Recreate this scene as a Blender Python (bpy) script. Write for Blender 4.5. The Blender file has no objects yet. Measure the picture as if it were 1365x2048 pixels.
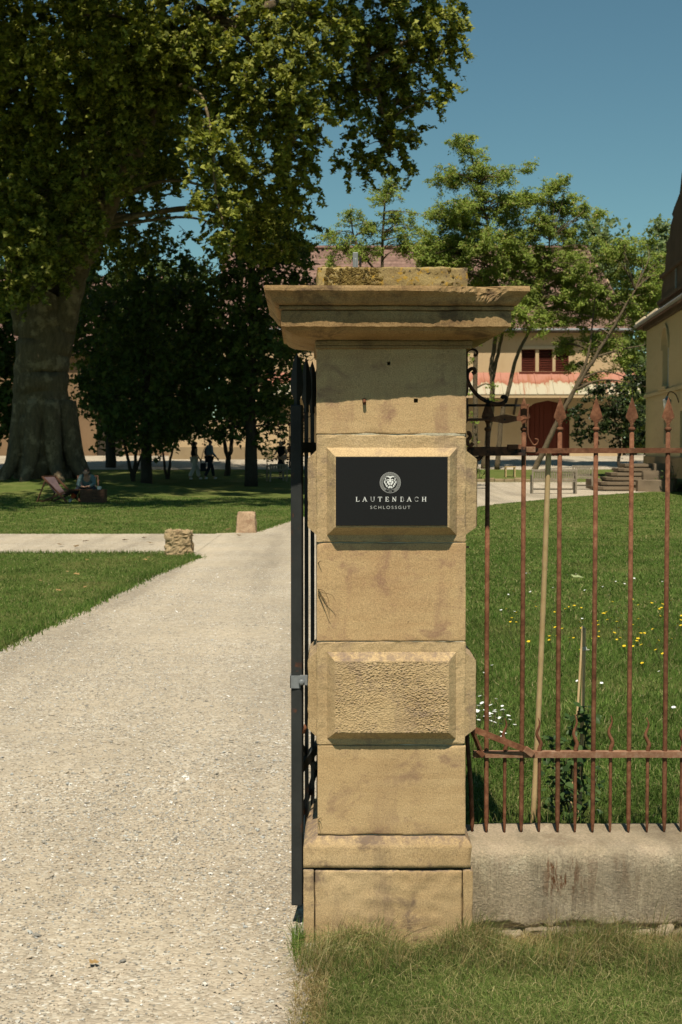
import bpy, math, random
import numpy as np
from mathutils import Vector, Matrix, noise as mnoise

R = math.radians
scene = bpy.context.scene
C = scene.collection

# ---------------------------------------------------------------- camera
cam_d = bpy.data.cameras.new('camera')
cam = bpy.data.objects.new('camera', cam_d)
C.objects.link(cam)
cam.location = (0, 0, 1.6)
cam.rotation_euler = (R(90 - 2.597), 0, 0)
cam_d.sensor_fit = 'VERTICAL'
cam_d.sensor_height = 36
cam_d.sensor_width = 24
cam_d.lens = 50
cam_d.clip_start = 0.05
cam_d.clip_end = 3000
cam_d.dof.use_dof = True
cam_d.dof.focus_distance = 4.6
cam_d.dof.aperture_fstop = 14.0
scene.camera = cam

# ---------------------------------------------------------------- light
SUN_EL, SUN_AZ = 61.6, -3.5          # degrees; azimuth to the right of straight behind the camera
sd = Vector((math.sin(R(SUN_AZ)) * math.cos(R(SUN_EL)), -math.cos(R(SUN_AZ)) * math.cos(R(SUN_EL)), math.sin(R(SUN_EL))))
sun_d = bpy.data.lights.new('sun', 'SUN')
sun = bpy.data.objects.new('sun', sun_d)
C.objects.link(sun)
sun.rotation_euler = (-sd).to_track_quat('-Z', 'Y').to_euler()
sun_d.energy = 4.8
sun_d.angle = R(0.53)
sun_d.color = (1.0, 0.925, 0.79)
w = bpy.data.worlds.new('World')
scene.world = w
w.use_nodes = True
nt = w.node_tree
bg = nt.nodes['Background']
sky = nt.nodes.new('ShaderNodeTexSky')
sky.sky_type = 'NISHITA'
sky.sun_disc = False
sky.sun_elevation = R(SUN_EL)
sky.sun_rotation = math.atan2(sd.x, sd.y)
sky.altitude = 300
sky.air_density = 1.0
sky.dust_density = 0.0
sky.ozone_density = 2.2
hs = nt.nodes.new('ShaderNodeMix')
hs.data_type = 'RGBA'
hs.blend_type = 'MULTIPLY'
hs.inputs['Factor'].default_value = 1.0
hs.inputs['B'].default_value = (0.84, 1.12, 0.94, 1)
nt.links.new(sky.outputs['Color'], hs.inputs['A'])
nt.links.new(hs.outputs['Result'], bg.inputs['Color'])
bg.inputs['Strength'].default_value = 0.059
scene.view_settings.view_transform = 'Standard'
scene.view_settings.look = 'None'
scene.view_settings.exposure = 0.25
scene.view_settings.gamma = 1.0
scene.view_settings.use_curve_mapping = False
scene.cycles.use_denoising = True
scene.cycles.use_adaptive_sampling = True
scene.cycles.adaptive_threshold = 0.02
scene.cycles.max_bounces = 4
scene.cycles.diffuse_bounces = 1
scene.cycles.transmission_bounces = 3
scene.cycles.glossy_bounces = 2
scene.cycles.transparent_max_bounces = 4

# ---------------------------------------------------------------- helpers: objects
ORG = {}

def tag(o, label=None, cat=None, group=None, kind=None):
    if label: o['label'] = label
    if cat: o['category'] = cat
    if group: o['group'] = group
    if kind: o['kind'] = kind
    return o

def root(name, loc, label, cat, group=None):
    o = bpy.data.objects.new(name, None)
    o.empty_display_size = 0.1
    C.objects.link(o)
    o.location = loc
    ORG[o.name] = np.array(loc, float)
    return tag(o, label, cat, group)

def fast_mesh(name, V, faces):
    """V (n,3); faces: list of int arrays (m,k)"""
    me = bpy.data.meshes.new(name)
    V = np.asarray(V, np.float32)
    me.vertices.add(len(V))
    me.vertices.foreach_set('co', V.ravel())
    faces = [np.asarray(f, np.int32) for f in faces if len(f)]
    loops = np.concatenate([f.ravel() for f in faces])
    sizes = np.concatenate([np.full(len(f), f.shape[1], np.int32) for f in faces])
    starts = np.concatenate([[0], np.cumsum(sizes)[:-1]]).astype(np.int32)
    me.loops.add(len(loops))
    me.loops.foreach_set('vertex_index', loops)
    me.polygons.add(len(sizes))
    me.polygons.foreach_set('loop_start', starts)
    me.update(calc_edges=True)
    return me

class MB:
    """collects geometry in world coordinates"""
    def __init__(s):
        s.V = []; s.F = {}; s.n = 0
    def add(s, V, faces):
        V = np.asarray(V, float)
        s.V.append(V)
        for f in faces:
            f = np.asarray(f, int)
            if f.size == 0: continue
            s.F.setdefault(f.shape[1], []).append(f + s.n)
        s.n += len(V)
        return s
    def box(s, c, d, rot=None):
        x, y, z = np.array(d, float) / 2
        V = np.array([(-x,-y,-z),(x,-y,-z),(x,y,-z),(-x,y,-z),(-x,-y,z),(x,-y,z),(x,y,z),(-x,y,z)])
        if rot is not None:
            V = V @ np.array(rot.to_matrix() if hasattr(rot, 'to_matrix') else rot).T
        return s.add(V + np.array(c, float), [[(0,3,2,1),(4,5,6,7),(0,1,5,4),(1,2,6,5),(2,3,7,6),(3,0,4,7)]])
    def span(s, a, b):
        a = np.array(a, float); b = np.array(b, float)
        return s.box((a + b) / 2, b - a)
    def beam(s, a, b, w, h, up=(0, 0, 1)):
        a = Vector(a); b = Vector(b); d = (b - a); L = d.length; d.normalize()
        u = Vector(up); r = d.cross(u)
        if r.length < 1e-4: r = d.cross(Vector((1, 0, 0)))
        r.normalize(); u = r.cross(d)
        M = Matrix((r, d, u)).transposed()
        return s.box((a + b) / 2, (w, L, h), M)
    def tube(s, pts, rad, n=8, squash=None, cap=True):
        P = np.array([tuple(p) for p in pts], float)
        m = len(P)
        rad = np.full(m, rad, float) if np.isscalar(rad) else np.array(rad, float)
        T = np.gradient(P, axis=0)
        T /= np.linalg.norm(T, axis=1)[:, None] + 1e-12
        ref = np.array((0., 0., 1.)) if abs(T[0][2]) < 0.9 else np.array((0., 1., 0.))
        rings = []
        u = np.cross(T[0], ref); u /= np.linalg.norm(u)
        a = np.linspace(0, 2 * math.pi, n, endpoint=False)
        for i in range(m):
            u = u - T[i] * (u @ T[i]); u /= np.linalg.norm(u) + 1e-12
            v = np.cross(T[i], u)
            sq = squash or (1, 1)
            rings.append(P[i] + rad[i] * (np.cos(a)[:, None] * u * sq[0] + np.sin(a)[:, None] * v * sq[1]))
        V = np.concatenate(rings)
        i, j = np.meshgrid(np.arange(m - 1), np.arange(n), indexing='ij')
        q = np.stack([i * n + j, i * n + (j + 1) % n, (i + 1) * n + (j + 1) % n, (i + 1) * n + j], -1).reshape(-1, 4)
        fs = [q]
        if cap:
            fs.append(np.array([np.arange(n)[::-1]])); fs.append(np.array([np.arange(n) + (m - 1) * n]))
        return s.add(V, fs)
    def prism(s, poly, axis, d0, d1):
        """poly: list of 2-D points; axis 'y': (x,z) extruded in y, 'x': (y,z) in x, 'z': (x,y) in z"""
        n = len(poly)
        def p3(p, d):
            return {'y': (p[0], d, p[1]), 'x': (d, p[0], p[1]), 'z': (p[0], p[1], d)}[axis]
        V = [p3(p, d0) for p in poly] + [p3(p, d1) for p in poly]
        k = np.arange(n)
        side = np.stack([k, (k + 1) % n, (k + 1) % n + n, k + n], -1)
        return s.add(V, [side, np.array([k[::-1]]), np.array([k + n])])
    def sphere(s, c, r, n=10, m=6):
        r = np.array((r, r, r) if np.isscalar(r) else r, float)
        V = [(0, 0, -1)]
        for i in range(1, m):
            t = -math.pi / 2 + math.pi * i / m
            for j in range(n):
                a = 2 * math.pi * j / n
                V.append((math.cos(t) * math.cos(a), math.cos(t) * math.sin(a), math.sin(t)))
        V.append((0, 0, 1))
        q = [(1 + i * n + j, 1 + i * n + (j + 1) % n, 1 + (i + 1) * n + (j + 1) % n, 1 + (i + 1) * n + j) for i in range(m - 2) for j in range(n)]
        t = [(0, 1 + (j + 1) % n, 1 + j) for j in range(n)]
        L = len(V) - 1; b = 1 + (m - 2) * n
        t += [(L, b + j, b + (j + 1) % n) for j in range(n)]
        return s.add(np.array(V) * r + np.array(c, float), [q, t])
    def build(s, name, mat, parent=None, smooth=False, loc=None, bevel=0, mod=None):
        V = np.concatenate(s.V)
        org = np.zeros(3)
        if parent is not None: org = ORG[parent.name]
        if loc is not None: org = np.array(loc, float)
        me = fast_mesh(name, V - org, [np.concatenate(f) for f in s.F.values()])
        return link(name, me, mat, parent, smooth, loc, bevel)

def link(name, me, mat, parent=None, smooth=False, loc=None, bevel=0):
    o = bpy.data.objects.new(name, me)
    C.objects.link(o)
    if mat is not None and not me.materials:
        me.materials.append(mat)
    if parent is not None:
        o.parent = parent
        ORG[o.name] = ORG[parent.name]
    elif loc is not None:
        o.location = loc
        ORG[o.name] = np.array(loc, float)
    else:
        ORG[o.name] = np.zeros(3)
    me.polygons.foreach_set('use_smooth', np.full(len(me.polygons), bool(smooth)))
    if bevel:
        b = o.modifiers.new('bevel', 'BEVEL'); b.width = bevel; b.segments = 2; b.limit_method = 'ANGLE'
    return o

def copy_tree(o, loc=None, parent=None):
    c = o.copy(); C.objects.link(c)
    if parent is not None: c.parent = parent
    if loc is not None: c.location = loc
    for ch in [k for k in bpy.data.objects if k.parent == o]:
        copy_tree(ch, None, c)
    return c

# ---------------------------------------------------------------- helpers: materials
def lin(r, g, b):
    f = lambda c: (c / 12.92 if c <= 0.04045 else ((c + 0.055) / 1.055) ** 2.4)
    return (f(r / 255), f(g / 255), f(b / 255), 1)

class NT:
    def __init__(s, name):
        s.m = bpy.data.materials.new(name); s.m.use_nodes = True
        s.t = s.m.node_tree; s.t.nodes.clear()
        s.out = s.t.nodes.new('ShaderNodeOutputMaterial')
        g = s.t.nodes.new('ShaderNodeNewGeometry')
        s.pos = g.outputs['Position']; s.island = g.outputs['Random Per Island']; s.normal = g.outputs['Normal']
    def n(s, typ, **kw):
        nd = s.t.nodes.new(typ)
        for k, v in kw.items(): setattr(nd, k, v)
        return nd
    def L(s, a, b): s.t.links.new(a, b)
    def mapping(s, vec, scale):
        mp = s.n('ShaderNodeMapping'); s.L(vec, mp.inputs['Vector']); mp.inputs['Scale'].default_value = scale
        return mp.outputs['Vector']
    def noise(s, scale, detail=4, rough=0.6, vec=None, dist=0):
        nd = s.n('ShaderNodeTexNoise'); s.L(vec if vec is not None else s.pos, nd.inputs['Vector'])
        nd.inputs['Scale'].default_value = scale; nd.inputs['Detail'].default_value = detail
        nd.inputs['Roughness'].default_value = rough; nd.inputs['Distortion'].default_value = dist
        return nd.outputs['Fac']
    def ramp(s, fac, stops, interp='LINEAR'):
        r = s.n('ShaderNodeValToRGB'); r.color_ramp.interpolation = interp
        e = r.color_ramp.elements
        while len(e) < len(stops): e.new(0.5)
        for i, (p, c) in enumerate(stops):
            e[i].position = p
            e[i].color = c if not np.isscalar(c) else (c, c, c, 1)
        s.L(fac, r.inputs['Fac'])
        return r.outputs['Color']
    def mix(s, fac, a, b, blend='MIX'):
        m = s.n('ShaderNodeMix', data_type='RGBA', blend_type=blend)
        for key, v in (('Factor', fac), ('A', a), ('B', b)):
            if hasattr(v, 'is_linked') or hasattr(v, 'links'): s.L(v, m.inputs[key])
            else: m.inputs[key].default_value = v
        return m.outputs['Result']
    def math(s, op, a, b=0.0):
        m = s.n('ShaderNodeMath', operation=op)
        for i, v in enumerate((a, b)):
            if np.isscalar(v): m.inputs[i].default_value = v
            else: s.L(v, m.inputs[i])
        return m.outputs[0]
    def bump(s, h, strength, dist=0.01, prev=None):
        b = s.n('ShaderNodeBump'); s.L(h, b.inputs['Height'])
        b.inputs['Strength'].default_value = strength; b.inputs['Distance'].default_value = dist
        if prev is not None: s.L(prev, b.inputs['Normal'])
        return b.outputs['Normal']
    def principled(s, col, rough=0.8, spec=0.3, metal=0.0, normal=None):
        p = s.n('ShaderNodeBsdfPrincipled')
        for key, v in (('Base Color', col), ('Roughness', rough)):
            if hasattr(v, 'links'): s.L(v, p.inputs[key])
            else: p.inputs[key].default_value = v
        p.inputs['Specular IOR Level'].default_value = spec
        p.inputs['Metallic'].default_value = metal
        if normal is not None: s.L(normal, p.inputs['Normal'])
        return p.outputs['BSDF']
    def done(s, shader):
        s.L(shader, s.out.inputs['Surface']); return s.m

def simple_mat(name, c1, c2, scale=8, rough=0.7, spec=0.3, bump=0.2, bscale=60, bdist=0.002, metal=0.0):
    t = NT(name)
    f = t.noise(scale, 5)
    col = t.ramp(f, [(0.3, c1), (0.7, c2)])
    nb = t.bump(t.noise(bscale, 4), bump, bdist) if bump else None
    return t.done(t.principled(col, rough, spec, metal, nb))

def stone_mat(name, base, dark, light, stain, stain_amt=0.5, grain=260.0, bump=0.5, lichen=None, top_dirt=0.0):
    t = NT(name)
    big = t.noise(2.6, 5, 0.6)
    col = t.ramp(big, [(0.28, dark), (0.5, base), (0.75, light)])
    lay = t.noise(3.0, 4, 0.6, t.mapping(t.pos, (1.2, 1.2, 12.0)))
    col = t.mix(0.25, col, t.ramp(lay, [(0.35, dark), (0.65, light)]))
    fine = t.noise(grain, 3, 0.7)
    col = t.mix(0.5, col, t.ramp(fine, [(0.35, 0.25), (0.5, 0.5), (0.68, 0.78)]), 'OVERLAY')
    st = t.noise(7.5, 6, 0.72, dist=0.5)
    stm = t.ramp(st, [(0.53, 0.0), (0.66, stain_amt)])
    col = t.mix(stm, col, stain)
    if lichen is not None:
        li = t.noise(34, 5, 0.7)
        lm = t.ramp(li, [(0.54, 0.0), (0.6, 0.85)])
        col = t.mix(lm, col, lichen)
        bl = t.noise(55, 4, 0.6)
        col = t.mix(t.ramp(bl, [(0.60, 0.0), (0.66, 0.9)]), col, (0.03, 0.025, 0.02, 1))
    if top_dirt:
        sn = t.n('ShaderNodeSeparateXYZ'); t.L(t.normal, sn.inputs[0])
        td = t.math('MULTIPLY', t.ramp(sn.outputs['Z'], [(0.3, 0.0), (0.55, top_dirt)]), t.ramp(t.noise(38, 5, 0.75), [(0.42, 0.0), (0.56, 1.0)]))
        col = t.mix(td, col, (0.17, 0.125, 0.105, 1))
    rs = t.ramp(t.noise(3.2, 6, 0.7, t.mapping(t.pos, (2.4, 2.4, 0.5))), [(0.55, 0.0), (0.70, stain_amt * 0.7)])
    col = t.mix(rs, col, stain)
    sp = t.noise(95, 2, 0.5)
    col = t.mix(t.ramp(sp, [(0.70, 0.0), (0.76, 0.45)]), col, (0.07, 0.05, 0.03, 1))
    nb = t.bump(fine, bump * 0.6, 0.0012)
    nb = t.bump(t.noise(70, 5, 0.65), bump, 0.003, nb)
    return t.done(t.principled(col, 0.92, 0.15, 0, nb))

def leaf_mat(name, stops, trans=0.35, rough=0.45, tcol=None):
    t = NT(name)
    col = t.ramp(t.island, stops)
    big = t.noise(0.45, 2)
    col = t.mix(0.5, col, t.ramp(big, [(0.3, 0.32), (0.7, 0.68)]), 'OVERLAY')
    p = t.principled(col, rough, 0.12)
    tr = t.n('ShaderNodeBsdfTranslucent')
    tc = t.mix(1.0, col, tcol or (1.25, 1.2, 0.5, 1), 'MULTIPLY')
    t.L(tc, tr.inputs['Color'])
    mx = t.n('ShaderNodeMixShader'); mx.inputs['Fac'].default_value = trans
    t.L(p, mx.inputs[1]); t.L(tr.outputs[0], mx.inputs[2])
    return t.done(mx.outputs[0])

def rust_mat(name, a, b, c, paint=None, amt=0.5):
    t = NT(name)
    col = t.ramp(t.noise(38, 6, 0.7), [(0.3, a), (0.5, b), (0.7, c)])
    if paint is not None:
        col = t.mix(t.ramp(t.noise(14, 6, 0.7), [(0.62 - amt * 0.2, 0.0), (0.72 - amt * 0.2, 1.0)]), paint, col)
    oi = t.n('ShaderNodeObjectInfo')
    col = t.mix(0.6, col, t.ramp(oi.outputs['Random'], [(0.0, 0.36), (1.0, 0.60)]), 'OVERLAY')
    col = t.mix(0.6, col, t.ramp(t.noise(5, 6, 0.75), [(0.32, 0.28), (0.68, 0.70)]), 'OVERLAY')
    nb = t.bump(t.noise(300, 4, 0.7), 0.7, 0.0012)
    return t.done(t.principled(col, 0.82, 0.2, 0.0, nb))

M = {}
M['stone'] = stone_mat('sandstone', (0.49, 0.335, 0.168, 1), (0.38, 0.245, 0.12, 1), (0.58, 0.42, 0.228, 1), (0.24, 0.145, 0.095, 1), 0.65)
M['stone_pink'] = stone_mat('sandstone_warm', (0.50, 0.335, 0.165, 1), (0.42, 0.255, 0.125, 1), (0.57, 0.41, 0.215, 1), (0.26, 0.14, 0.095, 1), 0.7)
M['stone_block'] = stone_mat('sandstone_yellow', (0.49, 0.345, 0.178, 1), (0.355, 0.24, 0.12, 1), (0.58, 0.43, 0.24, 1), (0.20, 0.135, 0.105, 1), 0.62, bump=0.9)
M['stone_block_low'] = stone_mat('sandstone_yellow_worn', (0.49, 0.345, 0.178, 1), (0.355, 0.24, 0.12, 1), (0.58, 0.43, 0.24, 1), (0.19, 0.13, 0.105, 1), 0.6, bump=0.9, top_dirt=0.6)
M['stone_base'] = stone_mat('sandstone_base', (0.46, 0.315, 0.158, 1), (0.33, 0.215, 0.105, 1), (0.54, 0.39, 0.215, 1), (0.17, 0.115, 0.08, 1), 0.85, top_dirt=0.7)
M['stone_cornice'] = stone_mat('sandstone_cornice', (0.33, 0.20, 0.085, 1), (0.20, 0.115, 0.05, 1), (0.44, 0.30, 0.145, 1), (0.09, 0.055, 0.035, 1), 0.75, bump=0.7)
M['stone_lichen'] = stone_mat('sandstone_lichen', (0.36, 0.27, 0.11, 1), (0.22, 0.15, 0.07, 1), (0.45, 0.34, 0.15, 1), (0.15, 0.10, 0.07, 1), 0.7, bump=1.0, lichen=(0.42, 0.25, 0.035, 1))
M['rust'] = rust_mat('rusty_iron', (0.085, 0.034, 0.017, 1), (0.17, 0.068, 0.033, 1), (0.26, 0.125, 0.066, 1))
M['rust_pale'] = rust_mat('rusty_iron_pale', (0.19, 0.085, 0.046, 1), (0.29, 0.15, 0.085, 1), (0.39, 0.25, 0.165, 1))
M['black_iron'] = rust_mat('black_painted_iron', (0.05, 0.022, 0.014, 1), (0.09, 0.038, 0.02, 1), (0.16, 0.06, 0.03, 1), (0.030, 0.032, 0.030, 1), 0.12)
M['old_iron'] = rust_mat('worn_black_iron', (0.06, 0.03, 0.018, 1), (0.12, 0.05, 0.028, 1), (0.2, 0.08, 0.04, 1), (0.014, 0.013, 0.012, 1), 0.75)
M['zinc'] = simple_mat('galvanised_steel', (0.16, 0.17, 0.17, 1), (0.24, 0.25, 0.25, 1), 40, 0.45, 0.5, 0.15)

# ---------------------------------------------------------------- terrain
def sstep(t):
    t = np.clip(t, 0, 1); return t * t * (3 - 2 * t)

def ground_z(x, y):
    x = np.asarray(x, float); y = np.asarray(y, float)
    z = 1.1 * sstep((y - 53) / 34)
    lawn = 0.13 * (1 - sstep((y - 6) / 34)) * sstep((y - 4.72) / 0.12)
    z = z + lawn * sstep((x - 0.02 - 0.004 * y) / 0.36)
    r = np.hypot((x + 10.4) / 1.15, y - 50)
    z = z + 0.55 * np.exp(-(r / 4.2) ** 2)
    return z

def gz(x, y): return float(ground_z(x, y))

def sheet(name, X, Y, mat, dz=0.0, kind='structure'):
    """X, Y 2-D arrays of grid points"""
    n, m = X.shape
    V = np.stack([X, Y, ground_z(X, Y) + dz], -1).reshape(-1, 3)
    i, j = np.meshgrid(np.arange(n - 1), np.arange(m - 1), indexing='ij')
    q = np.stack([i * m + j, i * m + j + 1, (i + 1) * m + j + 1, (i + 1) * m + j], -1).reshape(-1, 4)
    me = fast_mesh(name, V, [q])
    o = link(name, me, mat, smooth=True)
    tag(o, kind=kind)
    return o

# lawn-coloured soil, one sheet to the horizon
t = NT('lawn_ground')
c = t.ramp(t.noise(1.3, 6, 0.7), [(0.3, (0.075, 0.10, 0.022, 1)), (0.5, (0.11, 0.14, 0.034, 1)), (0.68, (0.16, 0.165, 0.052, 1))])
c = t.mix(0.6, c, t.ramp(t.noise(42, 4, 0.75), [(0.3, 0.2), (0.7, 0.8)]), 'OVERLAY')
dry = t.ramp(t.noise(0.5, 5, 0.7), [(0.52, 0.0), (0.66, 0.55)])
c = t.mix(dry, c, (0.22, 0.19, 0.07, 1))
nb = t.bump(t.noise(30, 5, 0.8), 1.0, 0.03)
M['lawn'] = t.done(t.principled(c, 0.95, 0.05, 0, nb))
xs = np.concatenate([[-400, -250, -150, -90, -60], np.arange(-44, -12, 2.0), np.arange(-12, -0.5, 0.5), np.arange(-0.4, 1.2, 0.08), np.arange(1.2, 14, 0.5), np.arange(14, 44, 2.0), [60, 90, 150, 250, 400]])
ys = np.concatenate([[-60, -30, -12, -5, 0, 2, 3, 4, 4.4, 4.6, 4.7, 4.74, 4.78, 4.82, 4.86, 4.95], np.arange(5.2, 12, 0.5), np.arange(12, 100, 1.0), [105, 115, 130, 160, 220, 320, 480, 700]])
X, Y = np.meshgrid(xs, ys, indexing='xy')
ground = sheet('ground', X, Y, M['lawn'])

# unseen dark asphalt street, added to cut light bounced onto the pillar
t = NT('asphalt')
c = t.ramp(t.noise(90, 4, 0.7), [(0.3, (0.028, 0.027, 0.026, 1)), (0.7, (0.058, 0.056, 0.053, 1))])
M['asphalt'] = t.done(t.principled(c, 0.9, 0.2, 0, t.bump(t.noise(120, 4), 0.6, 0.006)))
X, Y = np.meshgrid(np.arange(-60, 61, 2.0), np.arange(-9, 2.61, 1.16), indexing='xy')
sheet('unseen_road', X, Y, M['asphalt'], 0.008)

# gravel
def gravel_mat(name, scale, tint=1.0):
    t = NT(name)
    v = t.n('ShaderNodeTexVoronoi'); t.L(t.pos, v.inputs['Vector']); v.inputs['Scale'].default_value = scale
    sep = t.n('ShaderNodeSeparateColor'); t.L(v.outputs['Color'], sep.inputs[0])
    c = t.ramp(sep.outputs[0], [(0.0, (0.25, 0.215, 0.16, 1)), (0.3, (0.39, 0.325, 0.24, 1)), (0.7, (0.465, 0.395, 0.295, 1)), (0.93, (0.51, 0.46, 0.365, 1)), (1.0, (0.68, 0.64, 0.56, 1))])
    sand = t.ramp(t.noise(1.1, 5, 0.65), [(0.42, 0.15), (0.6, 0.75)])
    c = t.mix(sand, c, (0.45, 0.375, 0.27, 1))
    c = t.mix(0.35, c, t.ramp(t.noise(0.6, 4), [(0.3, 0.36), (0.7, 0.62)]), 'OVERLAY')
    c = t.mix(0.45, c, t.ramp(t.noise(9, 6, 0.85), [(0.35, 0.3), (0.65, 0.68)]), 'OVERLAY')
    tr = t.ramp(t.noise(1.0, 4, 0.6, t.mapping(t.pos, (1.1, 0.07, 1)), 0.4), [(0.36, 0.36), (0.5, 0.5), (0.66, 0.58)])
    c = t.mix(0.8, c, tr, 'OVERLAY')
    h = t.math('SUBTRACT', 1.0, v.outputs['Distance'])
    nb = t.bump(h, 0.7, 0.6 / scale)
    nb = t.bump(t.noise(6, 5, 0.7), 0.35, 0.03, nb)
    return t.done(t.principled(c, 0.95, 0.1, 0, nb))
M['gravel'] = gravel_mat('gravel_surface', 75)
M['gravel_far'] = gravel_mat('gravel_surface_far', 26)

def edge_noise(s, amp, k):
    return np.array([amp * (mnoise.noise(Vector((a * 1.3, k, 0))) + 0.6 * mnoise.noise(Vector((a * 5.1, k + 9, 0)))) for a in s])

def strip(name, ys, xl, xr, mat, dz, ncol=14, amp=0.08, seed=1.0):
    Y = np.arange(ys[0], ys[-1] + 1e-6, 0.12 if ys[-1] < 65 else 0.35)
    l = np.interp(Y, ys, xl) + edge_noise(Y, amp, seed)
    r = np.interp(Y, ys, xr) + edge_noise(Y, amp, seed + 3)
    tt = np.linspace(0, 1, ncol)
    Xg = l[:, None] * (1 - tt) + r[:, None] * tt
    return sheet(name, Xg, np.repeat(Y[:, None], ncol, 1), mat, dz)

DY = [-3, 3.6, 4.5, 4.75, 5.2, 8, 11.2, 13.5, 17.5, 20.6, 21.4, 26.3, 26.8, 31, 36, 40, 46, 52, 57, 60.3]
DL = [-4.2, -3.3, -3.2, -3.2, -3.15, -2.95, -2.70, -2.55, -2.36, -2.06, -2.4, -2.6, -1.63, -1.12, -0.5, 0.3, 1.4, 2.3, 3.1, 3.6]
DR = [-0.20, -0.13, -0.11, -0.02, 0.22, 0.3, 0.35, 0.4, 0.55, 0.8, 0.85, 1.3, 1.35, 1.8, 2.9, 4.3, 7.4, 11.6, 12.0, 12.0]
drive = strip('gravel_drive', DY, DL, DR, M['gravel'], 0.004, 22, 0.05)
Xc = np.arange(-16, -2.2, 0.15)
lo = 21.45 + edge_noise(Xc, 0.07, 21); hi = 26.25 + edge_noise(Xc, 0.09, 25)
tt = np.linspace(0, 1, 12)
sheet('gravel_cross_path', np.repeat(Xc[:, None], 12, 1), lo[:, None] * (1 - tt) + hi[:, None] * tt, M['gravel'], 0.009)
Xc = np.arange(-60, 45, 0.5)
lo = 69.5 + edge_noise(Xc * 0.3, 0.5, 41); hi = np.full_like(Xc, 110.0)
tt = np.linspace(0, 1, 26)
sheet('gravel_courtyard', np.repeat(Xc[:, None], 26, 1), lo[:, None] * (1 - tt) + hi[:, None] * tt, M['gravel_far'], 0.006)

# loose stones of the drive near the gate: countless, one object
rng = np.random.default_rng(4)
def pebbles(n, ymin, ymax, smin, smax, seed):
    g = np.random.default_rng(seed)
    y = np.sqrt(g.uniform(ymin ** 2, ymax ** 2, n * 2))
    x = -0.30 * y - 0.6 + g.random(n * 2) * (0.32 * y + 0.6)
    l = np.interp(y, DY, DL) + 0.02; r = np.interp(y, DY, DR) + 0.03
    ok = (x > l) & (x < r)
    # worn wheel tracks carry fewer stones
    tr = np.array([mnoise.noise(Vector((a * 1.1, b * 0.35, 3.0))) for a, b in zip(x, y)])
    ok &= (tr + g.uniform(-0.35, 0.45, n * 2)) > -0.18
    x = x[ok][:n]; y = y[ok][:n]
    return np.stack([x, y, g.uniform(smin, smax, len(x)) * (1 + 0.9 * (g.random(len(x)) > 0.95))], -1)
ico = np.array([(0,0,1),(0.894,0,0.447),(0.276,0.851,0.447),(-0.724,0.526,0.447),(-0.724,-0.526,0.447),(0.276,-0.851,0.447),(0.724,0.526,-0.447),(-0.276,0.851,-0.447),(-0.894,0,-0.447),(-0.276,-0.851,-0.447),(0.724,-0.526,-0.447),(0,0,-1)])
icf = np.array([(0,1,2),(0,2,3),(0,3,4),(0,4,5),(0,5,1),(1,6,2),(2,7,3),(3,8,4),(4,9,5),(5,10,1),(6,7,2),(7,8,3),(8,9,4),(9,10,5),(10,6,1)])
pb = np.concatenate([pebbles(40000, 3.3, 6.5, 0.0022, 0.0056, 1), pebbles(38000, 6.5, 11.5, 0.0034, 0.0068, 2), pebbles(14000, 11.5, 19.0, 0.005, 0.009, 3)])
N = len(pb)
V = ico[None] * (1 + rng.uniform(-0.28, 0.28, (N, 12, 1)))
V = V * np.stack([rng.uniform(0.8, 1.5, N), rng.uniform(0.7, 1.1, N), rng.uniform(0.45, 0.85, N)], -1)[:, None] * pb[:, 2][:, None, None]
a = rng.uniform(0, 6.28, N); ca, sa = np.cos(a)[:, None], np.sin(a)[:, None]
tl = rng.uniform(-0.4, 0.4, N)[:, None]
vx = V[..., 0] * ca - V[..., 1] * sa; vy = V[..., 0] * sa + V[..., 1] * ca
V = np.stack([vx, vy, V[..., 2] + vx * tl], -1)
zz = ground_z(pb[:, 0], pb[:, 1]) + 0.004 + pb[:, 2] * np.where(pb[:, 1] < 7.0, rng.uniform(0.05, 0.40, N), rng.uniform(-0.15, 0.12, N))
V += np.stack([pb[:, 0], pb[:, 1], zz], -1)[:, None]
near = pb[:, 1] < 7.0          # distant stones need fewer facets
F = [(icf[None, :10] + (np.arange(N)[near] * 12)[:, None, None]).reshape(-1, 3), (np.array([(0,1,2),(0,2,3),(0,3,4),(0,4,5),(0,5,1)])[None] + (np.arange(N)[~near] * 12)[:, None, None]).reshape(-1, 3)]
t = NT('gravel_stone')
c = t.ramp(t.island, [(0.0, (0.21, 0.195, 0.165, 1)), (0.16, (0.31, 0.285, 0.235, 1)), (0.30, (0.42, 0.35, 0.255, 1)), (0.6, (0.48, 0.40, 0.30, 1)), (0.78, (0.43, 0.345, 0.24, 1)), (0.86, (0.37, 0.38, 0.36, 1)), (0.93, (0.55, 0.50, 0.405, 1)), (0.975, (0.64, 0.60, 0.52, 1)), (1.0, (0.85, 0.83, 0.78, 1))])
c = t.mix(0.3, c, t.ramp(t.noise(150, 3), [(0.3, 0.3), (0.7, 0.7)]), 'OVERLAY')
M['pebble'] = t.done(t.principled(c, 0.85, 0.2))
o = link('gravel', fast_mesh('gravel', V.reshape(-1, 3), F), M['pebble'])
tag(o, 'loose tan and grey gravel stones on the drive', 'gravel', kind='stuff')

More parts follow.
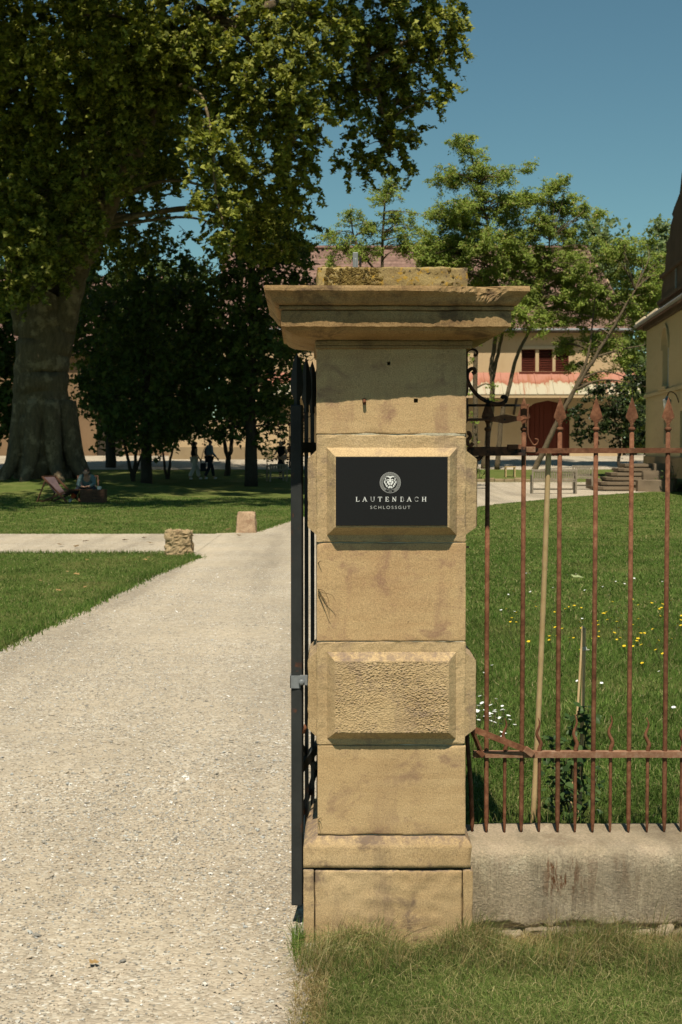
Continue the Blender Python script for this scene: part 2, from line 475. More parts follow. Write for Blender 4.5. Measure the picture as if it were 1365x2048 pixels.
# ---------------------------------------------------------------- stone gate pillar
def rblock(x0, x1, y0, y1, z0, z1, r=0.006, step=0.02, wear=1.0, seed=0, rough=0.0008, holes=(), cham=None):
    """block with rounded, unevenly worn edges; returns MB"""
    mb = MB()
    def line(a, b, extra=()):
        n = max(2, int((b - a) / step))
        l = list(np.linspace(a + r * 2, b - r * 2, n)) + [a, a + r * 0.4, a + r, b - r, b - r * 0.4, b] + [e for e in extra if a < e < b]
        l = sorted(l); out = [l[0]]
        for v in l[1:]:
            if v - out[-1] > 1e-5: out.append(v)
        return np.array(out)
    hx = [h[0] for h in holes] + [h[1] for h in holes]; hz = [h[2] for h in holes] + [h[3] for h in holes]
    lx, ly, lz = line(x0, x1, hx), line(y0, y1), line(z0, z1, hz)
    lo = np.array((x0, y0, z0)); hi = np.array((x1, y1, z1))
    def warp(V):
        out = np.empty_like(V)
        for i, p in enumerate(V):
            q = Vector(p * 14 + seed); k = mnoise.noise(q) + 0.6 * mnoise.noise(q * 3.1)
            rr = r * max(0.25, 1 + wear * 1.6 * k)
            inner = np.minimum(np.maximum(p, lo + rr), hi - rr)
            d = p - inner; L = np.linalg.norm(d)
            if (np.abs(d) > 1e-7).sum() > 1 and L > 1e-9:
                p = inner + d / L * rr
            else:
                nrm = d / L if L > 1e-9 else d
                p = p + nrm * rough * 2 * mnoise.noise(q * 2.3 + Vector((7, 3, 1)))
            out[i] = p
        return out
    def face(A, B, f, flip):
        a, b = np.meshgrid(A, B, indexing='ij')
        V = np.array([f(u, v) for u, v in zip(a.ravel(), b.ravel())])
        V = warp(V)
        n, m = a.shape
        i, j = np.meshgrid(np.arange(n - 1), np.arange(m - 1), indexing='ij')
        q = np.stack([i * m + j, (i + 1) * m + j, (i + 1) * m + j + 1, i * m + j + 1], -1).reshape(-1, 4)
        if flip: q = q[:, ::-1]
        return V, q
    V, q = face(lx, lz, lambda u, v: (u, y0, v), False)
    for (a, b, c, d) in holes:
        cen = V[q].mean(1)
        ins = (cen[:, 0] > a) & (cen[:, 0] < b) & (cen[:, 2] > c) & (cen[:, 2] < d)
        q = q[~ins]
        dp = 0.045
        mb.add([(a, y0, c), (b, y0, c), (b, y0, d), (a, y0, d), (a, y0 + dp, c), (b, y0 + dp, c), (b, y0 + dp, d), (a, y0 + dp, d)],
               [[(0, 4, 5, 1), (1, 5, 6, 2), (2, 6, 7, 3), (3, 7, 4, 0), (4, 7, 6, 5)]])
    mb.add(V, [q])
    V, q = face(lx, lz, lambda u, v: (u, y1, v), True); mb.add(V, [q])
    V, q = face(ly, lz, lambda u, v: (x0, u, v), True); mb.add(V, [q])
    V, q = face(ly, lz, lambda u, v: (x1, u, v), False); mb.add(V, [q])
    V, q = face(lx, ly, lambda u, v: (u, v, z0), True); mb.add(V, [q])
    V, q = face(lx, ly, lambda u, v: (u, v, z1), False); mb.add(V, [q])
    return mb

def raised_panel(mb, o, u, v, n, w, h, bx, bt, bb, depth, peck=0.0, seed=0.0, nu=60, nv=40):
    """frustum standing on a face: o lower-left corner, u/v unit axes, n outward; bx side slope width, bt/bb top/bottom"""
    o, u, v, n = [np.array(a, float) for a in (o, u, v, n)]
    def P(a, b, d): return o + u * a + v * b + n * d
    # inner face grid
    A = np.linspace(bx, w - bx, nu); B = np.linspace(bb, h - bt, nv)
    V = []
    for a in A:
        for b in B:
            p = P(a, b, 0)
            k = 0.0
            if peck:
                q = Vector(p + seed)
                k = 0.8 * mnoise.noise(Vector((q.x * 130, q.y * 130, q.z * 230))) + 1.0 * mnoise.noise(Vector((q.x * 250, q.y * 250, q.z * 400 + 4))) + 0.4 * mnoise.noise(q * 30)
                k = peck * k * (0.45 + 0.9 * max(0, 0.5 + mnoise.noise(q * 9)))
            V.append(P(a, b, depth + k))
    i, j = np.meshgrid(np.arange(nu - 1), np.arange(nv - 1), indexing='ij')
    q = np.stack([i * nv + j, (i + 1) * nv + j, (i + 1) * nv + j + 1, i * nv + j + 1], -1).reshape(-1, 4)
    mb.add(V, [q])
    # sloping borders
    m = 26
    def side(p0, p1, q0, q1):
        tt = np.linspace(0, 1, m); W = []
        for s_ in tt:
            a = p0 * (1 - s_) + p1 * s_; b = q0 * (1 - s_) + q1 * s_
            kk = 0.0018 * mnoise.noise(Vector(b * 60 + seed))
            for f in (0, 0.5, 0.93, 1.0):
                c_ = a * (1 - f) + b * f + n * (kk * f * 1.0) - (n * 0.0015 if f == 1.0 else 0)
                W.append(c_)
        i, j = np.meshgrid(np.arange(m - 1), np.arange(3), indexing='ij')
        mb.add(W, [np.stack([i * 4 + j, (i + 1) * 4 + j, (i + 1) * 4 + j + 1, i * 4 + j + 1], -1).reshape(-1, 4)])
    e = -0.004
    side(P(0, 0, e), P(w, 0, e), P(bx, bb, depth), P(w - bx, bb, depth))
    side(P(w, 0, e), P(w, h, e), P(w - bx, bb, depth), P(w - bx, h - bt, depth))
    side(P(w, h, e), P(0, h, e), P(w - bx, h - bt, depth), P(bx, h - bt, depth))
    side(P(0, h, e), P(0, 0, e), P(bx, h - bt, depth), P(bx, bb, depth))
    return mb

PX0, PX1, PY0, PY1 = -0.0785, 0.399, 4.53, 5.05
pillar = root('stone_gate_pillar', (0.16, 4.79, 0), 'tall yellow sandstone gate pillar with black plaque and moulded cornice', 'pillar')
# base: back block, two side cheeks, front slab, sloping top course
rblock(-0.121, 0.424, 4.545, 5.11, -0.12, 0.246, 0.008, 0.03, 1, 1).build('base_block', M['stone_base'], pillar, True)
rblock(-0.121, -0.0865, 4.513, 4.5445, -0.12, 0.2455, 0.004, 0.02, 1.2, 2).build('base_cheek', M['stone_base'], pillar, True)
rblock(0.392, 0.424, 4.513, 4.5445, -0.12, 0.2455, 0.006, 0.02, 1.6, 3).build('base_cheek', M['stone_base'], pillar, True)
rblock(-0.0835, 0.3895, 4.515, 4.5442, -0.12, 0.241, 0.005, 0.012, 1.2, 4, 0.0022).build('base_slab', M['stone_base'], pillar, True)
mb = MB()
lv = [(0.038, 0.013, 0.2495), (0.0425, 0.0165, 0.2515), (0.0425, 0.0165, 0.262), (0.0425, 0.0165, 0.314), (0.0415, 0.016, 0.320), (0.030, 0.012, 0.329), (0.016, 0.007, 0.339), (0.004, 0.003, 0.3465), (0.002, 0.001, 0.349), (-0.02, -0.02, 0.3495)]
ring = []
def perim(x0, x1, y0, y1, n=40, m=30):
    P = [(x0 + (x1 - x0) * i / n, y0) for i in range(n)] + [(x1, y0 + (y1 - y0) * i / m) for i in range(m)]
    P += [(x1 - (x1 - x0) * i / n, y1) for i in range(n)] + [(x0, y1 - (y1 - y0) * i / m) for i in range(m)]
    return P
for k, (ox, oy, z) in enumerate(lv):
    for (x, y) in perim(PX0 - ox, PX1 + ox * 0.6, PY0 - oy, PY1 + ox):
        q = Vector((x * 18, y * 18, z * 18)); d = mnoise.noise(q) * 0.0025 + mnoise.noise(q * 3) * 0.0018
        ring.append((x + (0.012 * max(0, 1 - math.hypot(x - 0.425, z - 0.28) / 0.05) * -1.2), y + d, z + d * (0.6 if k > 2 else 0.1)))
n = 140
q = [(k * n + j, k * n + (j + 1) % n, (k + 1) * n + (j + 1) % n, (k + 1) * n + j) for k in range(len(lv) - 1) for j in range(n)]
mb.add(ring, [q, [list(range(n))[::-1]], [[(len(lv) - 1) * n + j for j in range(n)]]])
mb.build('base_course', M['stone_base'], pillar, True)
# shaft courses
rblock(PX0 + 0.003, PX1 + 0.002, PY0 + 0.001, PY1, 0.353, 0.6435, 0.004, 0.02, 1.4, 6).build('shaft_block', M['stone'], pillar, True)
rblock(PX0 + 0.001, PX1, PY0, PY1, 0.981, 1.2955, 0.0035, 0.02, 1.2, 8).build('shaft_block', M['stone_pink'], pillar, True)
HO = [(0.147, 0.156, 1.861, 1.872), (0.2315, 0.2445, 1.7425, 1.7555), (0.068, 0.080, 1.740, 1.756)]
rblock(PX0, PX1 - 0.001, PY0 + 0.001, PY1, 1.6435, 1.925, 0.0035, 0.02, 1.2, 9, holes=HO).build('shaft_block', M['stone_pink'], pillar, True)
mb = MB(); mb.tube([(0.074, 4.575, 1.750), (0.074, 4.520, 1.748), (0.075, 4.516, 1.742)], 0.0055, 8); mb.box((0.074, 4.521, 1.741), (0.008, 0.007, 0.010))
mb.build('iron_peg', M['rust'], pillar)
for (z0, z1, pz0, pz1, peck, dep, seed) in ((0.6465, 0.9785, 0.662, 0.949, 0.0024, 0.032, 1.0), (1.2985, 1.6405, 1.318, 1.602, 0.0, 0.040, 5.0)):
    mb = rblock(PX0, PX1, PY0, PY1, z0, z1, 0.0045, 0.02, 1.5, seed + 20, 0.0013)
    h = pz1 - pz0
    raised_panel(mb, (-0.048, PY0, pz0), (1, 0, 0), (0, 0, 1), (0, -1, 0), 0.42, h, 0.0295, 0.030, 0.030, dep, peck if peck else 0.0004, seed, 150 if peck else 30, 104 if peck else 20)
    # side panels
    sh0, sh1 = pz0 - 0.004, pz1 - 0.006
    raised_panel(mb, (PX0, PY1 - 0.075, sh0), (0, -1, 0), (0, 0, 1), (-1, 0, 0), 0.40, sh1 - sh0, 0.020, 0.034, 0.030, 0.0305, 0.0006, seed, 24, 20)
    raised_panel(mb, (PX1, PY0 + 0.045, sh0), (0, 1, 0), (0, 0, 1), (1, 0, 0), 0.40, sh1 - sh0, 0.020, 0.034, 0.030, 0.041, 0.0006, seed + 2, 24, 20)
    mb.build('rusticated_block', M['stone_block_low'] if peck else M['stone_block'], pillar, False)
# pale mortar in the joints, in separate beds
M['mortar'] = simple_mat('lime_mortar', (0.42, 0.36, 0.24, 1), (0.56, 0.50, 0.36, 1), 30, 0.95, 0.1, 0.8, 120, 0.004)
for (z, ins) in ((0.3505, 0.012), (0.645, 0.008), (0.9798, 0.004), (1.297, 0.006), (1.642, 0.0035)):
    mb = MB(); P = []
    for z_ in (z - 0.004, z + 0.004):
        for (x, y) in perim(PX0 + ins, PX1 - ins, PY0 + ins, PY1 - ins):
            k = max(0, mnoise.noise(Vector((x * 12, y * 12, z)))) * 0.004
            P.append((x, y - k, z_))
    n = 140
    mb.add(P, [[(j, (j + 1) % n, n + (j + 1) % n, n + j) for j in range(n)]])
    mb.build('mortar_joint', M['mortar'], pillar)
# cornice: profile (overhang, z) swept round the shaft, front edge broken near its right end
prof = [(0.0, 1.9125), (0.009, 1.9135), (0.0095, 1.921), (0.007, 1.9225), (0.010, 1.924), (0.0105, 1.936), (0.006, 1.9375), (0.006, 1.9395), (0.018, 1.9405), (0.030, 1.943), (0.060, 1.9475), (0.085, 1.954), (0.100, 1.963), (0.106, 1.9715), (0.117, 1.9735), (0.1175, 1.990), (0.1175, 2.006), (0.117, 2.0205), (0.110, 2.0215), (0.110, 2.0235), (0.1235, 2.0245), (0.125, 2.0335), (0.117, 2.0345), (0.117, 2.0370), (0.131, 2.038), (0.137, 2.0415), (0.143, 2.049), (0.149, 2.060), (0.158, 2.070), (0.165, 2.0765), (0.1675, 2.078), (0.1675, 2.086), (0.166, 2.0935), (0.10, 2.098), (0.0, 2.101), (-0.1, 2.101)]
nx, ny = 150, 60
def perim2(o):
    x0, x1, y0, y1 = PX0 - o, PX1 + o, PY0 - o, PY1 + o
    return perim(x0, x1, y0, y1, nx, ny)
ca, sa = math.cos(R(1.6)), math.sin(R(1.6))
V = []
for k, (o, z) in enumerate(prof):
    for (x, y) in perim2(o):
        q = Vector((x * 22, y * 22, z * 22))
        d = 0.0016 * mnoise.noise(q) + 0.0009 * mnoise.noise(q * 4)
        if z > 2.03 and o > 0.11 and y < PY0 - 0.05:      # broken front edge
            c = math.exp(-((x - 0.445) / 0.045) ** 4) * (0.022 + 0.014 * mnoise.noise(Vector((x * 55, 1, 2))) + 0.012 * mnoise.noise(Vector((x * 160, 4, 2))))
            c += math.exp(-((x - 0.35) / 0.06) ** 4) * (0.006 + 0.006 * mnoise.noise(Vector((x * 70, 5, 2))))
            c = max(0, c)
            lim = PY0 - 0.168 + c
            if y < lim:
                y = lim + 0.004 * mnoise.noise(Vector((x * 90, z * 150, 3)))
                z2 = z - (0.0 if z < 2.06 else 0.35 * c * (z - 2.06) / 0.04)
            else: z2 = z
        else: z2 = z
        if 1.96 < z < 1.98 and o > 0.1:
            z2 += 0.0016 * mnoise.noise(Vector((x * 50, y * 50, 8)))
        rx, ry = x - 0.16, y + d - 4.79
        V.append((0.16 + rx * ca - ry * sa, 4.79 + rx * sa + ry * ca, z2 + d))
n = 2 * (nx + ny); m = len(prof)
q = [(k * n + j, k * n + (j + 1) % n, (k + 1) * n + (j + 1) % n, (k + 1) * n + j) for k in range(m - 1) for j in range(n)]
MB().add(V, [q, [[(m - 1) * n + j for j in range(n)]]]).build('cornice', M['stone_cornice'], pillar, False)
rblock(-0.076, 0.402, 4.53, 5.04, 2.099, 2.170, 0.006, 0.014, 2.0, 33, 0.003).build('cap_block', M['stone_lichen'], pillar, True)
# moss cushions on the cap
M['moss'] = simple_mat('dry_moss', (0.09, 0.062, 0.022, 1), (0.27, 0.19, 0.06, 1), 60, 0.95, 0.05, 1.0, 200, 0.006)
mb = MB(); rr = random.Random(3)
for k in range(420):
    x = rr.gauss(0.03, 0.04) if rr.random() < 0.75 else rr.uniform(-0.07, 0.4); z = rr.uniform(2.102, 2.172); y = 4.530 if z < 2.165 else rr.uniform(4.53, 4.62)
    if abs(x - 0.03) > 0.1 and rr.random() < 0.6: z = 2.1025; y = rr.uniform(4.512, 4.53)
    s_ = rr.uniform(0.002, 0.0065)
    mb.sphere((x, y, z), (s_ * rr.uniform(0.8, 1.6), s_ * 0.7, s_ * rr.uniform(0.6, 1.2)), 5, 4)
P = np.concatenate(mb.V); mb.V = [P + np.array([[0.004 * mnoise.noise(Vector(p * 420)), 0.003 * mnoise.noise(Vector(p * 400 + 4)), 0.004 * mnoise.noise(Vector(p * 380 + 9))] for p in P])]
mo = mb.build('moss', M['moss'], pillar, False); mo['kind'] = 'stuff'
mb = MB(); mb.span((0.040, 4.86, 2.10), (0.058, 4.91, 2.262)); mb.box((0.049, 4.855, 2.18), (0.008, 0.004, 0.12))
mb.build('iron_stay', M['zinc'], pillar, bevel=0.002)
mb = MB(); mb.span((0.062, 4.87, 2.10), (0.070, 4.90, 2.25)); mb.build('iron_stay', M['old_iron'], pillar)

# ---------------------------------------------------------------- plaque
def flat_mat(name, col, rough=0.5, spec=0.4):
    t = NT(name); return t.done(t.principled(col, rough, spec))
t = NT('plaque_black')
M['plaque'] = t.done(t.principled(t.ramp(t.noise(500, 2), [(0.3, (0.006, 0.006, 0.006, 1)), (0.7, (0.011, 0.0115, 0.011, 1))]), 0.8, 0.25))
M['print_white'] = flat_mat('white_print', (0.80, 0.79, 0.74, 1), 0.6, 0.2)
M['print_grey'] = flat_mat('grey_print', (0.42, 0.41, 0.38, 1), 0.6, 0.2)
plaque = root('name_plaque', (0.159, 4.4875, 1.354), 'black rectangular plaque with lion emblem and white estate lettering on the gate pillar', 'sign')
mb = MB(); mb.span((-0.0165, 4.4855, 1.3535), (0.3365, 4.4895, 1.5705))
mb.build('plate', M['plaque'], plaque, bevel=0.0006)
KP = 0.001572
def plq(u, v): return (0.158 + (u - 783.5) * KP, 1.4625 - (v - 982.5) * KP)
YF, YB = 4.4849, 4.4856
def poly2(mb, pts):
    P = [plq(*p) for p in pts]
    if sum((P[i][0] * P[(i + 1) % len(P)][1] - P[(i + 1) % len(P)][0] * P[i][1]) for i in range(len(P))) < 0: P = P[::-1]
    mb.prism(P, 'y', YF, YB)
def stroke(mb, pts, w):
    pts = [np.array(p, float) for p in pts]
    for a, b in zip(pts[:-1], pts[1:]):
        d = b - a; L = np.hypot(*d)
        if L < 1e-6: continue
        d /= L; nn = np.array((-d[1], d[0])) * w / 2
        e = d * w * 0.25
        poly2(mb, [a - e + nn, b + e + nn, b + e - nn, a - e - nn])
def arc(cx, cy, rx, ry, a0, a1, n=9):
    return [(cx + rx * math.cos(R(a0 + (a1 - a0) * i / n)), cy - ry * math.sin(R(a0 + (a1 - a0) * i / n))) for i in range(n + 1)]
def serif_letter(ch, cx, cap, h):
    """strokes of a serif capital centred at cx, top at cap, height h (units: plaque grid)"""
    mb = MB(); T = 1.55; S = 0.75; b = cap + h; c2 = cap + h / 2
    def ser(x, y, w=2.6): stroke(mb, [(x - w / 2, y), (x + w / 2, y)], S)
    def stem(x, w=T): stroke(mb, [(x, cap + 0.2), (x, b - 0.2)], w)
    if ch == 'L': stem(cx - 1.9); ser(cx - 1.9, cap); stroke(mb, [(cx - 3.3, b), (cx + 3.2, b)], S); stroke(mb, [(cx + 3.3, b), (cx + 3.6, b - 2)], S)
    if ch == 'A': stroke(mb, [(cx - 3.4, b), (cx - 0.1, cap)], S * 1.1); stroke(mb, [(cx + 3.4, b), (cx - 0.1, cap)], T); stroke(mb, [(cx - 2.1, b - 3), (cx + 2.1, b - 3)], S); ser(cx - 3.5, b); ser(cx + 3.5, b, 3)
    if ch == 'U': stroke(mb, [(cx - 3, cap), (cx - 3, b - 2.6)] + arc(cx, b - 2.8, 3, 2.7, 180, 360) + [(cx + 3, cap)], S * 1.2); stroke(mb, [(cx - 3, cap), (cx - 3, b - 2.8)], T); ser(cx - 3, cap); ser(cx + 3, cap)
    if ch == 'T': stem(cx); stroke(mb, [(cx - 3.6, cap), (cx + 3.6, cap)], S); stroke(mb, [(cx - 3.7, cap), (cx - 3.9, cap + 2)], S); stroke(mb, [(cx + 3.7, cap), (cx + 3.9, cap + 2)], S); ser(cx, b)
    if ch == 'E': stem(cx - 1.8); stroke(mb, [(cx - 3.2, cap), (cx + 2.9, cap)], S); stroke(mb, [(cx - 3.2, b), (cx + 3.2, b)], S); stroke(mb, [(cx - 1.8, c2), (cx + 2, c2)], S); stroke(mb, [(cx + 2.9, cap), (cx + 3.1, cap + 1.8)], S); stroke(mb, [(cx + 3.2, b), (cx + 3.5, b - 2)], S); stroke(mb, [(cx + 2, c2 - 1), (cx + 2, c2 + 1)], S)
    if ch == 'N': stroke(mb, [(cx - 3, cap), (cx - 3, b)], S * 1.1); stroke(mb, [(cx + 3, cap), (cx + 3, b)], S * 1.1); stroke(mb, [(cx - 3.2, cap), (cx + 3, b)], T); ser(cx - 3, b); ser(cx + 3, cap); ser(cx - 3.5, cap, 1.5)
    if ch == 'B': stem(cx - 2); stroke(mb, [(cx - 3.2, cap)] + arc(cx + 0.4, cap + 2.2, 2.2, 2.2, 90, -90) + [(cx - 2, c2)], S * 1.2); stroke(mb, [(cx - 2, c2)] + arc(cx + 0.7, b - 2.3, 2.6, 2.3, 90, -90) + [(cx - 3.2, b)], S * 1.3)
    if ch == 'C': stroke(mb, arc(cx + 0.4, c2, 3.7, h / 2, 42, 318, 16), S * 1.3); stroke(mb, arc(cx + 0.3, c2, 3.6, h / 2 - 0.4, 130, 230, 8), T); stroke(mb, [(cx + 3.3, cap + 0.6), (cx + 3.4, cap + 2.6)], S)
    if ch == 'H': stem(cx - 2.9); stem(cx + 2.9); stroke(mb, [(cx - 2.9, c2), (cx + 2.9, c2)], S); [ser(cx + a, y) for a in (-2.9, 2.9) for y in (cap, b)]
    return mb
for ch, zx in zip('LAUTENBACH', (130, 245, 373, 492, 605, 722, 848, 962, 1080, 1203)):
    serif_letter(ch, 700 + zx / 8.03, 994.3, 8.9).build('letter', M['print_white'], plaque)
fc = bpy.data.curves.new('lettering', 'FONT')
fc.body = 'SCHLOSSGUT'; fc.size = 6.3 * KP / 0.70; fc.align_x = 'CENTER'; fc.space_character = 1.42; fc.extrude = 0.0003
fo = bpy.data.objects.new('lettering_curve', fc); C.objects.link(fo)
bpy.context.view_layer.update()
fm = bpy.data.meshes.new_from_object(fo.evaluated_get(bpy.context.evaluated_depsgraph_get()))
bpy.data.objects.remove(fo)
co = np.empty(len(fm.vertices) * 3, np.float32); fm.vertices.foreach_get('co', co); co = co.reshape(-1, 3)
wx = co[:, 0].max() - co[:, 0].min(); co[:, 0] = (co[:, 0] - (co[:, 0].max() + co[:, 0].min()) / 2) * (80.3 * KP / wx)
px, pz = plq(782, 1018.2)
co2 = np.stack([px + co[:, 0], 4.4852 - co[:, 2], pz + co[:, 1]], -1) - ORG[plaque.name]
fm.vertices.foreach_set('co', co2.astype(np.float32).ravel()); fm.materials.clear()
link('lettering', fm, M['print_grey'], plaque)
# lion emblem in a ring
EX, EY = 781.8, 965.4
emb = MB()
def ringp(r0, r1, n=48):
    for i in range(n):
        a0, a1 = 2 * math.pi * i / n, 2 * math.pi * (i + 1) / n
        poly2(emb, [(EX + r * math.cos(a), EY + r * math.sin(a)) for r, a in ((r0, a0), (r1, a0), (r1, a1), (r0, a1))])
ringp(20.2, 21.0); ringp(14.6, 15.2)
for i in range(44):
    a = 2 * math.pi * i / 44
    if abs((math.degrees(a) - 90 + 180) % 360 - 180) < 28: continue
    for (r0, r1, da) in ((16.0, 19.4, 0.065), (19.4, 16.0, 0.065)):
        p = np.array((EX + r0 * math.cos(a), EY + r0 * math.sin(a))); q_ = np.array((EX + r1 * math.cos(a + 0.10), EY + r1 * math.sin(a + 0.10)))
        stroke(emb, [p, q_], 0.75)
for dx, hh in ((-6.2, 0.8), (-2.7, 1.9), (-0.9, 1.9), (0.9, 1.9), (2.7, 1.9), (6.2, 0.8)):
    yy = EY + math.sqrt(17.7 ** 2 - dx ** 2)
    stroke(emb, [(EX + dx, yy - hh / 2), (EX + dx, yy + hh / 2)], 0.6)
emb.build('emblem_ring', M['print_grey'], plaque)
lion = MB()
half = [[(0, -11.4), (3.4, -12.4), (7.2, -11.6), (9.2, -9.6), (5.4, -10.2), (2.6, -9.0), (1.2, -7.0), (0, -6.6)],
        [(9.6, -9.0), (11.4, -6.0), (10.6, -4.6), (8.6, -7.4)], [(8.0, -6.6), (9.8, -3.4), (9.4, 0), (7.6, -3.6)],
        [(11.6, -4.6), (12.8, -0.4), (11.8, 3.6), (10.0, 1.0), (10.8, -1.6)], [(8.6, 0.6), (10.6, 3.6), (9.6, 7.4), (7.6, 4.0)],
        [(7.2, 4.4), (8.6, 8.2), (6.2, 10.8), (5.4, 7.0)], [(0.3, 7.4), (2.2, 7.0), (3.2, 9.8), (1.6, 12.8), (0.3, 11.0)], [(4.0, 8.4), (4.8, 11.2), (3.2, 13.2), (2.8, 10.8)],
        [(0, -6.2), (2.0, -6.0), (2.4, -3.0), (1.7, 0.6), (0, 0.6)], [(2.6, -5.8), (5.6, -6.2), (6.6, -3.6), (3.0, -3.6)],
        [(2.9, -2.2), (6.2, -2.6), (6.6, 1.6), (4.0, 4.0), (2.4, 1.0)], [(0.3, 2.6), (2.4, 2.0), (4.4, 4.6), (2.6, 6.2), (0.3, 4.6)]]
for pl in half:
    for s_ in (-1, 1): poly2(lion, [(EX + s_ * x * 0.98, EY - 1 + y) for x, y in pl])
lion.build('lion_head', M['print_white'], plaque)

# ---------------------------------------------------------------- low concrete wall under the fence
t = NT('tooled_concrete')
mp = t.mapping(t.pos, (1.0, 1.0, 0.12))
c = t.ramp(t.noise(3, 6, 0.7), [(0.3, (0.38, 0.29, 0.18, 1)), (0.5, (0.54, 0.44, 0.295, 1)), (0.7, (0.64, 0.53, 0.375, 1))])
grime = t.ramp(t.noise(2.2, 5, 0.65, t.mapping(t.pos, (1.6, 1, 0.7))), [(0.48, 0.0), (0.64, 0.6)])
c = t.mix(grime, c, (0.20, 0.15, 0.10, 1))
c = t.mix(0.5, c, t.ramp(t.noise(130, 4, 0.8), [(0.3, 0.2), (0.7, 0.8)]), 'OVERLAY')
streak = t.ramp(t.noise(9, 5, 0.75, t.mapping(t.pos, (2.2, 1, 0.45))), [(0.46, 0.0), (0.53, 0.95)])
sx = t.n('ShaderNodeSeparateXYZ'); t.L(t.pos, sx.inputs[0])
band = t.math('MULTIPLY', t.ramp(sx.outputs['X'], [(0.655, 0.0), (0.69, 1.0), (0.735, 1.0), (0.80, 0.35), (0.97, 0.25), (1.0, 0.0)]), t.ramp(sx.outputs['Z'], [(0.10, 0.0), (0.16, 1.0), (0.245, 1.0), (0.265, 0.25)]))
c = t.mix(t.math('MULTIPLY', streak, band), c, (0.17, 0.065, 0.025, 1))
sxn = t.n('ShaderNodeSeparateXYZ'); t.L(t.normal, sxn.inputs[0])
front = t.ramp(sxn.outputs['Z'], [(0.25, 1.0), (0.6, 0.0)])
comb = t.math('ADD', t.math('MULTIPLY', t.math('MULTIPLY', t.noise(1, 3, 0.6, t.mapping(t.pos, (80, 8, 5)), 0.3), front), t.ramp(t.noise(5, 3), [(0.35, 0.35), (0.6, 1.0)])), t.math('MULTIPLY', t.math('SUBTRACT', 1.0, front), 0.3))
nb = t.bump(t.noise(85, 5, 0.8), 1.0, 0.012)
nb = t.bump(comb, 0.8, 0.012, nb)
c = t.mix(0.3, c, t.ramp(comb, [(0.35, 0.25), (0.6, 0.7)]), 'OVERLAY')
M['concrete'] = t.done(t.principled(c, 0.95, 0.1, 0, nb))
wall = root('low_garden_wall', (1.0, 4.76, 0), 'low weathered concrete wall with rust streaks carrying the iron fence', 'wall')
mb = MB()
xs_ = np.arange(0.392, 3.0, 0.010)
pf = [(4.615, -0.1), (4.613, 0.0), (4.612, 0.012), (4.611, 0.024), (4.610, 0.034), (4.609, 0.044), (4.609, 0.054), (4.608, 0.066), (4.606, 0.10), (4.603, 0.15), (4.600, 0.20), (4.599, 0.235), (4.602, 0.262), (4.612, 0.278), (4.630, 0.287), (4.66, 0.292), (4.72, 0.2945), (4.80, 0.2945), (4.88, 0.293), (4.915, 0.288), (4.93, 0.270), (4.93, -0.1)]
V = []
for x in xs_:
    for (y, z) in pf:
        q = Vector((x * 9, y * 9, z * 9)); d = 0.005 * mnoise.noise(q) + 0.0035 * mnoise.noise(q * 3.7) + 0.002 * mnoise.noise(q * 9)
        chip = 0.012 * max(0, mnoise.noise(Vector((x * 28, z * 40, 1)))) if (x < 0.50 and 0.17 < z < 0.25) else 0
        edge = 0.030 + 0.024 * mnoise.noise(Vector((x * 7, 0, 3))) + 0.012 * mnoise.noise(Vector((x * 25, 0, 7)))
        if y < 4.7 and z < edge: d += 0.012
        V.append((x, y + d + chip, z + d * 0.5))
m = len(pf); n = len(xs_)
i, j = np.meshgrid(np.arange(n - 1), np.arange(m - 1), indexing='ij')
q = np.stack([i * m + j, (i + 1) * m + j, (i + 1) * m + j + 1, i * m + j + 1], -1).reshape(-1, 4)
mb.add(V, [q, [list(range(m))[::-1]], [[(n - 1) * m + k for k in range(m)]]])
mb.build('wall_body', M['concrete'], wall, True)
# broken footing stones along its foot
rr = random.Random(8)
x = 0.43
while x < 1.7:
    wd = rr.uniform(0.05, 0.13)
    rblock(x, x + wd - 0.006, 4.575 + rr.uniform(0, 0.012), 4.62, -0.05, 0.024 + rr.uniform(-0.020, 0.012), 0.010, 0.02, 2.2, x * 10, 0.006).build('footing_stone', M['concrete'], wall, True)
    x += wd

# ---------------------------------------------------------------- rusty iron fence
FY = 4.775
fence = root('iron_fence', (0.5, FY, 0.294), 'rusty iron railing with spearheads on the low wall beside the pillar', 'fence')
def spear_mb(x, z, s=1.0):
    mb = MB()
    prof = [(-0.0060, 0), (-0.0055, 0.010), (-0.0075, 0.019), (-0.0125, 0.027), (-0.0210, 0.036), (-0.0212, 0.040), (-0.0140, 0.063), (-0.0070, 0.085), (0.0, 0.106)]
    L = [(p[0] * s, p[1]) for p in prof]
    th = [0.005, 0.005, 0.004, 0.0035, 0.0035, 0.0035, 0.003, 0.002, 0.0005]
    V = []
    for (hx, hz), d in zip(L, th):
        V += [(x + hx, FY, z + hz), (x, FY - d, z + hz), (x - hx, FY, z + hz), (x, FY + d, z + hz)]
    k = len(L)
    f = [(a * 4 + b, a * 4 + (b + 1) % 4, (a + 1) * 4 + (b + 1) % 4, (a + 1) * 4 + b) for a in range(k - 1) for b in range(4)]
    return mb.add(V, [f])
BX = [0.492, 0.613, 0.734, 0.855, 0.975, 1.0965] + [1.0965 + 0.121 * k for k in range(1, 9)]
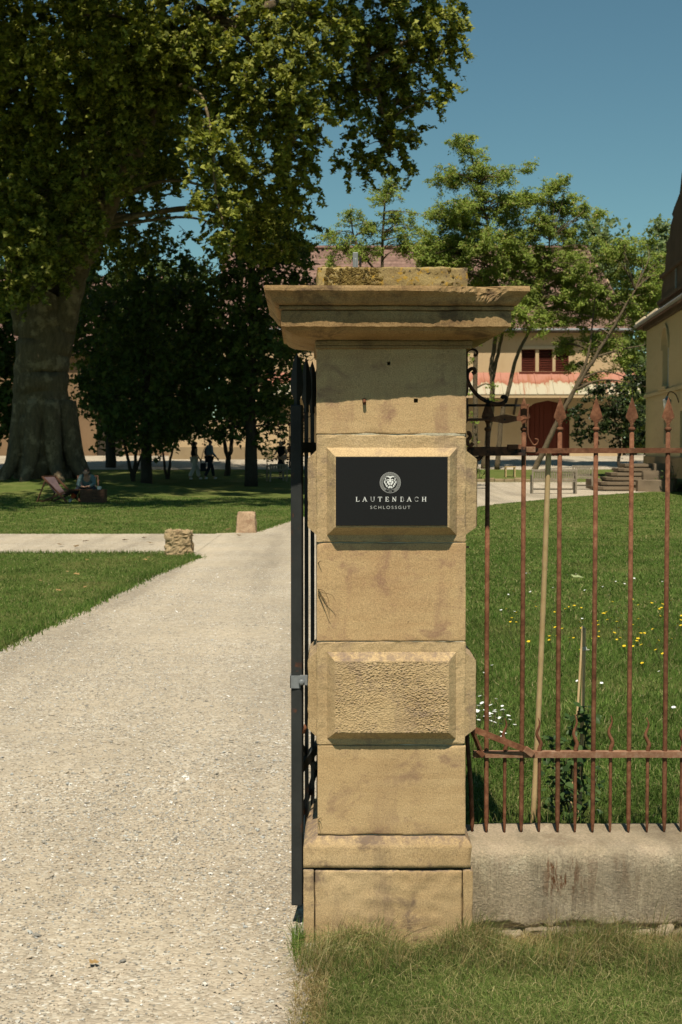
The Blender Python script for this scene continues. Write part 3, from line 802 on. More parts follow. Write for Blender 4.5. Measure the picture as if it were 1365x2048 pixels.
for k, x in enumerate(BX):
    jx = rr.uniform(-0.002, 0.002)
    mb = MB(); mb.tube([(x + jx, FY, 0.290), (x + jx, FY, 0.305), (x + jx * 0.7, FY, 0.34), (x + jx * 0.5, FY, 0.5), (x, FY, 1.0), (x, FY, 1.664)], [0.0012, 0.005, 0.0078, 0.0080, 0.0080, 0.0078], 10)
    bar = mb.build('bar', M['rust'], fence, True)
    s1 = spear_mb(x, 1.664).build('spearhead', M['rust'], bar)
    mb = MB(); mb.tube([(x, FY, 1.655), (x, FY, 1.658), (x, FY, 1.6615), (x, FY, 1.665), (x, FY, 1.668)], [0.008, 0.0112, 0.0118, 0.0112, 0.008], 12)
    mb.build('collar', M['rust'], bar, True)
for k in range(len(BX) - 1):
    x = (BX[k] + BX[k + 1]) / 2 + rr.uniform(-0.003, 0.003)
    lean = rr.uniform(-0.006, 0.006); ph = rr.uniform(-0.5, 0.5); hh = rr.uniform(-0.012, 0.008)
    pts = [(x, FY, 0.288), (x, FY, 0.305), (x, FY, 0.34), (x, FY, 0.55)]; rad = [0.001, 0.0042, 0.0058, 0.0060]
    for i in range(1, 19):
        f = i / 18; z = 0.575 + f * (0.118 + hh)
        pts.append((x + lean * f + 0.0072 * math.sin(f * 9.5 + ph) * (1 - 0.35 * f) * min(1, f * 5), FY, z)); rad.append(0.0062 * (1 - f ** 1.6) + 0.0012)
    mb = MB(); mb.tube(pts, rad, 8); mb.build('short_pike', M['rust'], fence, True)
def rough_bar(name, mat, a, b, w, h, amp=0.0008):
    mb = MB(); n = 40; V = []; a = np.array(a); b = np.array(b)
    for i in range(n + 1):
        p = a + (b - a) * i / n
        for (sy, sz) in ((-1, -1), (1, -1), (1, 1), (-1, 1)):
            d = amp * mnoise.noise(Vector(p * 31 + np.array((sy, sz, 0))))
            V.append((p[0], p[1] + sy * w / 2 + d, p[2] + sz * h / 2 + d))
    f = [(i * 4 + k, i * 4 + (k + 1) % 4, (i + 1) * 4 + (k + 1) % 4, (i + 1) * 4 + k) for i in range(n) for k in range(4)]
    mb.add(V, [f, [(3, 2, 1, 0)], [(n * 4, n * 4 + 1, n * 4 + 2, n * 4 + 3)]])
    return mb.build(name, mat, fence)
rough_bar('bottom_rail', M['rust_pale'], (0.448, FY, 0.563), (2.1, FY, 0.563), 0.030, 0.020)
rough_bar('top_rail', M['rust'], (0.618, FY, 1.589), (2.1, FY, 1.592), 0.022, 0.017)
# ironwork that ties the fence to the pillar
def scroll(c, r0, turns, a0, sgn, z_axis=True, n=22, shrink=0.3):
    return [(c[0] + (r0 * (1 - (1 - shrink) * i / n)) * math.cos(a0 + sgn * turns * 2 * math.pi * i / n), c[1], c[2] + (r0 * (1 - (1 - shrink) * i / n)) * math.sin(a0 + sgn * turns * 2 * math.pi * i / n)) for i in range(n + 1)]
def bez(p, n=20):
    """Catmull-Rom through the points"""
    P = [np.array(a, float) for a in p]; P = [2 * P[0] - P[1]] + P + [2 * P[-1] - P[-2]]; out = []
    for i in range(1, len(P) - 2):
        for k in range(n):
            t = k / n
            out.append(0.5 * ((2 * P[i]) + (-P[i-1] + P[i+1]) * t + (2*P[i-1] - 5*P[i] + 4*P[i+1] - P[i+2]) * t * t + (-P[i-1] + 3*P[i] - 3*P[i+1] + P[i+2]) * t ** 3))
    out.append(P[-2]); return out
YI = FY - 0.02
mb = MB(); mb.tube(bez([(0.419, 4.755, 1.775), (0.419, 4.755, 1.875), (0.419, 4.755, 1.914), (0.43, 4.755, 1.926), (0.447, 4.755, 1.924), (0.454, 4.755, 1.914), (0.449, 4.755, 1.906), (0.442, 4.755, 1.909)], 8), 0.0048, 8, (0.8, 1.3)); mb.build('scroll', M['old_iron'], fence, True)
mb = MB(); mb.tube(bez([(0.437, 4.755, 1.846), (0.446, 4.755, 1.851), (0.444, 4.755, 1.861), (0.432, 4.755, 1.861), (0.422, 4.755, 1.848), (0.422, 4.755, 1.825), (0.439, 4.755, 1.792), (0.466, 4.755, 1.765), (0.496, 4.755, 1.75), (0.526, 4.755, 1.745), (0.546, 4.755, 1.752), (0.551, 4.755, 1.765), (0.541, 4.755, 1.77), (0.536, 4.755, 1.763)], 8), 0.0042, 8, (0.8, 1.5)); mb.build('scroll', M['old_iron'], fence, True)
mb = MB(); mb.span((0.4085, 4.745, 1.60), (0.4165, 4.80, 1.90)); mb.sphere((0.418, 4.76, 1.80), (0.008, 0.02, 0.03)); mb.sphere((0.418, 4.76, 1.72), (0.009, 0.02, 0.04)); mb.build('wall_strap', M['old_iron'], fence)
mb = MB(); mb.beam((0.425, 4.775, 1.741), (0.602, 4.775, 1.741), 0.010, 0.008); mb.build('tie_bar', M['old_iron'], fence)
# twisted strap with an eye
a = np.array((0.423, 4.755, 1.692)); b = np.array((0.623, 4.755, 1.697)); n = 60; V = []
for i in range(n + 1):
    f = i / n; p = a + (b - a) * f
    w = 0.0075
    tw = R(70) * (1 - sstep((f - 0.30) / 0.12)) + R(75) * sstep((f - 0.86) / 0.10)
    bulge = math.exp(-((f - 0.62) / 0.13) ** 2); w += 0.0075 * bulge
    th = 0.0022
    cw, sw = math.cos(tw), math.sin(tw)
    for (u_, v_) in ((-w, -th), (w, -th), (w, th), (-w, th)):
        V.append((p[0], p[1] + u_ * sw + v_ * cw, p[2] + u_ * cw - v_ * sw))
f4 = [(i * 4 + k, i * 4 + (k + 1) % 4, (i + 1) * 4 + (k + 1) % 4, (i + 1) * 4 + k) for i in range(n) for k in range(4)]
MB().add(V, [f4, [(3, 2, 1, 0)], [(n * 4, n * 4 + 1, n * 4 + 2, n * 4 + 3)]]).build('twisted_strap', M['rust'], fence)
e = (0.546, 4.7515, 1.693); mb = MB(); mb.tube([(e[0], e[1], e[2]), (e[0], e[1] + 0.0012, e[2])], 0.0032, 10); mb.build('eye_hole', M['black_iron'], fence)
mb = MB(); mb.beam((0.425, 4.775, 1.587), (0.616, 4.775, 1.588), 0.05, 0.030); mb.build('tie_beam', M['old_iron'], fence)
mb = MB(); mb.tube(bez([(0.426, 4.76, 1.568), (0.439, 4.76, 1.562), (0.461, 4.76, 1.563), (0.471, 4.76, 1.578)], 5), [0.008] * 15 + [0.007], 7); mb.build('bracket', M['old_iron'], fence, True)
mb = MB(); mb.beam((0.556, 4.757, 1.602), (0.601, 4.757, 1.602), 0.026, 0.016); mb.build('clip', M['rust'], fence, bevel=0.001)
mb = MB(); mb.beam((0.618, 4.765, 1.593), (0.649, 4.765, 1.593), 0.034, 0.019); mb.build('rail_shoe', M['rust_pale'], fence, bevel=0.0015)
mb = MB(); mb.beam((0.6, 4.76, 1.742), (0.63, 4.76, 1.742), 0.010, 0.006); mb.build('hook', M['rust'], fence)
mb = MB(); mb.tube(bez([(0.623, 4.755, 1.743), (0.623, 4.755, 1.708), (0.623, 4.755, 1.667), (0.625, 4.755, 1.638), (0.634, 4.755, 1.62), (0.644, 4.755, 1.608), (0.655, 4.755, 1.613), (0.657, 4.755, 1.625), (0.647, 4.755, 1.628)], 7), 0.0042, 8, (0.8, 1.5)); mb.build('hook', M['rust'], fence, True)
mb = MB(); mb.tube(bez([(0.419, 4.74, 1.648), (0.427, 4.74, 1.648), (0.43, 4.74, 1.635), (0.422, 4.74, 1.625), (0.422, 4.74, 1.612), (0.432, 4.74, 1.607), (0.44, 4.74, 1.615)], 6), 0.0042, 8, (0.8, 1.5)); mb.build('hook', M['rust'], fence, True)
# lower stays
mb = MB(); mb.beam((0.437, 4.72, 0.661), (0.627, 4.757, 0.58), 0.005, 0.020); mb.build('stay', M['rust'], fence)
mb = MB(); mb.beam((0.437, 4.715, 0.658), (0.473, 4.755, 0.572), 0.012, 0.010); mb.build('stay', M['rust'], fence)
mb = MB(); mb.beam((0.619, 4.75, 0.587), (0.648, 4.75, 0.565), 0.016, 0.022); mb.build('rail_shoe', M['rust_pale'], fence, bevel=0.002)
mb = MB(); mb.beam((0.461, 4.75, 0.582), (0.481, 4.75, 0.561), 0.014, 0.018); mb.build('rail_shoe', M['rust'], fence, bevel=0.002)
mb = MB(); mb.span((0.4045, 4.755, 0.292), (0.4155, 4.80, 1.60)); mb.build('end_post', M['old_iron'], fence)
mb = MB(); mb.tube([(0.446, FY + 0.01, 0.290), (0.446, FY + 0.01, 0.32), (0.441, FY + 0.005, 0.45), (0.425, FY, 0.64)], [0.002, 0.0075, 0.0075, 0.0075], 8); mb.build('raking_stay', M['rust'], fence, True)
mb = MB(); mb.span((0.41, 4.69, 1.268), (0.423, 4.70, 1.274)); mb.build('wall_tie', M['rust_pale'], fence)

# ---------------------------------------------------------------- open iron gate, seen nearly edge-on
gate = root('iron_gate', (-0.145, 4.69, 0.07), 'black iron gate leaf swung open beside the stone pillar', 'gate')
GD = Vector((0.14, 1.0, 0)).normalized()
def gp(s_, z, off=0.0): 
    return (-0.145 + GD.x * s_ + GD.y * off, 4.69 + GD.y * s_ - GD.x * off, z)
mb = MB(); mb.beam(gp(0, 0.075), gp(0, 1.74), 0.037, 0.037, (GD.x, GD.y, 0)); mb.build('hinge_post', M['black_iron'], gate, bevel=0.004)
def gspear(s_, z, w=0.020, h=0.17, mat='black_iron', par=None):
    mb = MB(); V = []
    pr = [(0.5, 0.0), (0.45, 0.12), (0.9, 0.26), (1.0, 0.40), (0.86, 0.62), (0.5, 0.86), (0.05, 1.0)]
    for (a, b) in pr:
        for (dx, dy) in ((-1, 0), (0, -1), (1, 0), (0, 1)):
            V.append(np.array(gp(s_, z + b * h)) + np.array((dx * a * w, dy * a * w, 0)))
    k = len(pr)
    mb.add(V, [[(a * 4 + b, a * 4 + (b + 1) % 4, (a + 1) * 4 + (b + 1) % 4, (a + 1) * 4 + b) for a in range(k - 1) for b in range(4)]])
    return mb.build('spearhead', M[mat], par or gate)
gspear(0, 1.735, 0.021, 0.175)
for k in range(1, 13):
    s_ = 0.13 * k + 0.06
    mb = MB(); mb.beam(gp(s_, 0.10), gp(s_, 1.72), 0.012, 0.012, (GD.x, GD.y, 0)); b_ = mb.build('bar', M['black_iron'], gate)
    gspear(s_, 1.72, 0.018, 0.19 - 0.004 * k, 'black_iron' if k != 4 else 'zinc', b_)
for z in (0.13, 0.52, 1.60):
    mb = MB(); mb.beam(gp(0.02, z), gp(1.66, z), 0.016, 0.035); mb.build('rail', M['black_iron'], gate)
mb = MB(); mb.beam(gp(1.67, 0.08), gp(1.67, 1.78), 0.036, 0.036, (GD.x, GD.y, 0)); mb.build('meeting_post', M['black_iron'], gate)
mb = MB(); mb.beam(gp(0.03, 0.30, -0.012), gp(0.75, 0.50, -0.012), 0.012, 0.022); mb.build('brace', M['old_iron'], gate)
mb = MB(); mb.beam(gp(0.03, 0.62, -0.008), gp(0.75, 0.30, -0.008), 0.012, 0.022); mb.build('brace', M['black_iron'], gate)
# hinge clamp round the post
cz = 0.826
mb = MB(); mb.span((-0.168, 4.668, cz - 0.021), (-0.134, 4.6715, cz + 0.021)); mb.span((-0.1685, 4.668, cz - 0.021), (-0.1655, 4.715, cz + 0.021)); mb.span((-0.136, 4.664, cz - 0.010), (-0.107, 4.672, cz + 0.023)); mb.span((-0.110, 4.664, cz - 0.028), (-0.1095, 4.70, cz + 0.023))
cl = mb.build('hinge_clamp', M['zinc'], gate, bevel=0.0015)
mb = MB(); mb.tube([(-0.130, 4.668, cz), (-0.130, 4.659, cz), (-0.130, 4.657, cz)], [0.0095, 0.0095, 0.006], 10); mb.build('bolt', M['zinc'], cl, True)
mb = MB(); mb.tube([(-0.125, 4.675, 0.655), (-0.118, 4.668, 0.675), (-0.121, 4.666, 0.685)], [0.005, 0.006, 0.002], 7); mb.build('latch', M['rust'], gate, True)

# ---------------------------------------------------------------- canes and climbing plant behind the fence
t = NT('bamboo')
c = t.ramp(t.noise(16, 4), [(0.3, (0.50, 0.33, 0.15, 1)), (0.7, (0.66, 0.48, 0.25, 1))])
c = t.mix(t.ramp(t.noise(5, 4), [(0.55, 0), (0.7, 0.6)]), c, (0.22, 0.13, 0.06, 1))
M['bamboo'] = t.done(t.principled(c, 0.6, 0.35))
def cane_mb(a, b, r0, r1, node=0.17, bow=0.004):
    a = np.array(a); b = np.array(b); L = np.linalg.norm(b - a); n = max(12, int(L / 0.02)); pts = []; rad = []
    for i in range(n + 1):
        f = i / n; p = a + (b - a) * f; p = p + np.array((bow * math.sin(math.pi * f), 0, 0))
        d = abs(((f * L) / node + 0.3) % 1 - 0.5)
        pts.append(p); rad.append((r0 + (r1 - r0) * f) * (1.10 if d > 0.44 else 1.0))
    return MB().tube(pts, rad, 9)
cane = root('bamboo_cane', ((0.68, 4.99, 0.28)[0], 4.99, 0.27), 'long thick bamboo cane leaning against the fence top rail', 'cane', 'garden canes')
cane_mb(((0.68, 4.99, 0.28)[0] + 0.0005, 4.995, 0.25), (0.7, 4.799, 1.593), 0.0098, 0.0092).build('cane_stem', M['bamboo'], cane, True)
bun = root('cane_bundle', (0.848, 5.05, 0.264), 'three thin garden canes tied together with white string above climbing plant', 'cane', 'garden canes')
bt = np.array((0.873, 5.09, 0.959)); bk = np.array((0.872, 5.09, 0.876))
for k, (u_, y_) in enumerate(((1141, 5.03), (1160, 5.06), (1167, 5.13))):
    base = {0: (0.815, 5.03, 0.233), 1: (0.852, 5.06, 0.225), 2: (0.871, 5.13, 0.206)}[k]
    d = bk - np.array(base); off = np.array((0.004 * (k - 1), 0.004 * (k % 2), 0))
    cane_mb(base, bt + off + np.array((0, 0, -0.004 * k)), 0.0050, 0.0042, 0.14, 0.002).build('cane_stem', M['bamboo'], bun, True)
mb = MB(); mb.tube([bk + np.array((0.0095 * math.cos(a), 0.0095 * math.sin(a), 0.0007 * a - 0.006)) for a in np.linspace(0, 18.8, 60)] + [bk + np.array((0.012, -0.008, -0.003)), bk + np.array((0.02, -0.010, -0.001))], 0.0016, 5)
M['string'] = simple_mat('white_string', (0.6, 0.58, 0.5, 1), (0.75, 0.73, 0.66, 1), 80, 0.8, 0.2, 0)
mb.build('tie', M['string'], bun)
cn3 = root('garden_cane', (1.204, 5.02, 0.272), 'thin pale garden cane at the picture edge behind the fence', 'cane', 'garden canes')
cane_mb((1.204, 5.02, 0.236), (1.225, 5.02, 0.739), 0.0052, 0.0046, 0.13).build('cane_stem', M['bamboo'], cn3, True)

M['rose_leaf'] = leaf_mat('climber_leaf', [(0, (0.03, 0.055, 0.018, 1)), (0.5, (0.055, 0.10, 0.03, 1)), (1, (0.10, 0.15, 0.05, 1))], 0.25, 0.4)
M['rose_stem'] = simple_mat('climber_stem', (0.05, 0.05, 0.02, 1), (0.10, 0.09, 0.04, 1), 30, 0.7, 0.2, 0)
def leaf_fan(c, nrm, tang, L, W, fold=0.15):
    """pointed oval leaf, six-sided, folded along the middle"""
    n = Vector(nrm).normalized(); t_ = Vector(tang); t_ = (t_ - n * t_.dot(n)).normalized(); b_ = n.cross(t_)
    P = [Vector(c), Vector(c) + t_ * L * 0.35 + b_ * W + n * fold * W, Vector(c) + t_ * L * 0.7 + b_ * W * 0.7 + n * fold * W * 0.5, Vector(c) + t_ * L - n * 0.1 * L, Vector(c) + t_ * L * 0.7 - b_ * W * 0.7 + n * fold * W * 0.5, Vector(c) + t_ * L * 0.35 - b_ * W + n * fold * W, Vector(c) + t_ * L * 0.5]
    return [tuple(p) for p in P], [(0, 6, 1), (1, 6, 2), (2, 6, 3), (3, 6, 4), (4, 6, 5), (5, 6, 0)]
rose = root('climbing_plant', (0.832, 5.06, 0.261), 'dark green leafy climbing plant behind the fence bars at the cane bundle', 'plant')
rr = random.Random(12)
stems = [[(0.832, 5.06, 0.234), (0.824, 5.05, 0.409), (0.837, 5.05, 0.518), (0.826, 5.03, 0.612), (0.851, 5.03, 0.666)], [(0.841, 5.06, 0.234), (0.781, 5.03, 0.414), (0.752, 5.02, 0.524), (0.775, 5.02, 0.56)],
         [(0.841, 5.06, 0.234), (0.868, 5.07, 0.441), (0.878, 5.06, 0.57), (0.89, 5.05, 0.626), (0.883, 5.05, 0.665)], [(0.823, 5.06, 0.234), (0.763, 5, 0.349), (0.736, 4.99, 0.405)], [(0.841, 5.06, 0.234), (0.892, 5, 0.367), (0.922, 5.02, 0.488)],
         [(0.834, 5.06, 0.234), (0.794, 5.02, 0.344), (0.794, 5, 0.457), (0.806, 4.99, 0.53)]]
smb = MB(); lmb = MB()
for st in stems:
    pts = bez(st, 10)
    smb.tube(pts, list(np.linspace(0.004, 0.0014, len(pts))), 5)
    for p in pts[3:]:
        for q in range(rr.choice((0, 1, 1, 2))):
            d = Vector((rr.gauss(0, 1), rr.gauss(-0.3, 0.9), rr.gauss(-0.1, 0.5)))
            L_ = rr.uniform(0.022, 0.042)
            V_, F_ = leaf_fan(np.array(p) + np.array((rr.gauss(0, 0.016), rr.gauss(0, 0.012), rr.gauss(0, 0.014))), (rr.gauss(0, 0.5), rr.gauss(-0.5, 0.4), 1), d, L_, L_ * 0.33)
            lmb.add(V_, [F_])
for k in range(42):
    p = np.array((0.808, 5.03, 0.369)) + np.array((rr.gauss(0, 0.055), rr.gauss(0, 0.03), rr.gauss(-0.02, 0.085)))
    L_ = rr.uniform(0.025, 0.05); V_, F_ = leaf_fan(p, (rr.gauss(0, 0.5), rr.gauss(-0.6, 0.4), 1), (rr.gauss(0, 1), rr.gauss(0, 1), rr.gauss(-0.3, 0.5)), L_, L_ * 0.35); lmb.add(V_, [F_])
smb.build('stem', M['rose_stem'], rose, True)
lmb.build('leaves', M['rose_leaf'], rose, True)
# dry weed in the pillar's left edge
t_ = root('dry_weed', (-0.077, 4.53, 1.14), 'small dry brown twig growing from the left edge of the pillar', 'weed')
M['twig'] = simple_mat('dry_twig', (0.10, 0.06, 0.025, 1), (0.22, 0.15, 0.07, 1), 50, 0.9, 0.1, 0)
mb = MB()
for pts in ([(-0.073, 4.53, 1.148), (-0.055, 4.512, 1.144), (-0.042, 4.505, 1.122), (-0.037, 4.508, 1.096)], [(-0.073, 4.53, 1.135), (-0.055, 4.51, 1.121), (-0.041, 4.505, 1.093), (-0.034, 4.512, 1.07)], [(-0.073, 4.53, 1.129), (-0.06, 4.515, 1.121), (-0.052, 4.51, 1.11)], [(-0.073, 4.53, 1.142), (-0.052, 4.51, 1.137), (-0.029, 4.5, 1.132), (-0.017, 4.502, 1.111)], [(-0.073, 4.53, 1.231), (-0.066, 4.515, 1.239), (-0.063, 4.512, 1.236)], [(-0.073, 4.53, 0.402), (-0.065, 4.52, 0.411), (-0.062, 4.515, 0.402)], [(-0.073, 4.53, 0.397), (-0.068, 4.52, 0.388), (-0.067, 4.515, 0.383)]):
    p_ = bez(pts, 6); mb.tube(p_, list(np.linspace(0.0014, 0.0005, len(p_))), 5)
mb.build('twig', M['twig'], t_)

# ---------------------------------------------------------------- trees
LEAF = {'lobed': [(0, 0, 0), (0.10, 0.48, 0.05), (0.42, 0.24, 0), (0.60, 0.44, 0.06), (1.0, 0, -0.06), (0.60, -0.44, 0.06), (0.42, -0.24, 0), (0.10, -0.48, 0.05)],
        'spiky': [(0, 0, 0), (0.08, 0.5, 0.05), (0.42, 0.2, 0), (0.98, 0.16, -0.04), (0.72, -0.2, 0), (0.46, -0.5, 0.05)],
        'oval': [(0, 0, 0), (0.45, 0.30, 0.06), (1, 0, 0), (0.45, -0.30, 0.06)],
        'spray': [(0, 0, 0), (0.5, 0.20, 0.03), (1, 0, -0.08), (0.5, -0.20, 0.03)]}
def foliage_mesh(name, Pn, size, shape, g, up=0.7, droop=0.4):
    N = len(Pn)
    nr = g.normal(0, 0.75, (N, 3)) + np.array((0, -0.6, up)); nr /= np.linalg.norm(nr, axis=1)[:, None]
    tg = g.normal(0, 1, (N, 3)) + np.array((0, 0, -droop)); tg -= nr * (tg * nr).sum(1)[:, None]; tg /= np.linalg.norm(tg, axis=1)[:, None] + 1e-9
    bt = np.cross(nr, tg)
    L = np.array(LEAF[shape]); L = L - np.array((0.5, 0, 0)); k = len(L)
    V = Pn[:, None] + size[:, None, None] * (L[None, :, 0:1] * tg[:, None] + L[None, :, 1:2] * bt[:, None] + L[None, :, 2:3] * nr[:, None])
    F = np.arange(k)[None] + (np.arange(N) * k)[:, None]
    return fast_mesh(name, V.reshape(-1, 3), [F])

def blob_points(blobs, per, g, sub=0.34, subs=26, flat=1.0, hang=0.0, twigs=None):
    """leaf positions: each blob (x,y,z,r[,density]) holds many twig clumps, each twig some leaves"""
    out = []
    for b in blobs:
        x, y, z, r = b[:4]; dens = b[4] if len(b) > 4 else 1.0
        m = max(4, int(subs * dens * (r / 1.0) ** 2.0))
        d = g.normal(0, 1, (m, 3)); d /= np.linalg.norm(d, axis=1)[:, None]
        rad = r * g.random(m) ** 0.45
        c = d * rad[:, None] * np.array((1, 1, flat))
        n = g.poisson(per, m) + 3
        idx = np.repeat(np.arange(m), n)
        # each twig runs outwards and bends down; leaves sit along it
        td = d * np.array((1, 1, 0.5)) + g.normal(0, 0.5, (m, 3)) + np.array((0, 0, -0.25 - hang * 2.0)); td /= np.linalg.norm(td, axis=1)[:, None]
        tl = sub * g.uniform(1.6, 4.2, m)
        u = g.random(len(idx))
        off = td[idx] * (u * tl[idx])[:, None] + np.array((0, 0, -1.0)) * (hang * 0.6 * u ** 2 * tl[idx])[:, None]
        off += g.normal(0, 1, (len(idx), 3)) * (sub * 0.38) * np.array((1, 1, 0.6))
        out.append(np.array((x, y, z)) + c[idx] - td[idx] * (tl[idx] * 0.45)[:, None] + off)
        if twigs is not None:
            for i in range(m):
                p0 = np.array((x, y, z)) + c[i] - td[i] * tl[i] * 0.45
                twigs.append([p0, p0 + td[i] * tl[i] * 0.5 - np.array((0, 0, hang * 0.15 * tl[i])), p0 + td[i] * tl[i] - np.array((0, 0, hang * 0.6 * tl[i]))])
    return np.concatenate(out)

def limb(pts, r0, r1, n=10, wob=0.0, seed=0):
    P = np.array(bez(pts, 8)); m = len(P)
    if wob:
        for i in range(1, m - 1):
            P[i] += wob * np.array((mnoise.noise(Vector((i * 0.4, seed, 0))), mnoise.noise(Vector((i * 0.4, seed, 5))), 0))
    return P, np.linspace(r0, r1, m)

def tree(name, loc, label, blobs, mats, per, size, shape='oval', limbs=(), seed=1, sub=0.3, flat=1.0, hang=0.0, up=0.7, droop=0.4, group=None, branch_r=0.05, cat='tree', nb=999, subs=26, show_twigs=True):
    g = np.random.default_rng(seed)
    rt = root(name, loc, label, cat, group)
    att = []
    for k, (pts, r0, r1) in enumerate(limbs):
        P, rad = limb(pts, r0, r1, wob=0.25 * r0 + 0.03, seed=seed + k)
        MB().tube(P, rad, 14 if r0 > 0.4 else 9).build('trunk' if k == 0 else 'limb', mats[1], rt, True)
        att += [(tuple(p), r) for p, r in zip(P[len(P) // 3:], rad[len(P) // 3:])]
    for k, b in enumerate(blobs[:nb]):
        if not att: break
        c = np.array(b[:3]); best = min(att, key=lambda a: np.linalg.norm((np.array(a[0]) - c) * np.array((1, 1, 1.0))) + (0.8 * max(0, a[0][2] - c[2])))
        a = np.array(best[0]); mid = (a + c) / 2 + np.array((g.normal(0, 0.12), g.normal(0, 0.12), 0.12)) * np.linalg.norm(c - a)
        P, _ = limb([a, mid, c], 1, 1)
        r0 = min(best[1] * 0.7, branch_r * (0.6 + 0.6 * g.random()))
        MB().tube(P, np.linspace(r0, r0 * 0.22, len(P)), 6).build('branch', mats[1], rt, True)
    tw = []
    Pn = blob_points(blobs, per, g, sub, subs, flat=flat, hang=hang, twigs=tw)
    if len(tw) < 6000 and show_twigs:
        mb = MB()
        for q in tw: mb.tube([q[0], q[2]], [0.012, 0.004], 3, cap=False)
        mb.build('twigs', mats[1], rt)['kind'] = 'stuff'
    sz = size * (0.45 + 1.0 * g.beta(2.2, 2.2, len(Pn)))
    me = foliage_mesh(name + '_crown', Pn - np.array(loc), sz, shape, g, up, droop)
    link('crown', me, mats[0], rt)
    return rt

def bark_mat(name, a, b, patch, sc=2.0):
    t = NT(name)
    c = t.ramp(t.noise(sc * 4, 6, 0.75, t.mapping(t.pos, (1, 1, 0.35))), [(0.3, a), (0.7, b)])
    c = t.mix(t.ramp(t.noise(sc, 5, 0.7), [(0.52, 0.0), (0.62, 0.7)]), c, patch)
    nb = t.bump(t.noise(sc * 5, 6, 0.75, t.mapping(t.pos, (1, 1, 0.4))), 0.9, 0.06)
    return t.done(t.principled(c, 0.9, 0.15, 0, nb))
M['plane_bark'] = bark_mat('plane_bark', (0.075, 0.055, 0.032, 1), (0.17, 0.125, 0.07, 1), (0.30, 0.225, 0.13, 1))
M['dark_bark'] = bark_mat('dark_bark', (0.035, 0.028, 0.02, 1), (0.075, 0.058, 0.04, 1), (0.06, 0.05, 0.035, 1), 5)
M['robinia_bark'] = bark_mat('robinia_bark', (0.09, 0.065, 0.04, 1), (0.20, 0.15, 0.09, 1), (0.15, 0.12, 0.07, 1), 5)
M['plane_leaf'] = leaf_mat('plane_leaf', [(0, (0.07, 0.085, 0.012, 1)), (0.5, (0.18, 0.20, 0.030, 1)), (0.85, (0.28, 0.29, 0.052, 1)), (1, (0.42, 0.41, 0.11, 1))], 0.32, 0.55)
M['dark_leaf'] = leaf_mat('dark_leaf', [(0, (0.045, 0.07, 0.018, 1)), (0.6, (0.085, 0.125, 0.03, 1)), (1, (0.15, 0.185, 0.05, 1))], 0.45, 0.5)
M['robinia_leaf'] = leaf_mat('robinia_leaf', [(0, (0.15, 0.21, 0.036, 1)), (0.5, (0.23, 0.30, 0.055, 1)), (0.9, (0.29, 0.345, 0.08, 1)), (1, (0.40, 0.30, 0.14, 1))], 0.32, 0.6)
M['magnolia_leaf'] = leaf_mat('glossy_leaf', [(0, (0.014, 0.024, 0.008, 1)), (0.7, (0.032, 0.048, 0.015, 1)), (1, (0.07, 0.09, 0.03, 1))], 0.1, 0.3)
M['poplar_leaf'] = leaf_mat('poplar_leaf', [(0, (0.13, 0.18, 0.07, 1)), (0.6, (0.20, 0.26, 0.11, 1)), (1, (0.28, 0.33, 0.16, 1))], 0.4, 0.6)
M['far_leaf'] = leaf_mat('far_leaf', [(0, (0.05, 0.08, 0.02, 1)), (1, (0.13, 0.17, 0.045, 1))], 0.35, 0.6)

# the old plane tree
PT = (-10.4, 50.0, 0.4)
plane_limbs = [
    ([(-10.5, 50, 0.3), (-10.5, 50, 1.6), (-10.5, 50, 3.6), (-10.4, 50, 5.4), (-10.35, 50, 7.0)], 1.02, 0.92),
    ([(-9.7, 49.8, 5.6), (-9.23, 49.6, 7.49), (-8.47, 49, 8.69), (-7.67, 48.4, 10.11), (-6.75, 47.6, 11.61), (-5.69, 46.5, 13.45), (-4.4, 45, 15.23)], 0.46, 0.20),
    ([(-10.2, 50.2, 5.8), (-9.92, 50.3, 7.74), (-9.5, 50.4, 9.76), (-9.17, 50.4, 11.68), (-8.82, 50, 13.32), (-8.3, 49.6, 14.92), (-7.85, 49, 16.44)], 0.40, 0.24),
    ([(-11.0, 50, 5.6), (-11.17, 49.6, 7.4), (-11.46, 49, 9.2), (-11.84, 48.4, 11.28), (-12.38, 48, 13.51)], 0.45, 0.26),
    ([(-10.5, 50.8, 6.0), (-10.93, 52, 9.12), (-11.14, 54, 12.21), (-11.32, 56, 16.07), (-10, 57, 18)], 0.5, 0.25),
    ([(-5.69, 46.5, 13.45), (-3.71, 46, 14.9), (-1.96, 46.2, 15.75), (-0.53, 46.8, 15.45), (0.61, 47.2, 14.6), (1.28, 47.6, 13.08), (1.71, 47.8, 11.65)], 0.26, 0.05),
    ([(-4.4, 45, 15.23), (-3.09, 44, 14.32), (-2.15, 43.5, 13.29), (-1.71, 43.8, 12.01), (-1.43, 44.5, 11.11)], 0.18, 0.05),
    ([(-6.75, 47.6, 11.61), (-5.35, 45, 12.76), (-4.22, 43, 12.12), (-3.76, 42, 10.58), (-3.69, 42, 9.13), (-3.38, 42, 7.97)], 0.07, 0.02)]
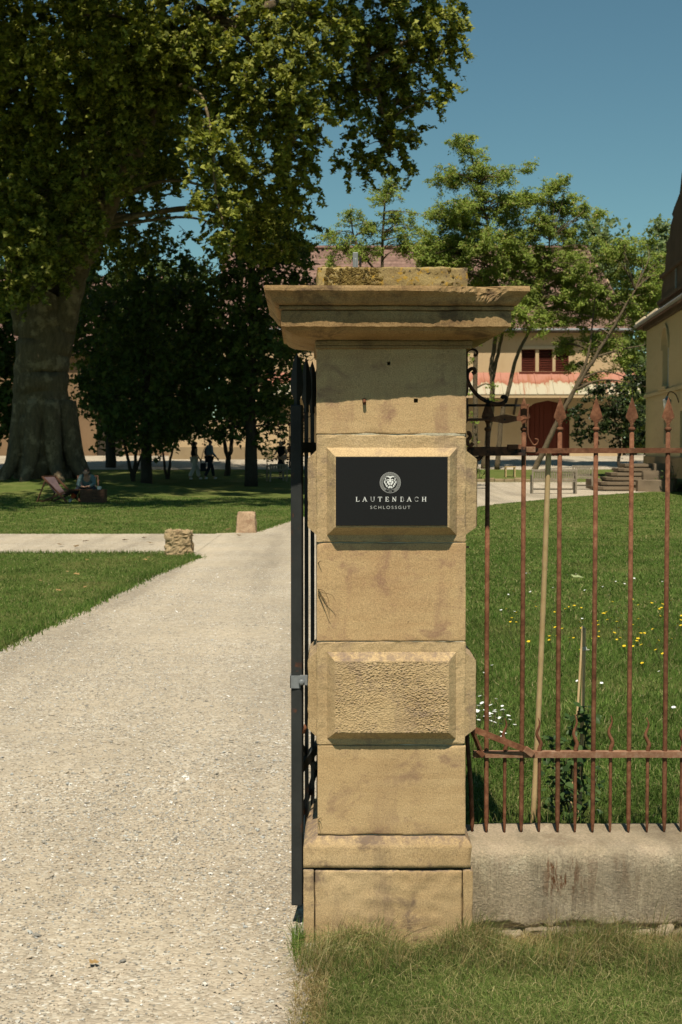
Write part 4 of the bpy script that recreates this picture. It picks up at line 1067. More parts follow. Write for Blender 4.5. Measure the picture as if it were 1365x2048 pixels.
plane_blobs = [(-1.26, 44, 14.47)+(2.0,), (-1.83, 43, 12.86)+(1.8,), (-1.26, 44, 12.06)+(1.3,), (-2.63, 44, 13.57)+(2.0,), (-2.94, 44, 12.06)+(1.4,), (-2.08, 43.5, 11.72)+(1.4,),
    (-3.91, 42, 10.94)+(0.75,), (-3.66, 42, 10.14)+(0.85,), (-3.91, 42, 9.35)+(0.7,), (-3.55, 42, 8.69)+(0.65,), (-3.33, 42, 7.89)+(0.5,), (-4.16, 42.3, 10.35)+(0.5,), (-1.68, 45, 10.91)+(1.0,), (-1.13, 46, 10.64)+(0.8,), (-1.35, 47, 9.78)+(0.7,), (-2, 47, 10.35)+(1.1,), (-0.82, 45, 11.37)+(0.6,),
    (-3.48, 47, 10.84)+(1.4,), (-3.05, 48, 9.87)+(1.4,), (-2.48, 50, 9.35)+(1.5,), (-3.53, 50, 9.01)+(1.3,), (-3.95, 45, 12.14)+(1.5,), (-1.86, 52, 9.12)+(1.2,),
    (0.28, 47, 15.83)+(1.9,1), (1.59, 47, 15.35)+(1.8,1), (2.73, 47, 15.83)+(1.6,1), (3.46, 47, 15.03)+(0.8,1.2), (3.63, 47, 14.23)+(0.6,1.2), (3.47, 47, 13.34)+(0.5,1.2), (3.26, 47, 12.86)+(0.4,1.2), (0.62, 48, 14.16)+(1.6,1), (1.29, 48, 12.93)+(1.5,1), (1.96, 48, 12.02)+(0.9,1.2), (0.88, 48, 11.69)+(1.0,1.1), (2.05, 48, 11.2)+(0.6,1.2), (0.38, 48, 11.2)+(0.6,1), (-0.29, 48, 13.34)+(1.0,1), (2.29, 48, 14)+(1.1,1), (1.29, 48, 11.03)+(0.5,1.2), (2.76, 47.5, 14.85)+(1.0,1), (1.96, 48, 13.18)+(0.9,1.1),
    (-10.24, 46, 15.06)+(2.8,), (-8.12, 44, 14.77)+(2.8,), (-5.98, 44, 14.77)+(2.8,), (-4.31, 44, 14.47)+(2.4,), (-7.07, 46, 13.64)+(2.0,), (-9.51, 47, 13.42)+(2.6,), (-10.83, 47, 11.81)+(2.2,), (-8.39, 49, 12.75)+(1.4,0.8), (-6.51, 49, 13.08)+(1.7,0.9), (-10.19, 47, 10.02)+(1.7,), (-10.64, 46, 8.1)+(1.5,), (-9.63, 47, 8.56)+(1.1,0.8), (-7.99, 53, 10.73)+(1.7,0.8), (-6.25, 51, 12.32)+(1.6,0.8), (-10.09, 46, 6.98)+(1.0,), (-10.73, 46, 6.58)+(1.1,), (-9.46, 46.5, 7.68)+(0.9,), (-10.1, 46.5, 8.49)+(1.3,), (-8.73, 47, 9.05)+(1.0,), (-9.31, 47.5, 9.79)+(1.2,), (-7.73, 46, 10.32)+(1.1,), (-7.24, 46, 11.11)+(1.2,), (-8.22, 46, 9.53)+(0.8,), (-6.68, 45.5, 12.26)+(1.2,), (-5.97, 45, 13.23)+(1.2,), (-7.99, 46.5, 8.49)+(0.7,), (-8.74, 47, 8.07)+(0.6,), (-10.79, 46, 9.05)+(1.3,), (-7.58, 54, 9.6)+(1.3,0.7), (-9.96, 50, 11.42)+(1.6,0.7), (-5.19, 45, 13.69)+(1.8,), (-12.11, 47, 13.74)+(2.5,), (-12.49, 47, 9.7)+(2.4,), (-9.34, 47.5, 7.15)+(0.5,0.8), (-9.91, 47.5, 7.48)+(0.6,0.7), (-6.49, 50, 11.08)+(1.2,0.7), (-7.55, 52, 12.18)+(1.8,0.7), (-9.14, 56, 9.7)+(1.4,0.8)]
g = np.random.default_rng(77)
hidden = []
while len(hidden) < 100:
    d = g.normal(0, 1, 3); d /= np.linalg.norm(d); rr_ = g.random() ** 0.4
    p = np.array((-11.5, 46.5, 19.5)) + d * rr_ * np.array((15.0, 18.5, 10.5))
    if p[2] < 1.6 + (0.353 if p[0] < -0.015 * p[1] else 0.375) * p[1] or p[2] < 9.5: continue      # keeps these unseen crown clumps above the camera's view
    if p[0] > 2.6: continue
    if p[0] > -7.5 and abs(p[2] - (11.5 + 1.92 * (43.5 - p[1]))) < 5.5: continue  # crown shaped with a gap so sun reaches the visible front leaves
    hidden.append((p[0], p[1], p[2], g.uniform(2.0, 2.9), 0.55))
for k in range(26):      # crown behind the limbs, in the frame
    p = np.array((g.uniform(-17, -6), g.uniform(52, 60), g.uniform(10, 17)))
    hidden.append((p[0], p[1], p[2], 1.9, 0.5))
pl = tree('plane_tree', PT, 'huge old plane tree with pale thick trunk and hanging leafy branches', plane_blobs, (M['plane_leaf'], M['plane_bark']), 36, 0.165, 'spiky', plane_limbs, 5, 0.19, 1.0, 0.30, 1.0, 0.9, branch_r=0.10, subs=21)
Pn = blob_points(hidden, 7, g, 0.42)
# keep a ragged hole or two so that sun flecks reach the ground
me = foliage_mesh('plane_upper', Pn - np.array(PT), g.uniform(0.30, 0.50, len(Pn)), 'oval', g)
link('upper_crown', me, M['plane_leaf'], pl)
# root flare and burls
mb = MB()
for k in range(9):
    a = 2 * math.pi * k / 9 + 0.3; L_ = 0.5 + 0.6 * ((k * 37) % 5) / 5
    x1, y1 = -10.4 + math.cos(a) * (1.1 + L_), 50 + math.sin(a) * (1.1 + L_)
    mb = MB(); mb.tube(bez([(-10.4 + math.cos(a) * 0.75, 50 + math.sin(a) * 0.75, 3.2), (-10.4 + math.cos(a) * 1.05, 50 + math.sin(a) * 1.05, 1.5), (-10.4 + math.cos(a) * 1.32, 50 + math.sin(a) * 1.32, 0.85), (x1, y1, gz(x1, y1) - 0.1)], 6), list(np.linspace(0.36, 0.14, 19)), 9)
    mb.build('root_flare', M['plane_bark'], pl, True)
for (x, z, r) in ((-10.75, 2.3, 0.42), (-10.0, 1.9, 0.36)):
    mb = MB(); mb.sphere((x, 49.22, z), (r, 0.30, r * 1.3), 14, 10); mb.build('burl', M['plane_bark'], pl, True)

# dark trees under the plane's shade
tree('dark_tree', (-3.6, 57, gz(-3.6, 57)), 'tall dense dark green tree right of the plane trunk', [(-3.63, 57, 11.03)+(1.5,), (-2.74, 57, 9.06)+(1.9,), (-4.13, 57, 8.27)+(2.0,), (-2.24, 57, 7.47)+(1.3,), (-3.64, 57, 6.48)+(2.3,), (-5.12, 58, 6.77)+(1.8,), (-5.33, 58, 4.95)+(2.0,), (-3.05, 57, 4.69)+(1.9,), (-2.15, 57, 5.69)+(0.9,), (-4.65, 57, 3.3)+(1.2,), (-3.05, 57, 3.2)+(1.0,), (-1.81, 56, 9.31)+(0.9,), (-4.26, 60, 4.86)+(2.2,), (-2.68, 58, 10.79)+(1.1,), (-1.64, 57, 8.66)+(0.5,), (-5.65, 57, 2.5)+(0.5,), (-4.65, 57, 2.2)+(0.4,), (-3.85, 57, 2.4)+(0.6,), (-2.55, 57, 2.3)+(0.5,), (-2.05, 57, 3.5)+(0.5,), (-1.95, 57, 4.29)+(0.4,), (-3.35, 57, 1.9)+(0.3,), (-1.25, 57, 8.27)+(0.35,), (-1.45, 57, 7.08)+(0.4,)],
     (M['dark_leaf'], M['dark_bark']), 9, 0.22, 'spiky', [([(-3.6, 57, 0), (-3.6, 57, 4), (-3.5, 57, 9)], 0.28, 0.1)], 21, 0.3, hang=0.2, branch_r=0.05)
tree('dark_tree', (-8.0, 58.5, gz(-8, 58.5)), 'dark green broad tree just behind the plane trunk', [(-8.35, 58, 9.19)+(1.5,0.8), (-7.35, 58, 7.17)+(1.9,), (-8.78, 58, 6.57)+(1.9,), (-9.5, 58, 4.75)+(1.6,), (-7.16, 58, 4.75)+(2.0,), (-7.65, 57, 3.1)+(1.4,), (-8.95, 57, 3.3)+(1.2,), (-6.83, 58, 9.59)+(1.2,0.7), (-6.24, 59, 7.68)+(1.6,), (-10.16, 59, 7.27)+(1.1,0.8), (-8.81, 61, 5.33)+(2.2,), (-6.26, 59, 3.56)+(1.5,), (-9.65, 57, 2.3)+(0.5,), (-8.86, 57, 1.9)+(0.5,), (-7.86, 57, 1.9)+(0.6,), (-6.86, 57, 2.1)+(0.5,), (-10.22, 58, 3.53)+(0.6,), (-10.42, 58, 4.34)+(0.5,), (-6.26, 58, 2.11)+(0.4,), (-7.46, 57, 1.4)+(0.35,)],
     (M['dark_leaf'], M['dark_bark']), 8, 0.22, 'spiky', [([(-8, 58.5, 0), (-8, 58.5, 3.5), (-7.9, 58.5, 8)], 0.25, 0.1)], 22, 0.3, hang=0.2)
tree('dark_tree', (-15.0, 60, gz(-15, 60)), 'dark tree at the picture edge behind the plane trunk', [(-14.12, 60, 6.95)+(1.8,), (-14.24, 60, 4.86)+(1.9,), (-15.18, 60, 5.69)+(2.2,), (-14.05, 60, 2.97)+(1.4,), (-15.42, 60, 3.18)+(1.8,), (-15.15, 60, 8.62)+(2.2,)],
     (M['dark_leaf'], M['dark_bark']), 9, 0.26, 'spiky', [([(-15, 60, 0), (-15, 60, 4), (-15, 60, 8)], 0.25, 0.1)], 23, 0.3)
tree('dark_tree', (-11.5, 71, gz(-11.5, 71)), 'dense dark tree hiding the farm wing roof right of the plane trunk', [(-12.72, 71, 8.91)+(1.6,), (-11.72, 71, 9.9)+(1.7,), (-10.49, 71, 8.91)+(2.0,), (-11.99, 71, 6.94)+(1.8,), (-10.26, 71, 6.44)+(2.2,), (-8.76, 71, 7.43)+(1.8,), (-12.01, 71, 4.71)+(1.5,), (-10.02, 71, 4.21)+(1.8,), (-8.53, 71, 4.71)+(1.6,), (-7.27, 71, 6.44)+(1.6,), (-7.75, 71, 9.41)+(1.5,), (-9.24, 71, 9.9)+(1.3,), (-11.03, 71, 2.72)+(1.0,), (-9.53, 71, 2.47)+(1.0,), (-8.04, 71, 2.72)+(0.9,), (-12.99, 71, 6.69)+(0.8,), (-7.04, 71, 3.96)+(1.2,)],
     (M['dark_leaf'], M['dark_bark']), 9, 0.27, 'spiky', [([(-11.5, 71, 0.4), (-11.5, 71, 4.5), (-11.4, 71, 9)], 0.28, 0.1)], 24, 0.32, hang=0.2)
tree('small_tree', (-5.15, 65.0, gz(-5.15, 65)), 'small dark tree with forked twin trunk by the walkers', [(-5.53, 65, 3.08)+(1.2,), (-4.62, 65, 3.31)+(1.1,), (-5.07, 65, 3.99)+(1.3,), (-5.76, 65, 2.17)+(0.5,0.6), (-4.16, 65, 2.63)+(0.6,0.6)], (M['dark_leaf'], M['dark_bark']), 11, 0.2, 'oval',
     [([(-5.2, 65, 0.2), (-5.15, 65, 1.0), (-5.0, 65, 1.7), (-4.85, 65, 3.4)], 0.15, 0.06), ([(-5.15, 65, 1.0), (-5.35, 65, 2.0), (-5.5, 65, 3.3)], 0.11, 0.05)], 31, 0.22, cat='tree', group='small shade trees')
tree('small_tree', (-4.05, 65.5, gz(-4.05, 65.5)), 'small dark tree with single slim trunk near the gate', [(-3.96, 65.5, 3.32)+(1.0,), (-3.27, 65.5, 3.55)+(1.0,), (-4.31, 65.5, 4.01)+(1.0,)], (M['dark_leaf'], M['dark_bark']), 11, 0.2, 'oval',
     [([(-4.05, 65.5, 0.2), (-4.1, 65.5, 1.4), (-4.15, 65.5, 3.4)], 0.12, 0.06)], 32, 0.22, group='small shade trees')
tree('dark_shrub', (-9.0, 61, gz(-9, 61)), 'dark multi-stemmed shrub in the shade left of the walkers', [(-9.26, 61, 2.56)+(1.1,), (-8.4, 61, 2.78)+(1.2,), (-7.76, 61, 2.35)+(0.9,), (-9.79, 61, 2.99)+(0.9,), (-8.82, 61, 3.63)+(1.3,), (-7.22, 61, 2.78)+(0.9,)], (M['dark_leaf'], M['dark_bark']), 11, 0.2, 'oval',
     [([(-8.9, 61, 0.1), (-9.1, 61, 1.0), (-9.4, 61, 2.2)], 0.10, 0.04), ([(-8.9, 61, 0.1), (-8.8, 61, 1.2), (-8.5, 61, 2.4)], 0.09, 0.04), ([(-8.95, 61, 0.1), (-8.7, 61, 0.9), (-8.2, 61, 2.0)], 0.08, 0.03)], 33, 0.22, cat='shrub', group='shade shrubs')
tree('dark_shrub', (-7.6, 62.5, gz(-7.6, 62.5)), 'low dark shrub with thin stems directly left of the walkers', [(-7.29, 62.5, 2.48)+(0.9,), (-6.63, 62.5, 2.81)+(0.9,), (-7.74, 62.5, 2.15)+(0.6,), (-6.2, 62.5, 2.37)+(0.6,)], (M['dark_leaf'], M['dark_bark']), 11, 0.2, 'oval',
     [([(-7.6, 62.5, 0.1), (-7.5, 62.5, 1.0), (-7.2, 62.5, 2.2)], 0.08, 0.03), ([(-7.65, 62.5, 0.1), (-7.8, 62.5, 1.2), (-7.9, 62.5, 2.0)], 0.07, 0.03)], 34, 0.22, cat='shrub', group='shade shrubs')
tree('reddish_shrub', (-2.5, 70, gz(-2.5, 70)), 'reddish brown bush beside the gate post in the distance', [(-2.64, 70, 2.21)+(0.9,), (-2.27, 70, 1.48)+(0.7,), (-2.77, 70, 1.11)+(0.5,), (-2.03, 70, 2.71)+(0.8,)], (leaf_mat('red_leaf', [(0, (0.05, 0.025, 0.014, 1)), (0.7, (0.10, 0.05, 0.03, 1)), (1, (0.18, 0.09, 0.06, 1))], 0.2), M['dark_bark']), 9, 0.16, 'oval', [([(-2.5, 70, 0.4), (-2.5, 70, 1.2), (-2.4, 70, 2)], 0.06, 0.03)], 35, 0.2, cat='shrub')
tree('slender_shrub', (-4.0, 72, gz(-4, 72)), 'slender pale green shrub against the sunlit wall', [(-3.73, 72, 1.85)+(0.45,), (-4.61, 72, 2.1)+(0.4,), (-3.6, 72, 1.22)+(0.3,0.5)], (M['far_leaf'], M['robinia_bark']), 7, 0.15, 'oval', [([(-3.7, 72, 0.4), (-3.75, 72, 1.0), (-3.8, 72, 1.8)], 0.03, 0.015)], 36, 0.2, cat='shrub')

# robinias by the barn
RB = (M['robinia_leaf'], M['robinia_bark'])
kw = dict(shape='spray', sub=0.27, flat=0.8, subs=30, up=1.1, droop=0.1, branch_r=0.06)
def fuller(bl, n, sp, seed):
    q = random.Random(seed); out = list(bl)
    for b in bl:
        for k in range(n): out.append((b[0] + q.gauss(0, sp), b[1] + q.gauss(0, sp * 1.4), b[2] + q.gauss(0, sp * 0.8), b[3] * q.uniform(0.45, 0.8), 0.8))
    return out
tree('robinia_tree', (9.0, 70, gz(9, 70)), 'tall feathery green robinia behind the pillar cornice', fuller([(6.03, 70, 16.08)+(0.65,), (5.42, 70, 14.75)+(0.8,), (6.76, 70, 14.99)+(0.8,), (7.74, 70, 14.75)+(0.7,), (5.19, 70, 12.94)+(1.0,), (6.65, 70, 13.42)+(1.1,), (7.99, 70, 13.06)+(1.0,), (4.7, 70, 11.48)+(1.1,), (6.29, 70, 11.73)+(1.3,), (7.88, 70, 11.48)+(1.3,), (9.33, 70, 13.78)+(0.6,), (10.18, 70, 14.15)+(0.55,), (10.8, 70, 13.54)+(0.6,), (11.53, 70, 12.94)+(0.5,), (9.71, 70, 12.45)+(0.9,), (11.17, 70, 11.97)+(0.8,), (9.23, 70, 10.76)+(1.1,), (7.15, 70, 10.15)+(1.2,), (10.33, 70, 10.51)+(1.0,), (8.62, 70, 9.18)+(1.0,), (7.77, 70, 8.57)+(0.9,), (9.73, 70, 9.05)+(0.9,), (5.32, 70, 10.51)+(1.0,), (4.34, 70, 10.76)+(0.8,), (11.43, 70, 10.76)+(0.6,), (8.87, 69, 7.75)+(0.7,), (7.91, 69, 7.51)+(0.6,), (10.71, 70, 8.81)+(0.7,), (9.98, 70, 7.84)+(0.6,), (10.95, 70, 9.79)+(0.8,), (11.69, 70, 8.81)+(0.8,), (9.23, 70, 9.54)+(0.8,), (4.59, 70, 9.79)+(0.7,)], 3, 0.65, 1) + [(6.15, 70, 16.68)+(0.3,)],
     RB, 74, 0.155, limbs=[([(7.0, 70, 0.4), (7.43, 70, 3.93), (7.37, 70, 5.4), (7.54, 70, 6.86), (7.65, 70, 8.81), (7.39, 70, 11.24), (6.77, 70, 14.15), (6.27, 70, 16.08)], 0.14, 0.04), ([(7.42, 70, 4.91), (7.78, 70, 6.62), (8.26, 70, 8.81), (8.49, 70, 11.24)], 0.11, 0.03), ([(7.6, 69.5, 0.5), (7.87, 69.5, 3.18), (8.22, 69.5, 4.64), (8.58, 69.5, 6.1), (9.18, 69.5, 7.31), (9.78, 69.5, 9.24), (10.12, 69.5, 11.65)], 0.13, 0.04)], seed=41, group='robinias in front of the barn', **kw)
tree('robinia_tree', (9.55, 69, gz(9.55, 69)), 'leaning robinia with slanting trunk beside the red barn door', fuller([(13.88, 70, 9.79)+(0.9,0.8), (15.11, 70, 8.81)+(0.8,0.8), (12.66, 70, 9.05)+(1.0,0.8), (13.78, 70, 7.84)+(0.9,0.7), (14.89, 70, 6.86)+(0.7,0.7), (12.04, 70, 10.03)+(0.8,0.8), (12.68, 70, 6.86)+(0.8,0.7), (11.45, 70, 7.84)+(0.8,0.8), (13.8, 70, 5.52)+(0.7,0.6), (15.02, 70, 5.4)+(0.6,0.8), (12.33, 70, 4.66)+(0.6,0.5), (14.05, 70, 4.42)+(0.7,0.6), (15.35, 70, 9.79)+(0.8,), (14.59, 71, 8.67)+(0.9,0.8), (10.97, 70, 6.62)+(0.6,0.6), (13.14, 70, 11)+(0.7,), (15.83, 70, 10.76)+(0.5,0.8), (11.44, 70, 9.54)+(0.7,), (14.11, 70, 11.24)+(0.7,), (12.42, 70, 8.32)+(0.8,)], 2, 0.7, 2),
     RB, 74, 0.155, limbs=[([(9.3, 69, 0.35), (9.83, 69, 1.48), (10.59, 69, 3.05), (11.31, 69, 4.38), (12.27, 69, 5.95), (13.34, 69, 7.75), (14.17, 69, 9.19)], 0.15, 0.05), ([(10.83, 69, 3.53), (11.67, 69, 5.22), (12.02, 69, 6.55), (12.24, 69, 8.71)], 0.10, 0.03), ([(12.27, 69, 5.95), (13.47, 69, 6.31), (14.68, 69, 6.55)], 0.06, 0.02)], seed=42, group='robinias in front of the barn', **kw)
tree('robinia_tree', (2.2, 74, gz(2.2, 74)), 'sparse smaller robinia rising behind the pillar cap', fuller([(0.45, 74, 13.59)+(0.6,0.7), (1.35, 74, 12.69)+(0.7,0.7), (2.38, 74, 14.61)+(0.7,0.7), (2.9, 74, 13.33)+(0.8,0.7), (0.07, 74, 12.05)+(0.8,0.8), (3.29, 74, 12.05)+(0.9,0.7), (1.74, 74, 11.66)+(0.8,0.7), (3.94, 74, 12.95)+(0.5,0.6), (4.33, 74, 12.05)+(0.6,0.8), (-0.45, 74, 12.56)+(0.5,0.7), (0.97, 74, 11.79)+(0.7,0.8), (2.64, 74, 15.25)+(0.35,0.7)], 2, 0.45, 3),
     RB, 56, 0.155, limbs=[([(2.2, 74, 0.5), (2.2, 74, 5), (2.13, 74, 11.28), (2.26, 74, 14.35)], 0.16, 0.04), ([(2.13, 74, 10.25), (0.84, 74, 12.05), (0.45, 74, 13.59)], 0.07, 0.03)], seed=43, group='robinias in front of the barn', **kw)
tree('ivy_clad_tree', (6.4, 68, gz(6.4, 68)), 'slim ivy covered trunk next to the pillar scrollwork', [(6.32, 68, 5.76)+(0.35,), (6.28, 68, 4.34)+(0.4,), (6.26, 68, 2.91)+(0.4,), (6.37, 68, 6.71)+(0.4,), (7.27, 68.5, 3.88)+(0.3,), (7.29, 68.5, 4.6)+(0.25,), (6.2, 68, 1.72)+(0.4,)], (M['robinia_leaf'], M['robinia_bark']), 8, 0.14, 'oval', [([(6.4, 68, 0.3), (6.4, 68, 3), (6.4, 68, 7)], 0.16, 0.1)], 44, 0.16)
tree('evergreen_shrub', (12.6, 63.5, gz(12.6, 63.5)), 'dark glossy evergreen bush behind the spearheads', [(10.5, 64, 3.06)+(0.65,), (11.51, 64, 3.62)+(0.75,), (12.52, 64, 3.06)+(0.8,), (11.18, 64, 2.16)+(0.7,), (12.75, 64, 2.05)+(0.7,), (12.06, 64, 4.18)+(0.7,), (13.19, 64, 3.06)+(0.7,), (13.62, 65, 3.99)+(0.7,), (11.96, 64, 2.61)+(0.8,), (13.94, 66, 4.95)+(0.8,), (13.75, 65, 2.17)+(0.6,)], (M['magnolia_leaf'], M['dark_bark']), 34, 0.16, 'oval', [([(12.45, 63.5, 0.2), (12.49, 64, 1.15), (12.53, 64, 1.94), (12.18, 64, 3.28)], 0.09, 0.04), ([(12.49, 64, 1.15), (12.87, 64, 1.94)], 0.06, 0.03)], 45, 0.2, cat='shrub')
for k, (u0, lab) in enumerate((( -2, 'pale green poplar rising far behind the barn roof'), (3.4, 'second pale poplar far behind the manor roof'))):
    tree('poplar_tree', (22.5 + u0, 112, 1.1), lab, [(22.0 + u0 + dx, 112, z, r) for dx, z, r in ((-1.2, 16.5, 1.6), (0.6, 17.8, 1.6), (1.9, 16.2, 1.6), (0, 15, 2.4), (-1.5, 13, 2.4), (1.5, 12.5, 2.4), (0, 10.5, 2.8), (-0.5, 18.6, 0.9))], (M['poplar_leaf'], M['dark_bark']), 9, 0.38, 'oval', [([(22 + u0, 112, 1), (22 + u0, 112, 8), (22 + u0, 112, 15)], 0.4, 0.1)], 51 + k, 0.5, group='far poplars')
for k, (x, y, h, r, lab) in enumerate(((-34, 100, 15, 5, 'far leafy tree beyond the farm wing, leftmost'), (-24, 104, 17, 5.5, 'far leafy tree beyond the farm wing behind the plane trunk'), (-13.5, 106, 15, 5, 'far leafy tree showing through gaps right of the plane trunk'), (34, 108, 14, 5, 'far leafy tree behind the manor house'), (46, 100, 14, 5, 'far leafy tree beyond the manor house'), (20.6, 95, 9.0, 3.6, 'leafy tree filling the gap between barn and manor'))):
    gg = random.Random(k)
    bl = [(x + gg.gauss(0, r * 0.45), y + gg.gauss(0, r * 0.4), (h * 0.62 + gg.gauss(0, h * 0.18)) if k != 5 else gg.uniform(2.5, 8.5), r * 0.5, 0.5) for _ in range(14)]
    tree('far_tree', (x, y, 1.1), lab, bl, (M['far_leaf'], M['dark_bark']), 4, 0.6, 'oval', [([(x, y, 1), (x, y, h * 0.4), (x, y, h * 0.7)], 0.4, 0.15)], 60 + k, 0.6, group='trees beyond the farm', nb=0)
for k, (x_, Y_, r, lab) in enumerate(((6.0, 62, 0.35, 'small bare shrub on the grass strip beside the pillar'), (11.44, 60, 0.3, 'thin young shrub by the stone steps'), (11.88, 51, 0.55, 'bushy shrub at the foot of the manor wall'))):
    z_ = gz(x_, Y_)
    tree('garden_shrub', (x_, Y_, z_), lab, [(x_, Y_, z_ + r, r, 1.0 if k == 2 else 0.5), (x_ + r * 0.6, Y_, z_ + r * 0.8, r * 0.7, 1.0 if k == 2 else 0.4)], (M['far_leaf'], M['robinia_bark']), 6, 0.09, 'oval', [([(x_, Y_, z_), (x_ + 0.05, Y_, z_ + r), (x_ - 0.05, Y_, z_ + 2 * r)], 0.02, 0.01)], 70 + k, 0.14, cat='shrub', group='small garden shrubs')

# ---------------------------------------------------------------- barn
def plaster_mat(name, a, b, stain, sc=(1, 1, 0.6)):
    t = NT(name)
    c = t.ramp(t.noise(0.8, 6, 0.65, t.mapping(t.pos, sc)), [(0.3, a), (0.7, b)])
    c = t.mix(t.ramp(t.noise(1.6, 6, 0.75, t.mapping(t.pos, sc)), [(0.52, 0.0), (0.70, 0.55)]), c, stain)
    nb = t.bump(t.noise(12, 5, 0.7), 0.4, 0.02)
    return t.done(t.principled(c, 0.95, 0.08, 0, nb))
M['barn_plaster'] = plaster_mat('barn_plaster', (0.50, 0.355, 0.20, 1), (0.58, 0.43, 0.255, 1), (0.42, 0.28, 0.165, 1))
M['manor_stone'] = plaster_mat('manor_stone', (0.54, 0.415, 0.23, 1), (0.62, 0.48, 0.275, 1), (0.42, 0.31, 0.17, 1), (1, 0.16, 1))
M['manor_dark'] = plaster_mat('weathered_gable', (0.09, 0.065, 0.045, 1), (0.17, 0.125, 0.085, 1), (0.055, 0.042, 0.032, 1))
M['red_paint'] = plaster_mat('oxblood_paint', (0.105, 0.028, 0.018, 1), (0.15, 0.042, 0.026, 1), (0.07, 0.022, 0.015, 1))
M['dark_void'] = flat_mat('dark_interior', (0.01, 0.009, 0.008, 1), 0.9, 0.1)
def tile_mat(name, a, b, d):
    t = NT(name)
    c = t.ramp(t.noise(1.4, 6, 0.7), [(0.3, a), (0.55, b), (0.75, d)])
    v = t.n('ShaderNodeTexVoronoi'); t.L(t.mapping(t.pos, (5.5, 3, 4.2)), v.inputs['Vector']); v.inputs['Scale'].default_value = 1.0
    sep = t.n('ShaderNodeSeparateColor'); t.L(v.outputs['Color'], sep.inputs[0])
    c = t.mix(0.55, c, t.ramp(sep.outputs[0], [(0.0, 0.3), (1.0, 0.72)]), 'OVERLAY')
    wv = t.n('ShaderNodeTexWave', wave_type='BANDS', bands_direction='Z'); t.L(t.pos, wv.inputs['Vector']); wv.inputs['Scale'].default_value = 1.3; wv.inputs['Distortion'].default_value = 1.0
    c = t.mix(t.math('MULTIPLY', wv.outputs['Fac'], 0.4), c, (0.10, 0.06, 0.045, 1))
    return t.done(t.principled(c, 0.9, 0.15, 0, t.bump(wv.outputs['Fac'], 0.6, 0.05)))
M['roof_tile'] = tile_mat('old_clay_tiles', (0.16, 0.095, 0.075, 1), (0.24, 0.145, 0.11, 1), (0.30, 0.20, 0.155, 1))
t = NT('rusty_sheet')
sx = t.n('ShaderNodeSeparateXYZ'); t.L(t.pos, sx.inputs[0])
hgt = t.math('MULTIPLY', t.math('SUBTRACT', sx.outputs['Z'], 4.72), 1 / 1.34)
wob = t.math('MULTIPLY', t.math('SUBTRACT', t.noise(1.5, 5, 0.7, t.mapping(t.pos, (1.3, 0.4, 0.5))), 0.5), 1.1)
c = t.ramp(t.math('ADD', hgt, wob), [(0.38, (0.46, 0.40, 0.28, 1)), (0.48, (0.42, 0.33, 0.21, 1)), (0.53, (0.30, 0.11, 0.06, 1)), (0.66, (0.38, 0.16, 0.10, 1)), (0.80, (0.42, 0.19, 0.13, 1))])
stk = t.ramp(t.noise(1.0, 5, 0.75, t.mapping(t.pos, (3.2, 0.15, 0.25))), [(0.54, 0.0), (0.62, 0.8)])
c = t.mix(stk, c, (0.32, 0.13, 0.065, 1))
M['sheet'] = t.done(t.principled(c, 0.7, 0.2, 0))
BY = 85.0
barn = root('barn', (5, 90, 1.1), 'long pale barn with brown tiled roof and rusty canopy', 'barn')
bx0, bx1, bz0, bz1 = -7.0, 16.8, 1.0, 8.75
# front wall with real openings (three shuttered windows, the door)
dx0, dx1, dz1 = 11.05, 13.65, 4.4
WN = [(10.75, 11.58), (11.78, 12.60), (12.77, 13.56)]
wz0, wz1 = 6.12, 7.44
mb = MB()
mb.span((bx0, BY, bz0), (dx0, BY + 0.5, 5.2)); mb.span((dx1, BY, bz0), (bx1, BY + 0.5, 5.2))
arcp = [(dx0, dz1 - 0.5), (dx0 + 0.5, dz1 - 0.16), (dx0 + 1.3, dz1), (dx1 - 0.5, dz1 - 0.16), (dx1, dz1 - 0.5)]
mb.prism(arcp + [(dx1, 5.2), (dx0, 5.2)], 'y', BY, BY + 0.5)
mb.span((bx0, BY, 5.2), (bx1, BY + 0.5, wz0)); mb.span((bx0, BY, wz1), (bx1, BY + 0.5, bz1))
cuts = [bx0] + [c for w_ in WN for c in w_] + [bx1]
for k in range(0, len(cuts), 2): mb.span((cuts[k], BY, wz0), (cuts[k + 1], BY + 0.5, wz1))
mb.build('wall', M['barn_plaster'], barn)
mb = MB(); mb.span((bx1 - 0.5, BY + 0.5, bz0), (bx1, 99, bz1)); mb.prism([(BY + 0.5, bz1), (99, bz1), (95, 12.2), (90, 12.2)], 'x', bx1 - 0.5, bx1); mb.build('side_wall', M['barn_plaster'], barn)
mb = MB(); mb.span((bx0, BY + 0.5, bz0), (bx0 + 0.5, 99, bz1)); mb.build('side_wall', M['barn_plaster'], barn)
mb = MB(); mb.span((bx0, 98.5, bz0), (bx1 - 0.5, 99, bz1)); mb.build('back_wall', M['barn_plaster'], barn)
mb = MB(); mb.span((dx0 - 0.02, BY + 0.22, bz0), (12.335, BY + 0.3, dz1)); d1_ = mb.build('door_leaf', M['red_paint'], barn)
mb = MB(); mb.span((12.365, BY + 0.22, bz0), (dx1 + 0.02, BY + 0.3, dz1)); d2_ = mb.build('door_leaf', M['red_paint'], barn)
for d_, x0 in ((d1_, dx0), (d2_, 12.365)):
    for k in range(5):
        mb = MB(); mb.span((x0 + 0.27 * k + 0.01, BY + 0.19, bz0), (x0 + 0.27 * k + 0.25, BY + 0.218, dz1 - 0.02)); mb.build('plank', M['red_paint'], d_)
